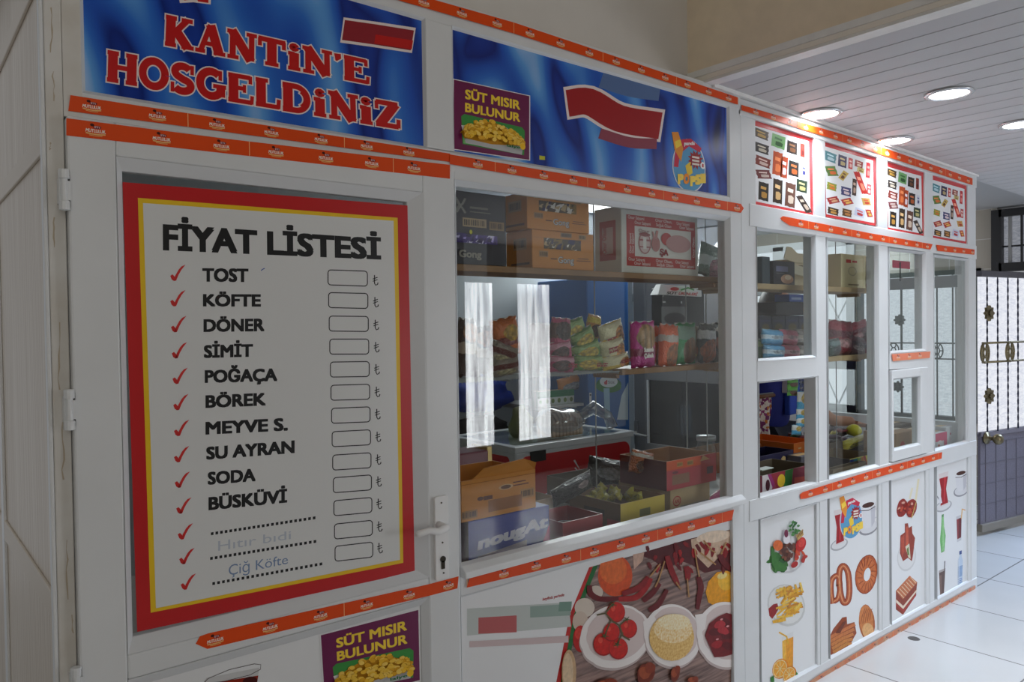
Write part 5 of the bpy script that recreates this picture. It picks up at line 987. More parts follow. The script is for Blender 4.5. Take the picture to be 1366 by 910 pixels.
board_('middle_shelf', 'brown wooden shelf at the right of the big window, under the stick crackers', 2.04, 2.71, .12, .30, S2, .02)
rk = thing('wire_rack', 'white wire shelf behind the left half of the big window', 'shelf', (1.64, .21, S2-.01))
for k in range(6): q = MB(); y = .13+.033*k; q.tube([(1.246, y, S2-.006), (2.035, y, S2-.006)], .002, WIRE, 6); q.build('wire', rk)
for x in (1.26, 1.52, 1.78, 2.02): q = MB(); q.tube([(x, .12, S2-.011), (x, .304, S2-.011)], .0025, WIRE, 6); q.build('cross_wire', rk)
q = MB(); n = 60
for i in range(n): x = 1.25+.78*i/n; q.tube([(x, .125, S2-.012), (x, .125, S2-.003)], .001, WIRE, 4)
q.build('front_edge', rk)
G_ = 'bags of sweets and crackers on the window shelves'
tinsel = packmat((110, 130, 120), (190, 200, 200), (150, 80, 100), (.3, .6), (.6, .3), (.35, .3), .9)
pack('sweet_bag', 'clear bag of wrapped sweets with green tinsel at the right end of the upper shelf', 'bag', G_, 932, 967, 328, 372, .2, .06, tinsel, 12, foot=S1)
BK = packmat((70, 44, 34), (180, 160, 140), (190, 120, 60), (.4, .58), (.5, .75), (.4, .16), .6)
OB = packmat((200, 104, 40), (120, 40, 30), (220, 170, 60), (.3, .5), (.6, .6), (.3, .2), .6)
SV = packmat((150, 136, 124), (110, 50, 44), (206, 190, 150), (.42, .68), (.45, .25), (.3, .16), .9)
TC_ = c(150, 34, 40)
z = S2
pack('snack_bag', 'orange and brown bag on top of the pile at the left of the wire rack', 'bag', G_, 656, 692, 424, 475, .22, .05, OB, -10)
pack('snack_bag', 'silver and maroon pack squeezed in the middle of the left pile', 'bag', G_, 650, 690, 458, 487, .2, .05, SV, 18)
pack('snack_bag', 'silver-brown pack at the bottom of the left pile on the wire rack', 'bag', G_, 651, 692, 477, 506, .19, .055, SV, -6, foot=z)
pack('snack_bag', 'dark brown bag right beside the window frame on the wire rack', 'bag', G_, 610, 634, 425, 506, .24, .07, BK, 4, foot=z)
pack('snack_bag', 'dark brown bag behind the bright reflection at the left of the rack', 'bag', G_, 630, 660, 436, 506, .28, .06, BK, -5, foot=z)
GP = packmat((150, 130, 130), (170, 150, 150), (120, 90, 90), (.4, .6), (.5, .3), (.3, .2), .5)
pack('snack_bag', 'pale pinkish pack standing left of the pink cake packs', 'bag', G_, 705, 738, 432, 504, .26, .05, GP, 2, foot=z)
PB = packmat((190, 70, 110), (120, 80, 70), (96, 66, 60), (.3, .8), (.5, .55), (.4, .3), .7, strands=6)
PK_ = packmat((196, 62, 112), (214, 150, 170), (110, 66, 60), (.62, .9), (.38, .4), (.34, .34), .6)
pack('cake_pack', 'brown and pink cake pack with a pointed top, highest of the pink column', 'bag', G_, 735, 760, 424, 463, .21, .05, PB, 4)
pack('cake_pack', 'bright pink cake pack in the middle of the pink column', 'bag', G_, 733, 761, 455, 481, .2, .055, PK_, -8)
pack('cake_pack', 'pink and white cake pack at the foot of the pink column', 'bag', G_, 734, 765, 475, 503, .18, .055, PK_, 4, ('POP', 'KEK'), TC_, place=(.72, .45), foot=z)
GN = packmat((96, 140, 50), (150, 180, 110), (230, 196, 60), (.6, .9), (.45, .4), (.36, .34), .6)
pack('cake_pack', 'olive green pack leaning at the top of the green column', 'bag', G_, 752, 780, 426, 457, .23, .045, GN, -14)
pack('cake_pack', 'green lemon cake pack, second from the top of the green column', 'bag', G_, 762, 792, 440, 463, .21, .05, GN, -22)
pack('cake_pack', 'green lemon cake pack, third from the top of the green column', 'bag', G_, 762, 800, 457, 481, .2, .055, GN, -12)
pack('cake_pack', 'green lemon cake pack facing out at the foot of the green column', 'bag', G_, 765, 803, 474, 504, .18, .06, GN, 2, ('POP', 'KEK'), TC_, place=(.78, .4), foot=z)
YL = packmat((226, 190, 50), (232, 222, 180), (236, 150, 36), (.35, .95), (.72, .4), (.25, .36), .6)
pack('cake_pack', 'yellow cake pack at the top of the yellow column', 'bag', G_, 799, 831, 430, 460, .22, .05, YL, -14, ('POP', 'KEK'), TC_, place=(.3, .3))
pack('cake_pack', 'cream and yellow orange cake pack in the middle of the yellow column', 'bag', G_, 800, 832, 452, 483, .2, .055, YL, -10, ('POP', 'KEK'), TC_, place=(.34, .6))
pack('cake_pack', 'cream and yellow orange cake pack at the foot of the yellow column', 'bag', G_, 803, 838, 473, 503, .18, .055, YL, -8, ('POP', 'KEK'), TC_, place=(.7, .5), foot=z)
pack('cake_pack', 'small orange and yellow pack poking up behind the yellow column', 'bag', G_, 783, 800, 420, 452, .27, .04, packmat((216, 150, 40), (230, 200, 60), (120, 70, 40), crinkle=.8), 10)
SK = packmat((206, 60, 150), (150, 50, 90), (206, 160, 110), (.26, .42), (.55, .66), (.42, .27), .5, strands=5)
pack('cracker_pack', 'magenta pack of stick crackers standing on the brown shelf', 'bag', G_, 841, 873, 429, 494, .16, .05, SK, -1, ('Susamlı', 'Çubuk'), c(236, 226, 220), place=(.52, .34), foot=z)
OR = packmat((232, 96, 36), (206, 190, 180), (190, 110, 50), (.58, .74), (.6, .28), (.36, .26), .6)
pack('cracker_pack', 'narrow orange pack tucked behind the magenta stick crackers', 'bag', G_, 867, 882, 435, 488, .22, .05, OR, 3, foot=z)
pack('cracker_pack', 'orange cracker pack leaning between the magenta and green packs', 'bag', G_, 879, 903, 433, 495, .15, .05, OR, 5, foot=z-.002)
GR = packmat((30, 150, 84), (126, 160, 140), (170, 120, 80), (.6, .9), (.62, .34), (.38, .3), .5, strands=5)
pack('cracker_pack', 'green cracker pack standing right of the leaning orange pack', 'bag', G_, 899, 927, 431, 491, .17, .05, GR, 1, foot=z)
pack('cracker_pack', 'clear bag of brown crackers with yellow ribbon, right of the green pack', 'bag', G_, 921, 938, 436, 490, .22, .05, packmat((130, 110, 90), (206, 180, 80), (150, 90, 50), (.2, .3)), -3, foot=z)
BO = packmat((34, 30, 32), (206, 206, 210), (190, 90, 40), (.6, .82), (.5, .3), (.46, .3), .6)
pack('cracker_pack', 'black and orange snack pack with white lettering, second from the right frame', 'bag', G_, 932, 953, 432, 488, .18, .06, BO, 3, foot=z)
pack('cracker_pack', 'black snack pack with reddish crisps right beside the frame', 'bag', G_, 950, 972, 430, 488, .17, .06, packmat((34, 36, 38), (210, 204, 200), (170, 90, 66), (.78, .86), (.5, .5), (.44, .28), .6), -2, foot=z)
# ------------------------------------------------------------------ counter behind the big window
def fr_blue(s):
    s.poly([(.84, 0), (1, 0), (1, .62)], c(196, 40, 110)); WT = c(206, 200, 214)
    s.text('nougAt', (.1, .42), (.98, .56), (.98, .8), (.1, .66), WT, .04, .1); s.poly([(.1, .08), (.7, .2), (.7, .4), (.1, .3)], c(150, 136, 150)); s.text('Cho', (.16, .04), (.42, .06), (.42, .2), (.16, .18), c(190, 50, 70), .05)
x0, x1, z0, z1 = pbx(621, 729, 680, 745, .13); zb_ = H-.585
carton('chocolate_box', 'blue and pink chocolate box with white letters behind the sill, under the orange carton', x0, x1, .115, .4, ZC, zb_, mat((30, 40, 142), .4), fr_blue, lambda s: s.rect(0, 0, 1, 1, c(60, 24, 40)))
def fr_or(s): 
    barcode(s, .0, .06, .2, .26, c(160, 110, 60)); s.ell(.24, .5, .04, .05, c(90, 50, 40)); s.rect(.28, .44, .4, .54, c(100, 56, 44)); s.rect(.68, .74, .86, .77, c(110, 60, 40)); s.rect(.64, .66, .9, .69, c(110, 60, 40)); barcode(s, .78, .3, .98, .54, c(180, 126, 70)); s.rect(.34, .12, .8, .42, c(150, 92, 46)); s.ell(.58, .68, .1, .07, c(206, 160, 110)); s.ell(.58, .68, .07, .05, c(110, 70, 50)); s.rect(0, .9, 1, .91, c(140, 84, 36))
ORC = mat((206, 130, 44), .6, noise_amt=.1, scale=22)
t = carton('biscuit_carton', 'orange cardboard carton with torn flap on top of the blue chocolate box', 1.325, 1.618, .115, .34, zb_+.002, zb_+.125, ORC, fr_or, None, None, True, ORC, flaps=1)
a = onY(630, 640, .115); q = MB(); q.hexa([(1.37, .117, zb_+.125), (1.618, .117, zb_+.125), (1.61, .1, zb_+.15), (1.56, .1, zb_+.168), (1.4, .1, zb_+.158)], [(1.37, .121, zb_+.125), (1.618, .121, zb_+.125), (1.61, .104, zb_+.15), (1.56, .104, zb_+.168), (1.4, .104, zb_+.158)], ORC); q.build('flap', t)
barc = Print(face_uv(1.325, 1.618, zb_, zb_+.17, .1)); barcode(barc, .86, .78, .97, .9, c(190, 140, 80)); 
t = thing('crimson_packet', 'crimson packet with a gold end behind the orange carton', 'box', (1.42, .5, ZC)); q = MB(); q.box(1.3, 1.72, .44, .62, ZC, ZC+.22, BRN); q.build('carton_base', t); x0, x1, z0, z1 = pbx(612, 652, 603, 626, .44); q = MB(); q.box(x0, x1, .44, .56, ZC+.222, z1, mat((120, 26, 50), .3)); q.build('packet', t, bevel=.006); q = MB(); q.box(x1, x1+.025, .45, .55, ZC+.222, z1+.01, mat((190, 160, 100), .3, .4)); q.build('gold_end', t, bevel=.004)
# trays of bars
DKW_ = packmat((30, 18, 22), (70, 40, 36), (200, 200, 210), (.4, .55), (.6, .5), (.18, .2), .8)
def heap(group, name, lab, x0, x1, y0, y1, z, n, w_, h_, th, m, rnd, cat='sweet', seal=False):
    for k in range(n):
        x, y = rnd.uniform(x0+w_/2, x1-w_/2), rnd.uniform(y0+h_/2, y1-h_/2)
        o = film(w_*rnd.uniform(.85, 1.1), h_, th, m, name, None, (x, y, z+rnd.uniform(0, th*1.6)), rnd.uniform(-.5, .5), rnd.uniform(-.8, .8), R(-90)+rnd.uniform(-.35, .35)); tag(o, lab, cat, group)
r9 = random.Random(9)
carton('bar_tray', 'brown display tray with dark wrapped bars, behind the red tray', 2.21, 2.72, .42, .72, ZC, ZC+.1, DBRN, None, None, 'open display trays', True, DBRN)
heap('dark wrapped bars in the back tray', 'chocolate_bar', 'dark wrapped chocolate bar lying in the back brown tray', 2.24, 2.68, .44, .7, ZC+.05, 9, .11, .05, .025, DKW_, r9)
carton('bar_tray', 'low brown tray beside the orange carton, with a dark bag in it', 1.7, 1.9, .32, .56, ZC, ZC+.12, BRN, None, None, 'open display trays', True, BRN)
pack('sweet_bag', 'dark bag with a red and white mark lying across the brown trays', 'bag', None, 735, 790, 640, 664, .3, .06, packmat((28, 20, 22), (40, 28, 28), (206, 180, 180), (.9, .95), (.68, .6), (.14, .18), .9), -14)
x0, x1, z0, z1 = pbx(736, 790, 678, 715, .105)
REDT = mat((150, 28, 32), .4)
t = carton('bar_tray', 'red display tray nearest the window sill with a white label', x0+.03, x1+.03, .085, .26, ZC, ZC+.1, REDT, lambda s: s.poly([(.2, .36), (.74, .34), (.74, .56), (.2, .58)], c(170, 160, 156)), None, 'open display trays', True, REDT)
heap('striped bars in the red tray', 'chocolate_bar', 'silver and red bar lying in the red tray', x0+.04, x1+.02, .1, .25, ZC+.03, 5, .08, .04, .02, packmat((170, 60, 60), (206, 206, 210), (90, 40, 40)), r9)
YC = mat((206, 178, 50), .45); x0, x1, z0, z1 = pbx(825, 884, 668, 705, .11)
t = carton('sweet_box', 'yellow open box full of yellow wrapped sweets', x0, x1, .1, .36, ZC, H-.632, YC, lambda s: (s.rect(.42, .46, .66, .7, c(120, 116, 70)), s.rect(0, .3, 1, .31, c(170, 146, 40)), s.rect(.3, .0, .78, .12, c(216, 200, 60))), lambda s: (s.rect(0, 0, 1, 1, c(110, 84, 52)), s.rect(.3, .5, .7, .7, c(70, 60, 44)), s.rect(.75, 0, 1, .45, c(176, 40, 40))), None, True, BRN)
YS = packmat((226, 210, 40), (240, 230, 120), (236, 224, 70), (.4, .6), crinkle=.9)
for k in range(26):
    x, y = r9.uniform(x0+.03, x1-.03), r9.uniform(.13, .33); tag(film(.04, .035, .022, YS, 'wrapped_sweet', None, (x, y, H-.65+r9.uniform(-.01, .022)), r9.uniform(-1, 1), r9.uniform(-1.5, 1.5), r9.uniform(-1, 1)), 'yellow wrapped sweet heaped in the yellow box', 'sweet', 'yellow wrapped sweets in the yellow box')
x0, x1, z0, z1 = pbx(890, 943, 655, 688, .13); zt_b = H-.627
carton('beige_carton', 'plain beige carton under the red open box, with a red oval mark', x0, x1, .115, .38, ZC, zt_b, mat((190, 160, 116), .6), lambda s: (s.ell(.16, .6, .1, .17, c(176, 60, 44)), s.ell(.16, .6, .08, .13, c(196, 150, 110)), s.textr('ANI', .1, .53, .22, .66, c(176, 60, 44), .03), s.rect(.24, .1, .95, .42, c(150, 140, 120))))
x0, x1, z0, z1 = pbx(885, 951, 610, 648, .12)
def fr_mar(s): s.rect(0, .68, .68, 1, c(206, 84, 40)); s.rect(0, 0, .68, .68, c(176, 56, 64)); s.rect(.68, 0, 1, 1, c(170, 34, 36)); barcode(s, .2, .76, .31, .9, c(190, 140, 70)); barcode(s, .4, .74, .52, .9, c(190, 140, 70)); s.rect(.1, .16, .44, .5, c(140, 94, 70)); s.ell(.16, .58, .06, .05, c(110, 40, 50)); s.rect(.8, .3, .93, .56, c(70, 30, 34)); s.poly([(.66, .8), (.72, 1), (.86, .82)], c(206, 160, 110))
t = carton('biscuit_box', 'red open box with orange band, standing on the beige carton', x0, x1, .105, .34, zt_b+.002, zt_b+.113, mat((92, 26, 34), .4), fr_mar, lambda s: (s.rect(0, .78, .3, 1, c(130, 50, 30)), s.rect(.72, .82, .9, .9, c(110, 60, 60))), None, True, mat((176, 130, 92), .7))
pack('biscuit_pack', 'shiny orange biscuit pack caught in the side of the red open box', 'bag', None, 840, 870, 602, 632, .24, .05, packmat((206, 110, 50), (230, 220, 210), (150, 90, 50), (.7, .85), crinkle=1.), 16)
pack('snack_bag', 'black and white bag leaning by the red open box', 'bag', None, 782, 832, 612, 650, .42, .06, packmat((26, 24, 26), (30, 28, 30), (150, 156, 166), (.9, .95), (.5, .5), (.36, .2), .8), 14)
jr = thing('glass_jar', 'clear glass jar with dark contents behind the red open box', 'jar', (2.98, .5, ZC)); p = onY(942, 600, .5)
q = MB(); q.lathe([(.0, 0), (.045, 0), (.048, .01), (.048, .15), (.04, .17), (.04, .19)], (p.x, .5, ZC), glass_mat('jar_glass', r0=.1), 20); q.build('jar_body', jr, smooth=True); q = MB(); q.lathe([(.0, .006), (.042, .006), (.043, .11), (.0, .115)], (p.x, .5, ZC), mat((40, 26, 22), .4), 16); q.build('contents', jr, smooth=True); q = MB(); q.lathe([(.0, .19), (.046, .19), (.046, .212), (.0, .214)], (p.x, .5, ZC), STEEL, 20); q.build('lid', jr, smooth=True)
jr.location = (p.x, .5, ZC)
for ch in jr.children: ch.matrix_parent_inverse = wm(jr).inverted()
pack('sweet_bag', 'pink and white packet lying at the right end of the window sill', 'bag', None, 944, 972, 655, 676, .14, .04, packmat((206, 60, 130), (226, 220, 226), (226, 220, 226), (.3, .7)), -16)
# ------------------------------------------------------------------ freezer and coolers at the back
fz = thing('chest_freezer', 'red chest freezer with grey rim and glass top behind the counter', 'freezer', (3.05, 1.7, 0))
FX0, FX1, FY0, FY1, FZ = 2.585, 3.5, 1.39, 2.0, H-.64
GRIM = mat((206, 211, 214), .3); FRED = mat((196, 28, 34), .3)
q = MB(); q.box(FX0, FX1, FY0, FY1, .1, FZ-.03, GRIM); q.build('cabinet', fz, bevel=.012)
def rr_(x0, x1, z0, z1, r_): 
    pts = []
    for cx_, cz_, a0 in ((x1-r_, z0+r_, -90), (x1-r_, z1-r_, 0), (x0+r_, z1-r_, 90), (x0+r_, z0+r_, 180)): pts += [(cx_+r_*math.cos(R(a0+15*k)), cz_+r_*math.sin(R(a0+15*k))) for k in range(7)]
    return pts
q = MB(); q.prism(rr_(FX0+.03, FX1-.02, .2, FZ-.058, .05), FY0-.004, FY0+.01, FRED); tag(q.build('front_panel', fz), 'glossy red front panel')
q = MB(); q.hexa([(FX0-.004, FY1-.03-(p[0]-FX0)*.6, p[1]) for p in rr_(FX0+.03, FX1-.02, .2, FZ-.058, .05)], [(FX0+.01, FY1-.03-(p[0]-FX0)*.6, p[1]) for p in rr_(FX0+.03, FX1-.02, .2, FZ-.058, .05)], FRED); tag(q.build('side_panel', fz), 'red side panel')
q = MB(); 
for a in ((FX0-.012, FX1+.012, FY0-.012, FY0+.04), (FX0-.012, FX1+.012, FY1-.04, FY1+.012), (FX0-.012, FX0+.04, FY0+.04, FY1-.04), (FX1-.04, FX1+.012, FY0+.04, FY1-.04)): q.box(*a, FZ-.035, FZ, GRIM)
q.build('rim', fz, bevel=.005); q = MB(); q.box(FX0+.03, FX1-.03, FY0+.03, FY1-.03, FZ-.006, FZ-.002, GLASS); q.build('glass_lid', fz)
a = onY(718, 608, FY0); q = MB(); q.box(a.x-.06, a.x+.05, FY0-.008, FY0-.003, a.z-.03, a.z+.03, BLACK); q.build('name_plate', fz)
s_ = Print(lambda x, y: onY(x, y, FY0-.0045)); WS = c(206, 170, 170); s_.textr('U', 704, 625, 712, 617, WS, .04); s_.stroke([(766, 614), (773, 626)], [2.6, .6], c(230, 220, 220)); s_.stroke([(767, 624), (773, 631)], [2, .5], c(230, 210, 210)); s_.build('white_marks', fz)
for x in (FX0+.08, FX1-.08):
    q = MB(); q.box(x-.03, x+.03, FY0+.05, FY1-.05, 0, .1, BLACK); q.build('foot', fz)
# bag of bread on the freezer
br_ = thing('bread_bag', 'plastic bag of sliced bread lying on the freezer lid', 'bag', (3.2, 1.62, FZ)); m = glass_mat('thin_clear_plastic', (220, 220, 220), .2, .12)
x0, x1, z0, z1 = pbx(722, 768, 545, 586, 1.58)
for k in range(9):
    x = x0+.03+(x1-x0-.06)*k/8; q = MB(); h = .12+.03*math.sin(k/8*math.pi); q.hexa([(x-.011, 1.5+.14*u, FZ+h*v) for u, v in ((0, 0), (1, 0), (1, .75), (.8, 1), (.2, 1), (0, .75))], [(x+.011, 1.5+.14*u, FZ+h*v) for u, v in ((0, 0), (1, 0), (1, .75), (.8, 1), (.2, 1), (0, .75))], mat((176, 150, 122), .7)); q.build('slice', br_, bevel=.003)
q = MB(); q.ball(((x0+x1)/2, 1.57, FZ+.085), (x1-x0)/2+.03, .12, .085, m, 18, 10, lump=.3, seed=3); q.build('plastic_wrap', br_, smooth=True); q = MB(); q.tube([(x1+.02, 1.55, FZ+.1), (x1+.07, 1.5, FZ+.15), (x1+.14, 1.45, FZ+.1), (x1+.17, 1.44, FZ+.03)], [.03, .045, .03, .035], m, 10); q.build('bag_neck', br_, smooth=True)
# blue cooler with a round dairy mark
bc_ = thing('blue_cooler', 'tall blue drinks cooler with a green and white dairy mark, behind the freezer', 'cooler', (4.2, 2.2, 0)); BY = 2.06
x0 = onY(783, 450, BY).x; x1 = onY(839, 450, BY).x; zt2 = onY(812, 372, BY).z
q = MB(); q.box(x0, x1, BY, 2.58, 0.05, zt2, mat((30, 92, 160), .35)); q.build('body', bc_, bevel=.01); q = MB(); q.box(x0+.03, x1-.03, BY+.05, 2.5, 0, .05, BLACK); q.build('foot', bc_)
def cool(s):
    s.ell(812, 513, 17, 10, c(40, 100, 50)); s.ell(812, 516, 17, 8, c(60, 120, 60)); s.ell(812, 509, 12, 8, c(206, 214, 216)); s.textr('d', 806, 513, 810, 507, c(190, 40, 50), .05); s.textr('Süt', 811, 512, 820, 508, c(150, 150, 160), .02); s.poly([(829, 528), (838, 510), (838, 560), (823, 560)], c(190, 206, 212)); s.poly([(805, 518), (813, 518), (814, 558), (807, 558)], c(150, 186, 206)); s.rect(779+7, 524, 789, 543, c(206, 206, 204)); s.rect(786.5, 526, 788.5, 528, c(60, 60, 60))
s_ = Print(lambda x, y: onY(x, y, BY-.001)); cool(s_); s_.build('front_print', bc_)
# black dairy cooler on a wall bracket
dc = thing('dairy_cooler', 'black countertop dairy cooler with a white slanted sign', 'cooler', (4.6, 1.7, 1.45)); DY = 1.62
x0, x1, z0, z1 = pbx(884, 940, 385, 488, DY); DB = mat((44, 45, 47), .35)
q = MB(); q.box(x0, x1, DY, DY+.1, z0, z1, DB); q.build('body', dc, bevel=.008)
a = [onY(*p, DY-.02) for p in ((878, 393), (936, 396), (940, 383), (886, 379))]; q = MB(); q.hexa([(v.x, DY-.02+(.03 if i > 1 else 0), v.z) for i, v in enumerate(a)], [(v.x, DY+.05, v.z) for v in a], mat((190, 192, 190), .35)); q.build('sign', dc)
s_ = Print(lambda x, y: onY(x, y, DY-.028)); s_.text('SÜT', (889, 392.5), (903, 393), (904, 389.5), (890, 389), c(50, 60, 50), .03); s_.text('ÜRÜNLERİ', (905, 393.2), (930, 394.5), (931, 391), (906, 389.5), c(176, 30, 36), .03); s_.ell(900, 385.5, 6, 2.4, c(190, 40, 40)); s_.stroke([(908, 387), (918, 384), (926, 387)], 2, c(50, 140, 60)); s_.build('lettering', dc)
q = MB(); b0, b1 = onY(882, 409, DY), onY(916, 445, DY); q.box(b0.x, b1.x, DY-.004, DY, b1.z, b0.z, mat((120, 122, 124), .15)); q.build('glass_door', dc); s_ = Print(lambda x, y: onY(x, y, DY-.006)); s_.rect(884, 402, 888, 404, c(206, 206, 206)); s_.rect(908, 402, 910, 405, c(206, 206, 206)); s_.ell(900, 425, 14, 8, c(70, 70, 72)); s_.build('controls', dc)
q = MB(); q.box(x0-.02, 4.9, DY-.02, DY+.14, z0-.025, z0-.001, GREYP); t = q.build('wall_bracket_shelf'); tag(t, 'grey bracket shelf under the black dairy cooler', 'shelf')
# door in the end wall of the kiosk
dr = thing('inner_door', 'grey PVC door with a lever handle at the back right of the kiosk', 'door', (4.9, 2.1, 0)); GD = mat((112, 111, 110), .4); DX = 4.89
y0, y1 = 1.6, 2.56; g0 = onX(868, 520, DX).y
for nm, a, b_, z0, z1 in (('stile', g0, y1, .01, 2.02), ('stile', y0, y0+.1, .01, 2.02), ('rail', y0+.1, g0, 1.06, 1.15) if False else ('rail', y0+.1, g0, H-.45, 2.02), ('rail', y0+.1, g0, .01, .6)): q = MB(); q.box(DX-.045, DX, a, b_, z0, z1, GD); q.build(nm, dr, bevel=.004)
q = MB(); q.box(DX-.025, DX-.02, y0+.08, g0+.01, .58, H-.44, glass_mat('shade_tinted_glass', (110, 112, 114))); q.build('glass_pane', dr); q = MB(); q.box(DX-.05, DX-.03, g0-.012, g0, .6, H-.45, mat((210, 210, 208), .3)); q.build('glazing_bead', dr)  # pane tint stands in for darkness in the space beyond
a = onX(849, 577, DX-.05); q = MB(); q.box(DX-.056, DX-.045, a.y-.02, a.y+.02, a.z-.1, a.z+.1, GD); q.build('handle_plate', dr, bevel=.004); q = MB(); q.tube([(DX-.05, a.y, a.z), (DX-.1, a.y, a.z), (DX-.108, a.y-.03, a.z-.004), (DX-.108, a.y-.16, a.z-.012)], [.014, .013, .014, .011], mat((150, 149, 146), .35), 12); q.build('lever_handle', dr, smooth=True)
wn = MB(); a, b_ = onY(904, 541, 3.2), onY(921, 578, 3.2); wn.box(a.x, b_.x, 3.19, 3.2, b_.z, a.z, glow('small_daylit_window', (206, 222, 240), 1.6)); win = wn.build('window_7'); struct(win, 'small barred daylit window seen through the inner door')
for k in range(4): x = a.x+(b_.x-a.x)*k/3; q = MB(); q.box(x-.008, x+.008, 3.17, 3.19, b_.z, a.z, LAT); q.build('bar', win)
for k in range(3): z = b_.z+(a.z-b_.z)*k/2; q = MB(); q.box(a.x, b_.x, 3.165, 3.18, z-.008, z+.008, LAT); q.build('bar', win)
# things on the back wall
def cloth_lump(name, label, cat, pl, pr, pt, pb_, Y, dep, m, strap=True, seed=1):
    x0, x1, z0, z1 = pbx(pl, pr, pt, pb_, Y); t = thing(name, label, cat, ((x0+x1)/2, Y, z0)); q = MB(); q.ball(((x0+x1)/2, Y+dep/2, (z0+z1)/2), (x1-x0)/2*1.12, dep/2, (z1-z0)/2*1.15, m, 20, 14, lump=.45, seed=seed); q.build('body', t, smooth=True)
    if strap: q = MB(); xm = (x0+x1)/2; q.tube([(xm-.06, Y+.02, z1-.02), (xm-.04, Y+dep*.6, z1+.12), (xm+.04, Y+dep*.6, z1+.12), (xm+.06, Y+.02, z1-.02)], .012, m, 8); q.build('strap', t, smooth=True)
    return t
cloth_lump('school_bag', 'blue bag hanging on the back wall left of the freezer', 'bag', 612, 690, 506, 548, 2.38, .2, mat((36, 66, 170), .6, noise_amt=.3, scale=14), seed=2)
cloth_lump('coat', 'black coat hanging below the blue bag', 'coat', 615, 692, 562, 606, 2.36, .2, mat((28, 28, 32), .7), False, 4)
cloth_lump('cushion', 'olive green cushion leaning behind the freezer', 'cushion', 694, 716, 546, 584, 1.74, .14, mat((120, 124, 84), .7), False, 6)
ws = board_('wall_shelf', 'white shelf at the back carrying a row of small green boxes', 3.42, 3.82, 2.1, 2.6, onY(740, 541, 2.12).z, .02, mat((190, 192, 190), .5))
zsh = onY(740, 541, 2.12).z
for k in range(6):
    x = onY(717+k*8.2, 530, 2.13).x; w_ = .058; t = carton('tea_box', 'small green and white box in the row on the back wall shelf', x, x+w_, 2.13, 2.2, zsh+.001, onY(740, 521, 2.13).z, mat((196, 204, 196), .5), lambda s: (s.rect(0, .55, 1, 1, c(40, 120, 76)), s.ell(.5, .3, .26, .16, c(110, 130, 60))), None, 'row of small green boxes')
pack('snack_bag', 'orange and black bag lying on the back wall shelf above the green boxes', 'bag', None, 743, 776, 502, 522, 2.165, .06, packmat((206, 130, 40), (40, 40, 40), (190, 190, 190), (.0, .3)), -8)
# ------------------------------------------------------------------ right bays: shelves
S3 = H+.172; S4 = H-.163
X3e = 3.95
board_('side_shelf', 'pale wooden upper shelf behind the first and second right-hand panes', 2.72, X3e, .12, .30, S3, .024, WOODL); board_('side_shelf', 'pale wooden lower shelf behind the right-hand panes, holding soft packets', 2.72, X3e, .12, .30, S4, .024, WOODL)
x0, x1, z0, z1 = pbx(1027, 1055, 349, 378, .16)
carton('biscuit_carton', 'small black carton with a cream roll picture on the right-hand upper shelf', x0, x1, .14, .3, S3, z1, mat((38, 36, 46), .4), lambda s: (s.rect(.1, .55, .66, .78, c(120, 120, 150)), s.ell(.62, .25, .3, .2, c(206, 160, 130)), s.ell(.66, .32, .16, .1, c(236, 216, 190)), s.rect(.1, .46, .5, .49, c(120, 116, 120))), lambda s: s.ell(.5, .3, .3, .2, c(90, 50, 40)))
x0, x1, z0, z1 = pbx(1011, 1027, 350, 378, .2); carton('biscuit_carton', 'dark teal carton tucked beside the frame on the right-hand upper shelf', x0-.06, onY(1027, 364, .16).x-.03, .14, .29, S3, S3+.12, mat((40, 56, 66), .5))
x0, x1, z0, z1 = pbx(1058, 1086, 335, 382, .2); t = carton('torn_carton', 'beige torn carton with ragged flaps on the right-hand upper shelf', x0, x1+.05, .2, .3, S3, S3+.13, CREAM, lambda s: (s.rect(.0, .5, 1, .6, c(150, 136, 104)), s.rect(.2, .7, .9, .78, c(90, 80, 60))), None, None, True, CREAM, flaps=1)
a = [onY(*p, .19) for p in ((1046, 345), (1050, 329), (1056, 330), (1064, 338), (1076, 339), (1084, 337), (1086, 352), (1060, 350))]; q = MB(); q.hexa([(v.x, .19, v.z) for v in a], [(v.x, .194, v.z) for v in a], CREAM); q.build('flap', t); a = [onY(*p, .17) for p in ((1055, 352), (1072, 356), (1086, 368), (1084, 372), (1055, 364))]; q = MB(); q.hexa([(v.x, .17, v.z) for v in a], [(v.x, .174, v.z) for v in a], mat((190, 182, 158), .6)); q.build('flap', t)
x0, x1, z0, z1 = pbx(1117, 1146, 340, 386, .17); CR2 = mat((214, 200, 160), .55)
carton('cream_box', 'tall cream box with a red mark behind the second right-hand pane', x0, x1, .15, .25, S3, z1, CR2, lambda s: (s.rect(.22, .74, .44, .84, c(190, 60, 50)), s.rect(.5, .76, .72, .82, c(190, 60, 50)), s.ell(.5, .5, .2, .14, c(176, 166, 140)), s.ell(.5, .5, .16, .11, c(206, 192, 152)), s.rect(.3, .08, .8, .12, c(140, 124, 96))))
x0, x1, z0, z1 = pbx(1146, 1162, 342, 386, .2); carton('cream_box', 'cream box with a column of red lettering, right of the tall cream box', x0+.004, x1, .18, .29, S3, z1, CR2, lambda s: ([s.rect(.3, .2+.09*k, .85, .25+.09*k, c(196, 80, 60)) for k in range(7)], s.rect(.2, .03, .9, .16, c(180, 40, 40))))
pack('snack_bag', 'blue packet at the right end of the upper shelf behind the second pane', 'bag', None, 1157, 1171, 348, 390, .17, .04, packmat((40, 70, 120), (70, 110, 150), (30, 40, 60)), 2, foot=S3)
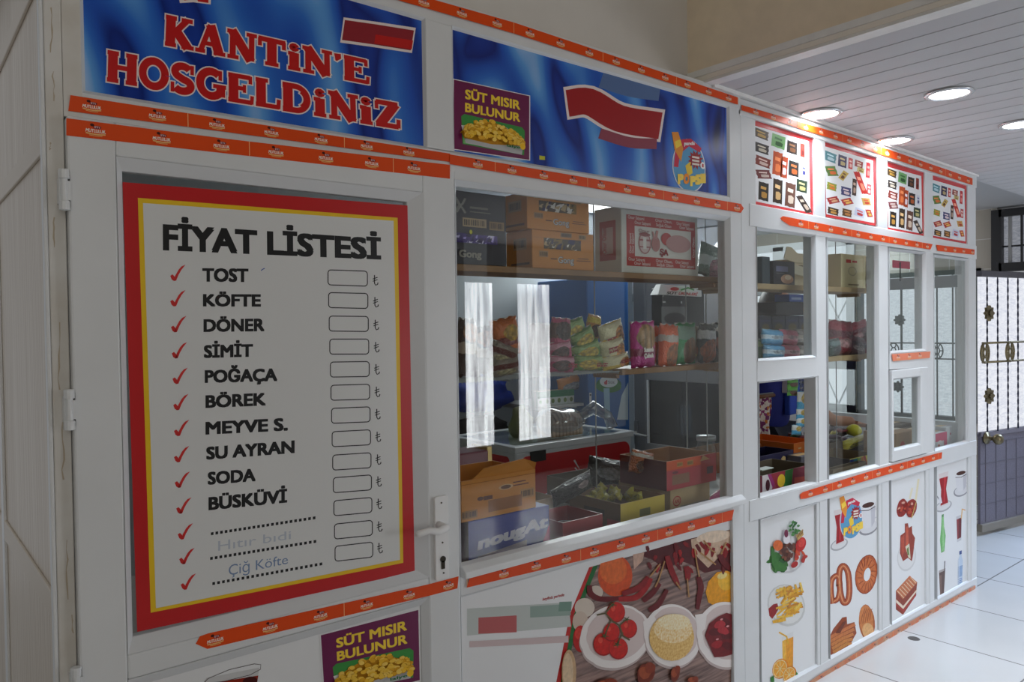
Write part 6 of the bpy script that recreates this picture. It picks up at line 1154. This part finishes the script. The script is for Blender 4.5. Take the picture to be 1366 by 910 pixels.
x0, x1, z0, z1 = pbx(1105, 1116, 345, 384, .3); carton('cream_box', 'plain greyish carton at the left behind the second right-hand pane', x0-.1, x1, .255, .3, S3, z1, mat((176, 168, 140), .6))
# below
x0, x1, z0, z1 = pbx(1036, 1082, 402, 421, .16); zq = onY(1045, 442, .16).z
BL = mat((32, 34, 52), .45)
Zb = onY(1045, 442, .16).z; Zc = onY(1050, 421, .16).z
for k, (pa, pb2) in enumerate(((1013, 1030), (1030, 1048), (1048, 1066), (1066, 1080))):
    a0, a1 = onY(pa, 440, .2).x, onY(pb2, 440, .2).x-.002; carton('dark_box', 'dark blue box in the row of four above the small soft packs', a0, a1, .2, .298, S4+.002, Zc, BL, lambda s: (s.ell(.5, .72, .3, .1, c(90, 76, 50)), s.rect(.1, .86, .9, .9, c(60, 60, 90))), None, 'row of dark blue boxes on the lower shelf')
a0, a1 = onY(1035, 411, .2).x, onY(1079, 411, .2).x; carton('dark_box', 'wide black box with a gold end lying on the row of dark blue boxes', a0, a1, .2, .298, Zc+.002, onY(1056, 403, .2).z, mat((34, 30, 38), .5), lambda s: s.ell(.9, .4, .09, .3, c(150, 110, 70)))
a0, a1 = onY(1053, 398, .22).x, onY(1079, 398, .22).x; carton('blue_box', 'bright blue box on top of the dark boxes behind the first right-hand pane', a0, a1, .22, .298, onY(1056, 403, .2).z+.002, onY(1066, 393, .22).z, mat((40, 80, 170), .45), lambda s: s.rect(.1, .3, .6, .6, c(150, 170, 210)))
for row, (yt, yb) in enumerate(((460, 479), (440, 460))):
    for (pa, pb2, col, lab, c2) in ((1018, 1046, (70, 150, 196), 'light blue', (206, 222, 236)), (1041, 1065, (196, 80, 110), 'pink', (226, 170, 180)), (1061, 1083, (110, 100, 96), 'grey-brown', (170, 160, 150))):
        x0, x1, z0, z1 = pbx(pa-(2*row), pb2-(2*row), yt, yb, .15)
        pack('gum_pack', lab+(' soft pack in the lower row of three at the front of the shelf' if row == 0 else ' soft pack in the upper row of three, stacked on its twin'), 'packet', 'soft packs in two rows behind the first right-hand pane', pa-2*row, pb2-2*row, yt, yb, .15, .05, packmat(col, c2, c2, (.35, .62), (.55, .5), (.3, .14), .4), 4)
pack('snack_bag', 'green packet at the left edge of the lower right-hand shelf', 'bag', None, 1011, 1020, 452, 479, .2, .05, packmat((70, 120, 80), (150, 180, 120), (60, 90, 60)), 0, foot=S4)
RB = packmat((140, 22, 44), (96, 16, 34), (206, 150, 150), (.5, .7), (.5, .36), (.34, .12), 1.0)
for k, (pa, pb2, yt, yb, ti, lab) in enumerate(((1105, 1135, 428, 474, 4, 'big dark red bag of sweets at the left of the lower shelf'), (1124, 1156, 430, 456, -8, 'red bag of sweets lying on top in the second right-hand pane'), (1126, 1152, 448, 476, 10, 'dark maroon bag of sweets in front on the lower shelf'), (1146, 1168, 448, 476, -10, 'bright red bag of sweets beside the second post'))):
    pack('sweet_bag', lab, 'bag', G_, pa, pb2, yt, yb, .17+.04*(k % 2), .07, RB if k != 2 else packmat((84, 26, 40), (60, 30, 44), (180, 160, 160), (.5, .7), (.5, .4), (.3, .1), crinkle=1.), ti)
pack('sweet_bag', 'dark green packet beside the red bags, behind the second pane', 'bag', None, 1105, 1119, 452, 477, .14, .05, packmat((50, 72, 70), (110, 130, 130), (60, 60, 70)), -4, foot=S4)
pack('sweet_bag', 'blue packet behind the red bags, near the second post', 'bag', None, 1158, 1171, 436, 476, .15, .04, packmat((60, 76, 120), (130, 140, 170), (60, 60, 90)), 3, foot=S4)
# ------------------------------------------------------------------ serving hatch: trays on the counter
x0, x1, z0, z1 = pbx(1014, 1081, 629, 652, .14)
def fr_tray(s): s.poly([(0, 0), (.16, 0), (.26, 1), (0, 1)], c(206, 200, 200)); s.poly([(.1, 1), (.2, .2), (.3, 1)], c(150, 50, 110)); s.poly([(.16, 1), (.3, 0), (.4, 0), (.5, 1)], c(150, 44, 60)); s.poly([(.4, 0), (.56, 0), (.6, 1), (.44, 1)], c(50, 120, 50)); s.ell(.36, .52, .075, .34, c(226, 190, 50)); s.poly([(.58, 0), (1, 0), (1, .9), (.6, 1)], c(120, 44, 60)); s.poly([(.62, .1), (.98, .1), (.98, .4), (.62, .5)], c(170, 70, 60)); s.ell(.1, .45, .04, .3, c(70, 30, 40))
carton('sweet_tray', 'low rainbow printed tray nearest the open serving hatch', x0, x1, .13, .34, ZC, ZC+.085, mat((150, 60, 80), .4), fr_tray, None, 'trays at the serving hatch', True, mat((96, 84, 66), .7))
q = MB(); a = onY(1022, 626, .16); q.box(a.x-.03, a.x+.06, .16, .2, a.z-.004, a.z, mat((190, 200, 190), .5)); tag(q.build('paper_slip'), 'pale green and white slip of paper lying on the rainbow tray edge', 'paper')
x0, x1, z0, z1 = pbx(1016, 1056, 602, 623, .37)
NAVY = mat((34, 28, 66), .4)
carton('biscuit_box', 'navy blue open box with small pale pictures behind the rainbow tray', x0-.06, x1, .36, .52, ZC, onY(1040, 603, .37).z, NAVY, lambda s: (s.poly([(.66, .25), (.72, .2), (.78, .3), (.78, .72), (.72, .8), (.66, .7)], c(206, 176, 120)), s.poly([(.1, .1), (.24, .12), (.24, .56), (.1, .6)], c(170, 130, 100)), s.rect(.46, .15, .56, .4, c(150, 130, 120)), s.rect(.5, .6, .6, .66, c(90, 80, 170))), None, 'trays at the serving hatch', True, NAVY)
ORB = mat((206, 106, 30), .5); x0, x1, z0, z1 = pbx(1059, 1081, 590, 622, .38)
carton('biscuit_box', 'orange open box standing at the right of the serving hatch', x0, x1+.05, .38, .7, ZC, onY(1070, 590, .38).z, ORB, lambda s: (s.rect(.2, .74, .34, .8, c(206, 176, 130)), s.rect(.5, .72, .66, .84, c(206, 176, 130)), s.rect(.24, .4, .36, .6, c(140, 90, 60)), s.rect(.56, .44, .68, .62, c(140, 90, 60))), None, 'trays at the serving hatch', True, ORB)
carton('biscuit_box', 'orange-brown open carton behind the navy box', x0-.42, x0-.01, .56, .74, ZC, onY(1040, 588, .56).z, mat((176, 96, 36), .6), lambda s: s.rect(.6, .4, .8, .6, c(110, 60, 30)), None, 'trays at the serving hatch', True, mat((120, 80, 40), .7))
x0, x1, z0, z1 = pbx(1064, 1081, 607, 620, .3); carton('gum_box', 'small dark grey box with a red mark by the right side of the hatch', x0, x1, .28, .36, ZC+.0, onY(1072, 607, .3).z, mat((84, 80, 88), .45), lambda s: s.ell(.5, .5, .3, .2, c(160, 40, 50)))
for k, (cx_, cy_, rx, col, lab) in enumerate(((1061, 584, 9, (150, 70, 24), 'brown glazed jar of sweets behind the hanging sachets'), (1069, 583, 5, (170, 24, 30), 'bright red jar of sweets behind the orange box'), (1079, 582, 5, (206, 130, 30), 'amber jar of sweets beside the hatch frame'))):
    p = onY(cx_, cy_+8, .74); q = MB(); r_ = rx/230; t = thing('sweet_jar', lab, 'jar', (p.x, .74, ZC)); q.lathe([(.0, 0), (r_, 0), (r_*1.05, .02), (r_*1.05, p.z+.03-ZC), (r_*.7, p.z+.045-ZC), (.0, p.z+.047-ZC)], (p.x, .755, ZC), mat(col, .2, coat=.5), 16); q.build('jar_body', t, smooth=True); q = MB(); q.lathe([(.0, 0), (r_*.75, 0), (r_*.75, .014), (.0, .016)], (p.x, .755, p.z+.047), mat(tuple(v*.7 for v in col), .3), 14); q.build('lid', t)
# hanging strips of sachets
def strip(label, cells, Y, top):
    x0, x1, z0, z1 = pbx(*cells[0][:4], Y); t = thing('sachet_strip', label, 'sachets', ((x0+x1)/2, Y, z1), 'strips of sachets hanging over the counter')
    q = MB(); q.tube([((x0+x1)/2, Y+.004, z1-.01), ((x0+x1)/2, Y+.004, top+.012)], .0015, STEEL, 5); q.build('hook_wire', t)
    for pl, pr, pt, pb_, m, ti in cells: x0, x1, z0, z1 = pbx(pl, pr, pt, pb_, Y); film(x1-x0, z1-z0, .018, m, 'sachet', t, ((x0+x1)/2, Y, (z0+z1)/2), R(ti))
gm = packmat((90, 180, 40), (60, 110, 30), (130, 80, 60), (.4, .6), crinkle=.5); nm_ = packmat((30, 50, 120), (150, 150, 170), (30, 30, 50), (.3, .5)); bm2 = packmat((50, 150, 190), (206, 206, 200), (216, 180, 60), (.45, .95), (.6, .6), (.3, .25))
strip('strip of two green sachets at the top of the serving hatch', [(1050, 1065, 506, 517, gm, 2), (1050, 1064, 516, 528, gm, 4)], .3, S4-.024)
strip('short strip of navy sachets at the top right of the serving hatch', [(1066, 1079, 504, 513, nm_, 2), (1067, 1079, 512, 521, nm_, 2)], .32, S4-.024)
strip('long strip of blue and yellow sachets hanging in the serving hatch', [(1063, 1076, 522, 547, bm2, 3), (1062, 1076, 545, 559, bm2, 2), (1062, 1076, 557, 570, bm2, 4), (1056, 1069, 567, 580, bm2, 6)], .28, S4-.024)
# ------------------------------------------------------------------ counter behind the second pane and the hatch window
x0, x1, z0, z1 = pbx(1150, 1166, 605, 628, .14)
carton('colour_box', 'yellow and rainbow striped box on the counter behind the second pane', onY(1131, 616, .14).x, x1, .13, .36, ZC, onY(1158, 606, .14).z, mat((216, 206, 50), .4), lambda s: (s.rect(0, .2, .14, .95, c(40, 60, 130)), s.rect(.14, .2, .28, .95, c(40, 120, 140)), s.rect(.28, .2, .42, .95, c(120, 160, 50)), s.rect(.42, .15, .52, .95, c(206, 120, 50)), s.poly([(.5, 1), (.58, 1), (.7, .0), (.62, .0)], c(176, 60, 50)), s.rect(.72, .02, .8, .3, c(190, 90, 50))), lambda s: s.rect(0, 0, 1, 1, c(66, 58, 60)), None, True, mat((120, 100, 70), .7))
x0, x1, z0, z1 = pbx(1107, 1152, 622, 640, .1); carton('sweet_tray', 'flat dark tray with a torn pale edge behind the second pane', x0, x1, .085, .126, ZC, ZC+.05, mat((110, 92, 70), .6), lambda s: s.poly([(.4, 0), (1, 0), (1, .7), (.5, .5)], c(190, 186, 180)), None, None, True, DBRN)
r5 = random.Random(12)
x0 = onY(1107, 600, .4).x; x1 = onY(1160, 600, .4).x
carton('sweet_tray', 'wide dark tray of mixed sweets in the middle of the counter, second pane', x0-.05, x1+.02, .4, .66, ZC, ZC+.08, DBRN, None, None, None, True, DBRN)
for k in range(16):
    col = r5.choice([(196, 180, 50), (60, 110, 70), (150, 50, 50), (170, 170, 180), (90, 60, 80), (206, 196, 60)]); x = r5.uniform(x0, x1); y = r5.uniform(.43, .63)
    tag(film(.09, .04, .025, packmat(col, tuple(min(255, v+40) for v in col), tuple(int(v*.6) for v in col)), 'wrapped_bar', None, (x, y, ZC+.07+r5.uniform(0, .03)), r5.uniform(-.4, .4), r5.uniform(-1, 1), R(-90)+r5.uniform(-.4, .4)), 'bright wrapped bar in the wide tray behind the second pane', 'sweet', 'mixed wrapped bars in the wide tray')
p = onY(1139, 575, .5); q = MB(); q.ball((p.x, .5, p.z), .045, .045, .04, mat((206, 196, 40), .4), 18, 12); q.lathe([(.0, 0), (.03, 0), (.03, p.z-ZC-.11)], (p.x, .5, ZC+.08), mat((150, 140, 60), .4), 12); tag(q.build('yellow_toy', smooth=True), 'round yellow topped pot on the tray behind the second pane', 'pot')
pack('snack_bag', 'grey plastic bag lying behind the tray in the second pane', 'bag', None, 1107, 1122, 566, 592, .73, .06, packmat((76, 74, 80), (140, 140, 150), (110, 90, 80), crinkle=1.), 6, foot=ZC)
pack('snack_bag', 'yellow packet lying flat in front of the arm, second pane', 'bag', None, 1124, 1160, 582, 596, .34, .05, packmat((206, 190, 40), (220, 210, 80), (150, 140, 40)), -4)
x0, x1, z0, z1 = pbx(1196, 1222, 576, 602, .12); carton('beige_carton', 'brown carton with a red round mark behind the hatch window', x0, x1, .12, .3, ZC, z1, mat((170, 134, 94), .6), lambda s: s.ell(.3, .45, .13, .22, c(190, 60, 46)))
x0, x1, z0, z1 = pbx(1190, 1222, 562, 578, .34); carton('sweet_tray', 'dark flat tray stacked with papers behind the hatch window', x0, min(x1, 4.88), .34, .5, ZC, onY(1206, 566, .34).z, DBRN, lambda s: s.rect(0, .7, 1, .8, c(170, 170, 160)))
x0, x1, z0, z1 = pbx(1249, 1262, 577, 598, .095); carton('pink_box', 'pink and white box in the corner of the last pane', x0-.15, x1, .09, .2, ZC, z1, mat((206, 206, 210), .4), lambda s: (s.rect(.45, .55, 1, 1, c(206, 70, 110)), s.rect(.85, 0, 1, .6, c(206, 70, 110)), s.ell(.66, .34, .14, .26, c(226, 220, 220)), s.ell(.6, .3, .06, .1, c(190, 110, 90))))
x0, x1, z0, z1 = pbx(1263, 1270, 568, 592, .1); carton('white_box', 'white box with faint pink lettering in the last pane, beside the end post', x0-.01, x1, .1, .2, ZC, onY(1267, 569, .1).z, mat((206, 206, 210), .5), lambda s: (s.rect(.62, .6, .82, .7, c(190, 100, 120)), s.rect(.62, .3, .74, .5, c(206, 170, 180))))
x0, x1, z0, z1 = pbx(1243, 1256, 565, 575, .21); carton('sweet_tray', 'brown low tray at the back of the counter in the last pane', x0-.2, min(x1, 4.88), .22, .33, ZC, onY(1252, 568, .22).z, DBRN)
q = MB(); a = onY(1216, 356, .064); b_ = onY(1190, 372, .064); t = thing('price_pennant', 'small red card hanging behind the third pane', 'card', (a.x, .064, b_.z)); a, b_ = onY(1191, 347, .064), onY(1214, 359, .064); q.box(a.x, b_.x, .064, .067, b_.z, a.z, mat((190, 40, 70), .4)); q.build('card', t); p = onY(1200, 350, .064); q = MB(); q.tube([(p.x, .061, p.z), (p.x, .061, onY(1200, 375, .064).z)], .003, BLACK, 6); q.build('tassel', t); q = MB(); q.tube([(p.x, .066, a.z-.01), (p.x, .057, H+.41)], .001, BLACK, 5); q.build('thread', t)
# patterned cloth and jug
x0, x1, z0, z1 = pbx(1002, 1030, 530, 592, .82)
m, nt, b = nodes_mat('patterned_cotton'); N = nt.nodes.new; L = nt.links.new; tc = N('ShaderNodeTexCoord'); vr = N('ShaderNodeTexVoronoi'); vr.inputs['Scale'].default_value = 52; L(tc.outputs['Object'], vr.inputs['Vector']); rr = N('ShaderNodeValToRGB'); rr.color_ramp.interpolation = 'CONSTANT'; e = rr.color_ramp.elements; e[0].color = lin((226, 216, 206)); e[1].color = lin((200, 120, 50)); e[1].position = .55
for ps, col in ((.25, (226, 218, 212)), (.4, (150, 60, 120)), (.7, (226, 216, 206)), (.82, (120, 50, 100))): k = e.new(ps); k.color = lin(col)
sp = N('ShaderNodeSeparateXYZ'); L(vr.outputs['Color'], sp.inputs[0]); L(sp.outputs[0], rr.inputs[0]); L(rr.outputs[0], b.inputs['Base Color']); b.inputs['Roughness'].default_value = .8
q = MB(); n = 16; vs = []; fs = []
for s_ in (0, .004):
    for j in range(9):
        for i in range(n+1): u = i/n; vs.append((x0+(x1-x0)*u+.01*math.sin(j), .82+s_+.022*math.sin(u*15)*(.4+j/9), z1-(z1-ZC-.02)*j/8))
k = 9*(n+1)
for s_ in range(2):
    for j in range(8):
        for i in range(n): a = s_*k+j*(n+1)+i; f = (a, a+1, a+n+2, a+n+1); fs.append(f if s_ else f[::-1])
q.raw(vs, fs, m); t = thing('patterned_cloth', 'white, purple and orange patterned cloth hanging behind the serving hatch', 'cloth', ((x0+x1)/2, .82, ZC)); q.build('cloth', t, smooth=True); q = MB(); q.tube([(x0, .82, z1+.004), (x1+.02, .82, z1+.004)], .012, mat((120, 80, 50), .6), 8); q.build('hem', t, smooth=True)
q = MB(); q.tube([(x0-.1, .82, z1+.018), (x1+.01, .82, z1+.018)], .005, GREYP, 8); q.tube([(x0-.09, .82, 0), (x0-.09, .82, z1+.018)], .006, GREYP, 8); q.tube([(x1-.01, .845, 0), (x1-.01, .845, z1+.01), (x1-.01, .82, z1+.018)], .005, GREYP, 8); tag(q.build('cloth_rail'), 'thin steel rail carrying the patterned cloth', 'rail')
# ------------------------------------------------------------------ the shop assistant
SKIN = mat((190, 138, 110), .5, name='skin'); SHIRT = mat((30, 40, 130), .75, noise_amt=.25, scale=9, name='navy_shirt'); VEST = mat((40, 74, 180), .7, noise_amt=.2, scale=10, name='blue_vest'); TROU = mat((40, 42, 56), .8); HAIR = mat((36, 26, 22), .6)
PX = (onY(1018, 550, .85).x+onY(1080, 550, .85).x)/2; PY = .99
man = thing('person', 'shop assistant in a navy and blue top reaching across the counter behind the serving hatch', 'person', (PX, PY, 0))
def skin(name, verts, edges, radii, m, parent, sub=2):
    me = bpy.data.meshes.new(name); me.from_pydata([Vector(v) for v in verts], edges, []); o = bpy.data.objects.new(name, me); C.objects.link(o)
    md = o.modifiers.new('skin', 'SKIN'); md.use_smooth_shade = True
    for i, r_ in enumerate(radii): me.skin_vertices[0].data[i].radius = r_ if isinstance(r_, tuple) else (r_, r_)
    me.skin_vertices[0].data[0].use_root = True
    s_ = o.modifiers.new('sub', 'SUBSURF'); s_.levels = s_.render_levels = sub; me.materials.append(m); adopt(o, parent); return o
def rel(*v): return [(PX+x, PY+y, z) for x, y, z in v]
hand = onY(1145, 566, .6); hx, hz = hand.x-PX, hand.z; hy = .6-PY
sh = 1.38
body = rel((0, 0, .92), (0, -.01, 1.1), (0, -.03, 1.28), (0, -.03, 1.4), (0, -.04, 1.49), (0, -.07, 1.56), (0, -.09, 1.68),          # 0-6 spine, neck, head
           (.17, -.04, sh), (.2, -.1, 1.13), (hx-.17, hy+.08, hz+.03), (hx-.03, hy+.01, hz+.02),                                  # 7-10 reaching arm
           (-.15, .04, sh), (-.18, .12, 1.12), (-.15, .14, .9), (-.14, .12, .8),                                            # 11-14 other arm
           (.1, 0, .86), (.12, .0, .47), (.12, .03, .08), (.12, -.12, .035), (-.1, 0, .86), (-.12, 0, .47), (-.12, .03, .08), (-.12, -.12, .035))
E_ = [(0, 1), (1, 2), (2, 3), (3, 4), (4, 5), (5, 6), (3, 7), (7, 8), (8, 9), (9, 10), (3, 11), (11, 12), (12, 13), (13, 14), (0, 15), (15, 16), (16, 17), (17, 18), (0, 19), (19, 20), (20, 21), (21, 22)]
Rr = [(.14, .1), (.13, .095), (.16, .1), (.12, .08), .055, .06, (.075, .095), .06, .046, .038, .03, .06, .046, .036, .03, .085, .058, .04, .035, .085, .058, .04, .035]
skin('body', body, E_, Rr, SKIN, man)
bh = MB(); bh.ball((PX, PY-.085, 1.665), .077, .098, .115, SKIN, 20, 14); bh.ball((PX, PY-.185, 1.655), .014, .022, .024, SKIN, 10, 8)
for s_ in (-1, 1): bh.ball((PX+s_*.078, PY-.08, 1.66), .012, .022, .034, SKIN, 10, 8)
bh.build('head', man, smooth=True); ey = MB()
for s_ in (-1, 1): ey.ball((PX+s_*.03, PY-.172, 1.68), .012, .008, .007, mat((40, 30, 26), .3), 10, 6)
ey.build('eyes', man, smooth=True); mo = MB(); mo.ball((PX, PY-.176, 1.605), .026, .008, .007, mat((150, 84, 76), .5), 12, 6); mo.build('mouth', man, smooth=True)
hr = MB(); hr.ball((PX, PY-.06, 1.705), .086, .1, .088, HAIR, 20, 12, lump=.12, seed=5); hr.build('hair', man, smooth=True)
skin('shirt', rel((0, 0, .82), (0, -.01, 1.1), (0, -.03, 1.28), (0, -.03, 1.41), (.17, -.04, sh+.005), (.2, -.1, 1.14), (.23, -.115, 1.11), (-.15, .04, sh+.005), (-.178, .115, 1.16), (-.176, .12, 1.08)), [(0, 1), (1, 2), (2, 3), (3, 4), (4, 5), (5, 6), (3, 7), (7, 8), (8, 9)],
     [(.2, .125), (.185, .122), (.2, .128), (.15, .1), .075, .06, .055, .075, .06, .056], SHIRT, man)
skin('trousers', rel((0, 0, .95), (.1, 0, .86), (.12, 0, .47), (.12, .03, .1), (-.1, 0, .86), (-.12, 0, .47), (-.12, .03, .1)), [(0, 1), (1, 2), (2, 3), (0, 4), (4, 5), (5, 6)], [(.158, .112), .098, .07, .055, .098, .07, .055], TROU, man)
vb = MB(); vy = PY-.16
vb.hexa([(PX-.02, vy-.012, 1.0), (PX+.13, vy+.01, 1.0), (PX+.15, vy+.012, 1.36), (PX+.0, vy-.002, 1.38)], [(PX-.02, vy+.03, 1.0), (PX+.13, vy+.05, 1.0), (PX+.15, vy+.06, 1.36), (PX+.0, vy+.05, 1.38)], VEST); vb.build('vest_panel', man, bevel=.01)
vb = MB(); vb.hexa([(PX-.04, vy-.016, 1.14), (PX-.02, vy-.016, 1.14), (PX+.0, vy-.01, 1.38), (PX-.02, vy-.01, 1.38)], [(PX-.04, vy+.03, 1.14), (PX-.02, vy+.03, 1.14), (PX, vy+.04, 1.38), (PX-.02, vy+.04, 1.38)], mat((206, 206, 210), .5)); tag(vb.build('white_strip', man), 'white strip down the front of the top')
# hand lying on the goods: palm, four fingers, thumb
hp_ = Vector((PX+hx, PY+hy, hz)); dv = Vector((.86, -.42, -.2)).normalized(); sv = Vector((.42, .86, -.1)).normalized(); uv_ = dv.cross(sv)
V_ = [hp_-dv*.03]; E2 = []; R2 = [(.026, .018)]
V_.append(hp_+dv*.03); E2.append((0, 1)); R2.append((.034, .016))
for k, (off, ln) in enumerate(((-.03, .068), (-.01, .078), (.01, .073), (.029, .058))):
    b0 = len(V_); V_ += [hp_+dv*.058+sv*off, hp_+dv*(.058+ln*.45)+sv*off*1.15+uv_*.004, hp_+dv*(.058+ln*.8)+sv*off*1.2-uv_*.006-Vector((0, 0, .012)), hp_+dv*(.058+ln)+sv*off*1.2-Vector((0, 0, .026))]
    E2 += [(1, b0), (b0, b0+1), (b0+1, b0+2), (b0+2, b0+3)]; R2 += [.0105, .0095, .0085, .007]
b0 = len(V_); V_ += [hp_-dv*.0-sv*.034, hp_+dv*.03-sv*.058-Vector((0, 0, .008)), hp_+dv*.055-sv*.062-Vector((0, 0, .018))]; E2 += [(0, b0), (b0, b0+1), (b0+1, b0+2)]; R2 += [.013, .011, .008]
skin('hand', V_, E2, R2, SKIN, man)
# plug hole in the floor
p = onZ(1219, 852, 0); q = MB(); q.lathe([(.0, .0005), (.022, .0005), (.026, .0012), (.028, .0)], (p.x, p.y, .0), mat((70, 66, 62), .5), 20); t = thing('floor_plug', 'small dark round plug in the floor tile in front of the kiosk', 'floor plug', (p.x, p.y, 0)); q.build('cap', t)
# panel fittings added on the back ceiling to account for the two unseen fill lights
for x, y, lab in ((4.3, 2.3, 'square panel lamp added on the ceiling at the back of the kiosk'), (5.6, 2.2, 'square panel lamp added on the ceiling of the lobby behind the kiosk')):
    t = thing('added_ceiling_lamp', lab, 'ceiling light', (x, y, H+.9)); z = H+.93
    q = MB()
    for a in ((x-.3, x+.3, y-.3, y-.27), (x-.3, x+.3, y+.27, y+.3), (x-.3, x-.27, y-.27, y+.27), (x+.27, x+.3, y-.27, y+.27)): q.box(*a, z-.03, z-.0005, RIM)
    q.build('frame', t); q = MB(); q.box(x-.27, x+.27, y-.27, y+.27, z-.02, z-.001, glow('added_panel_glow', (250, 252, 255), 3)); q.build('diffuser', t)
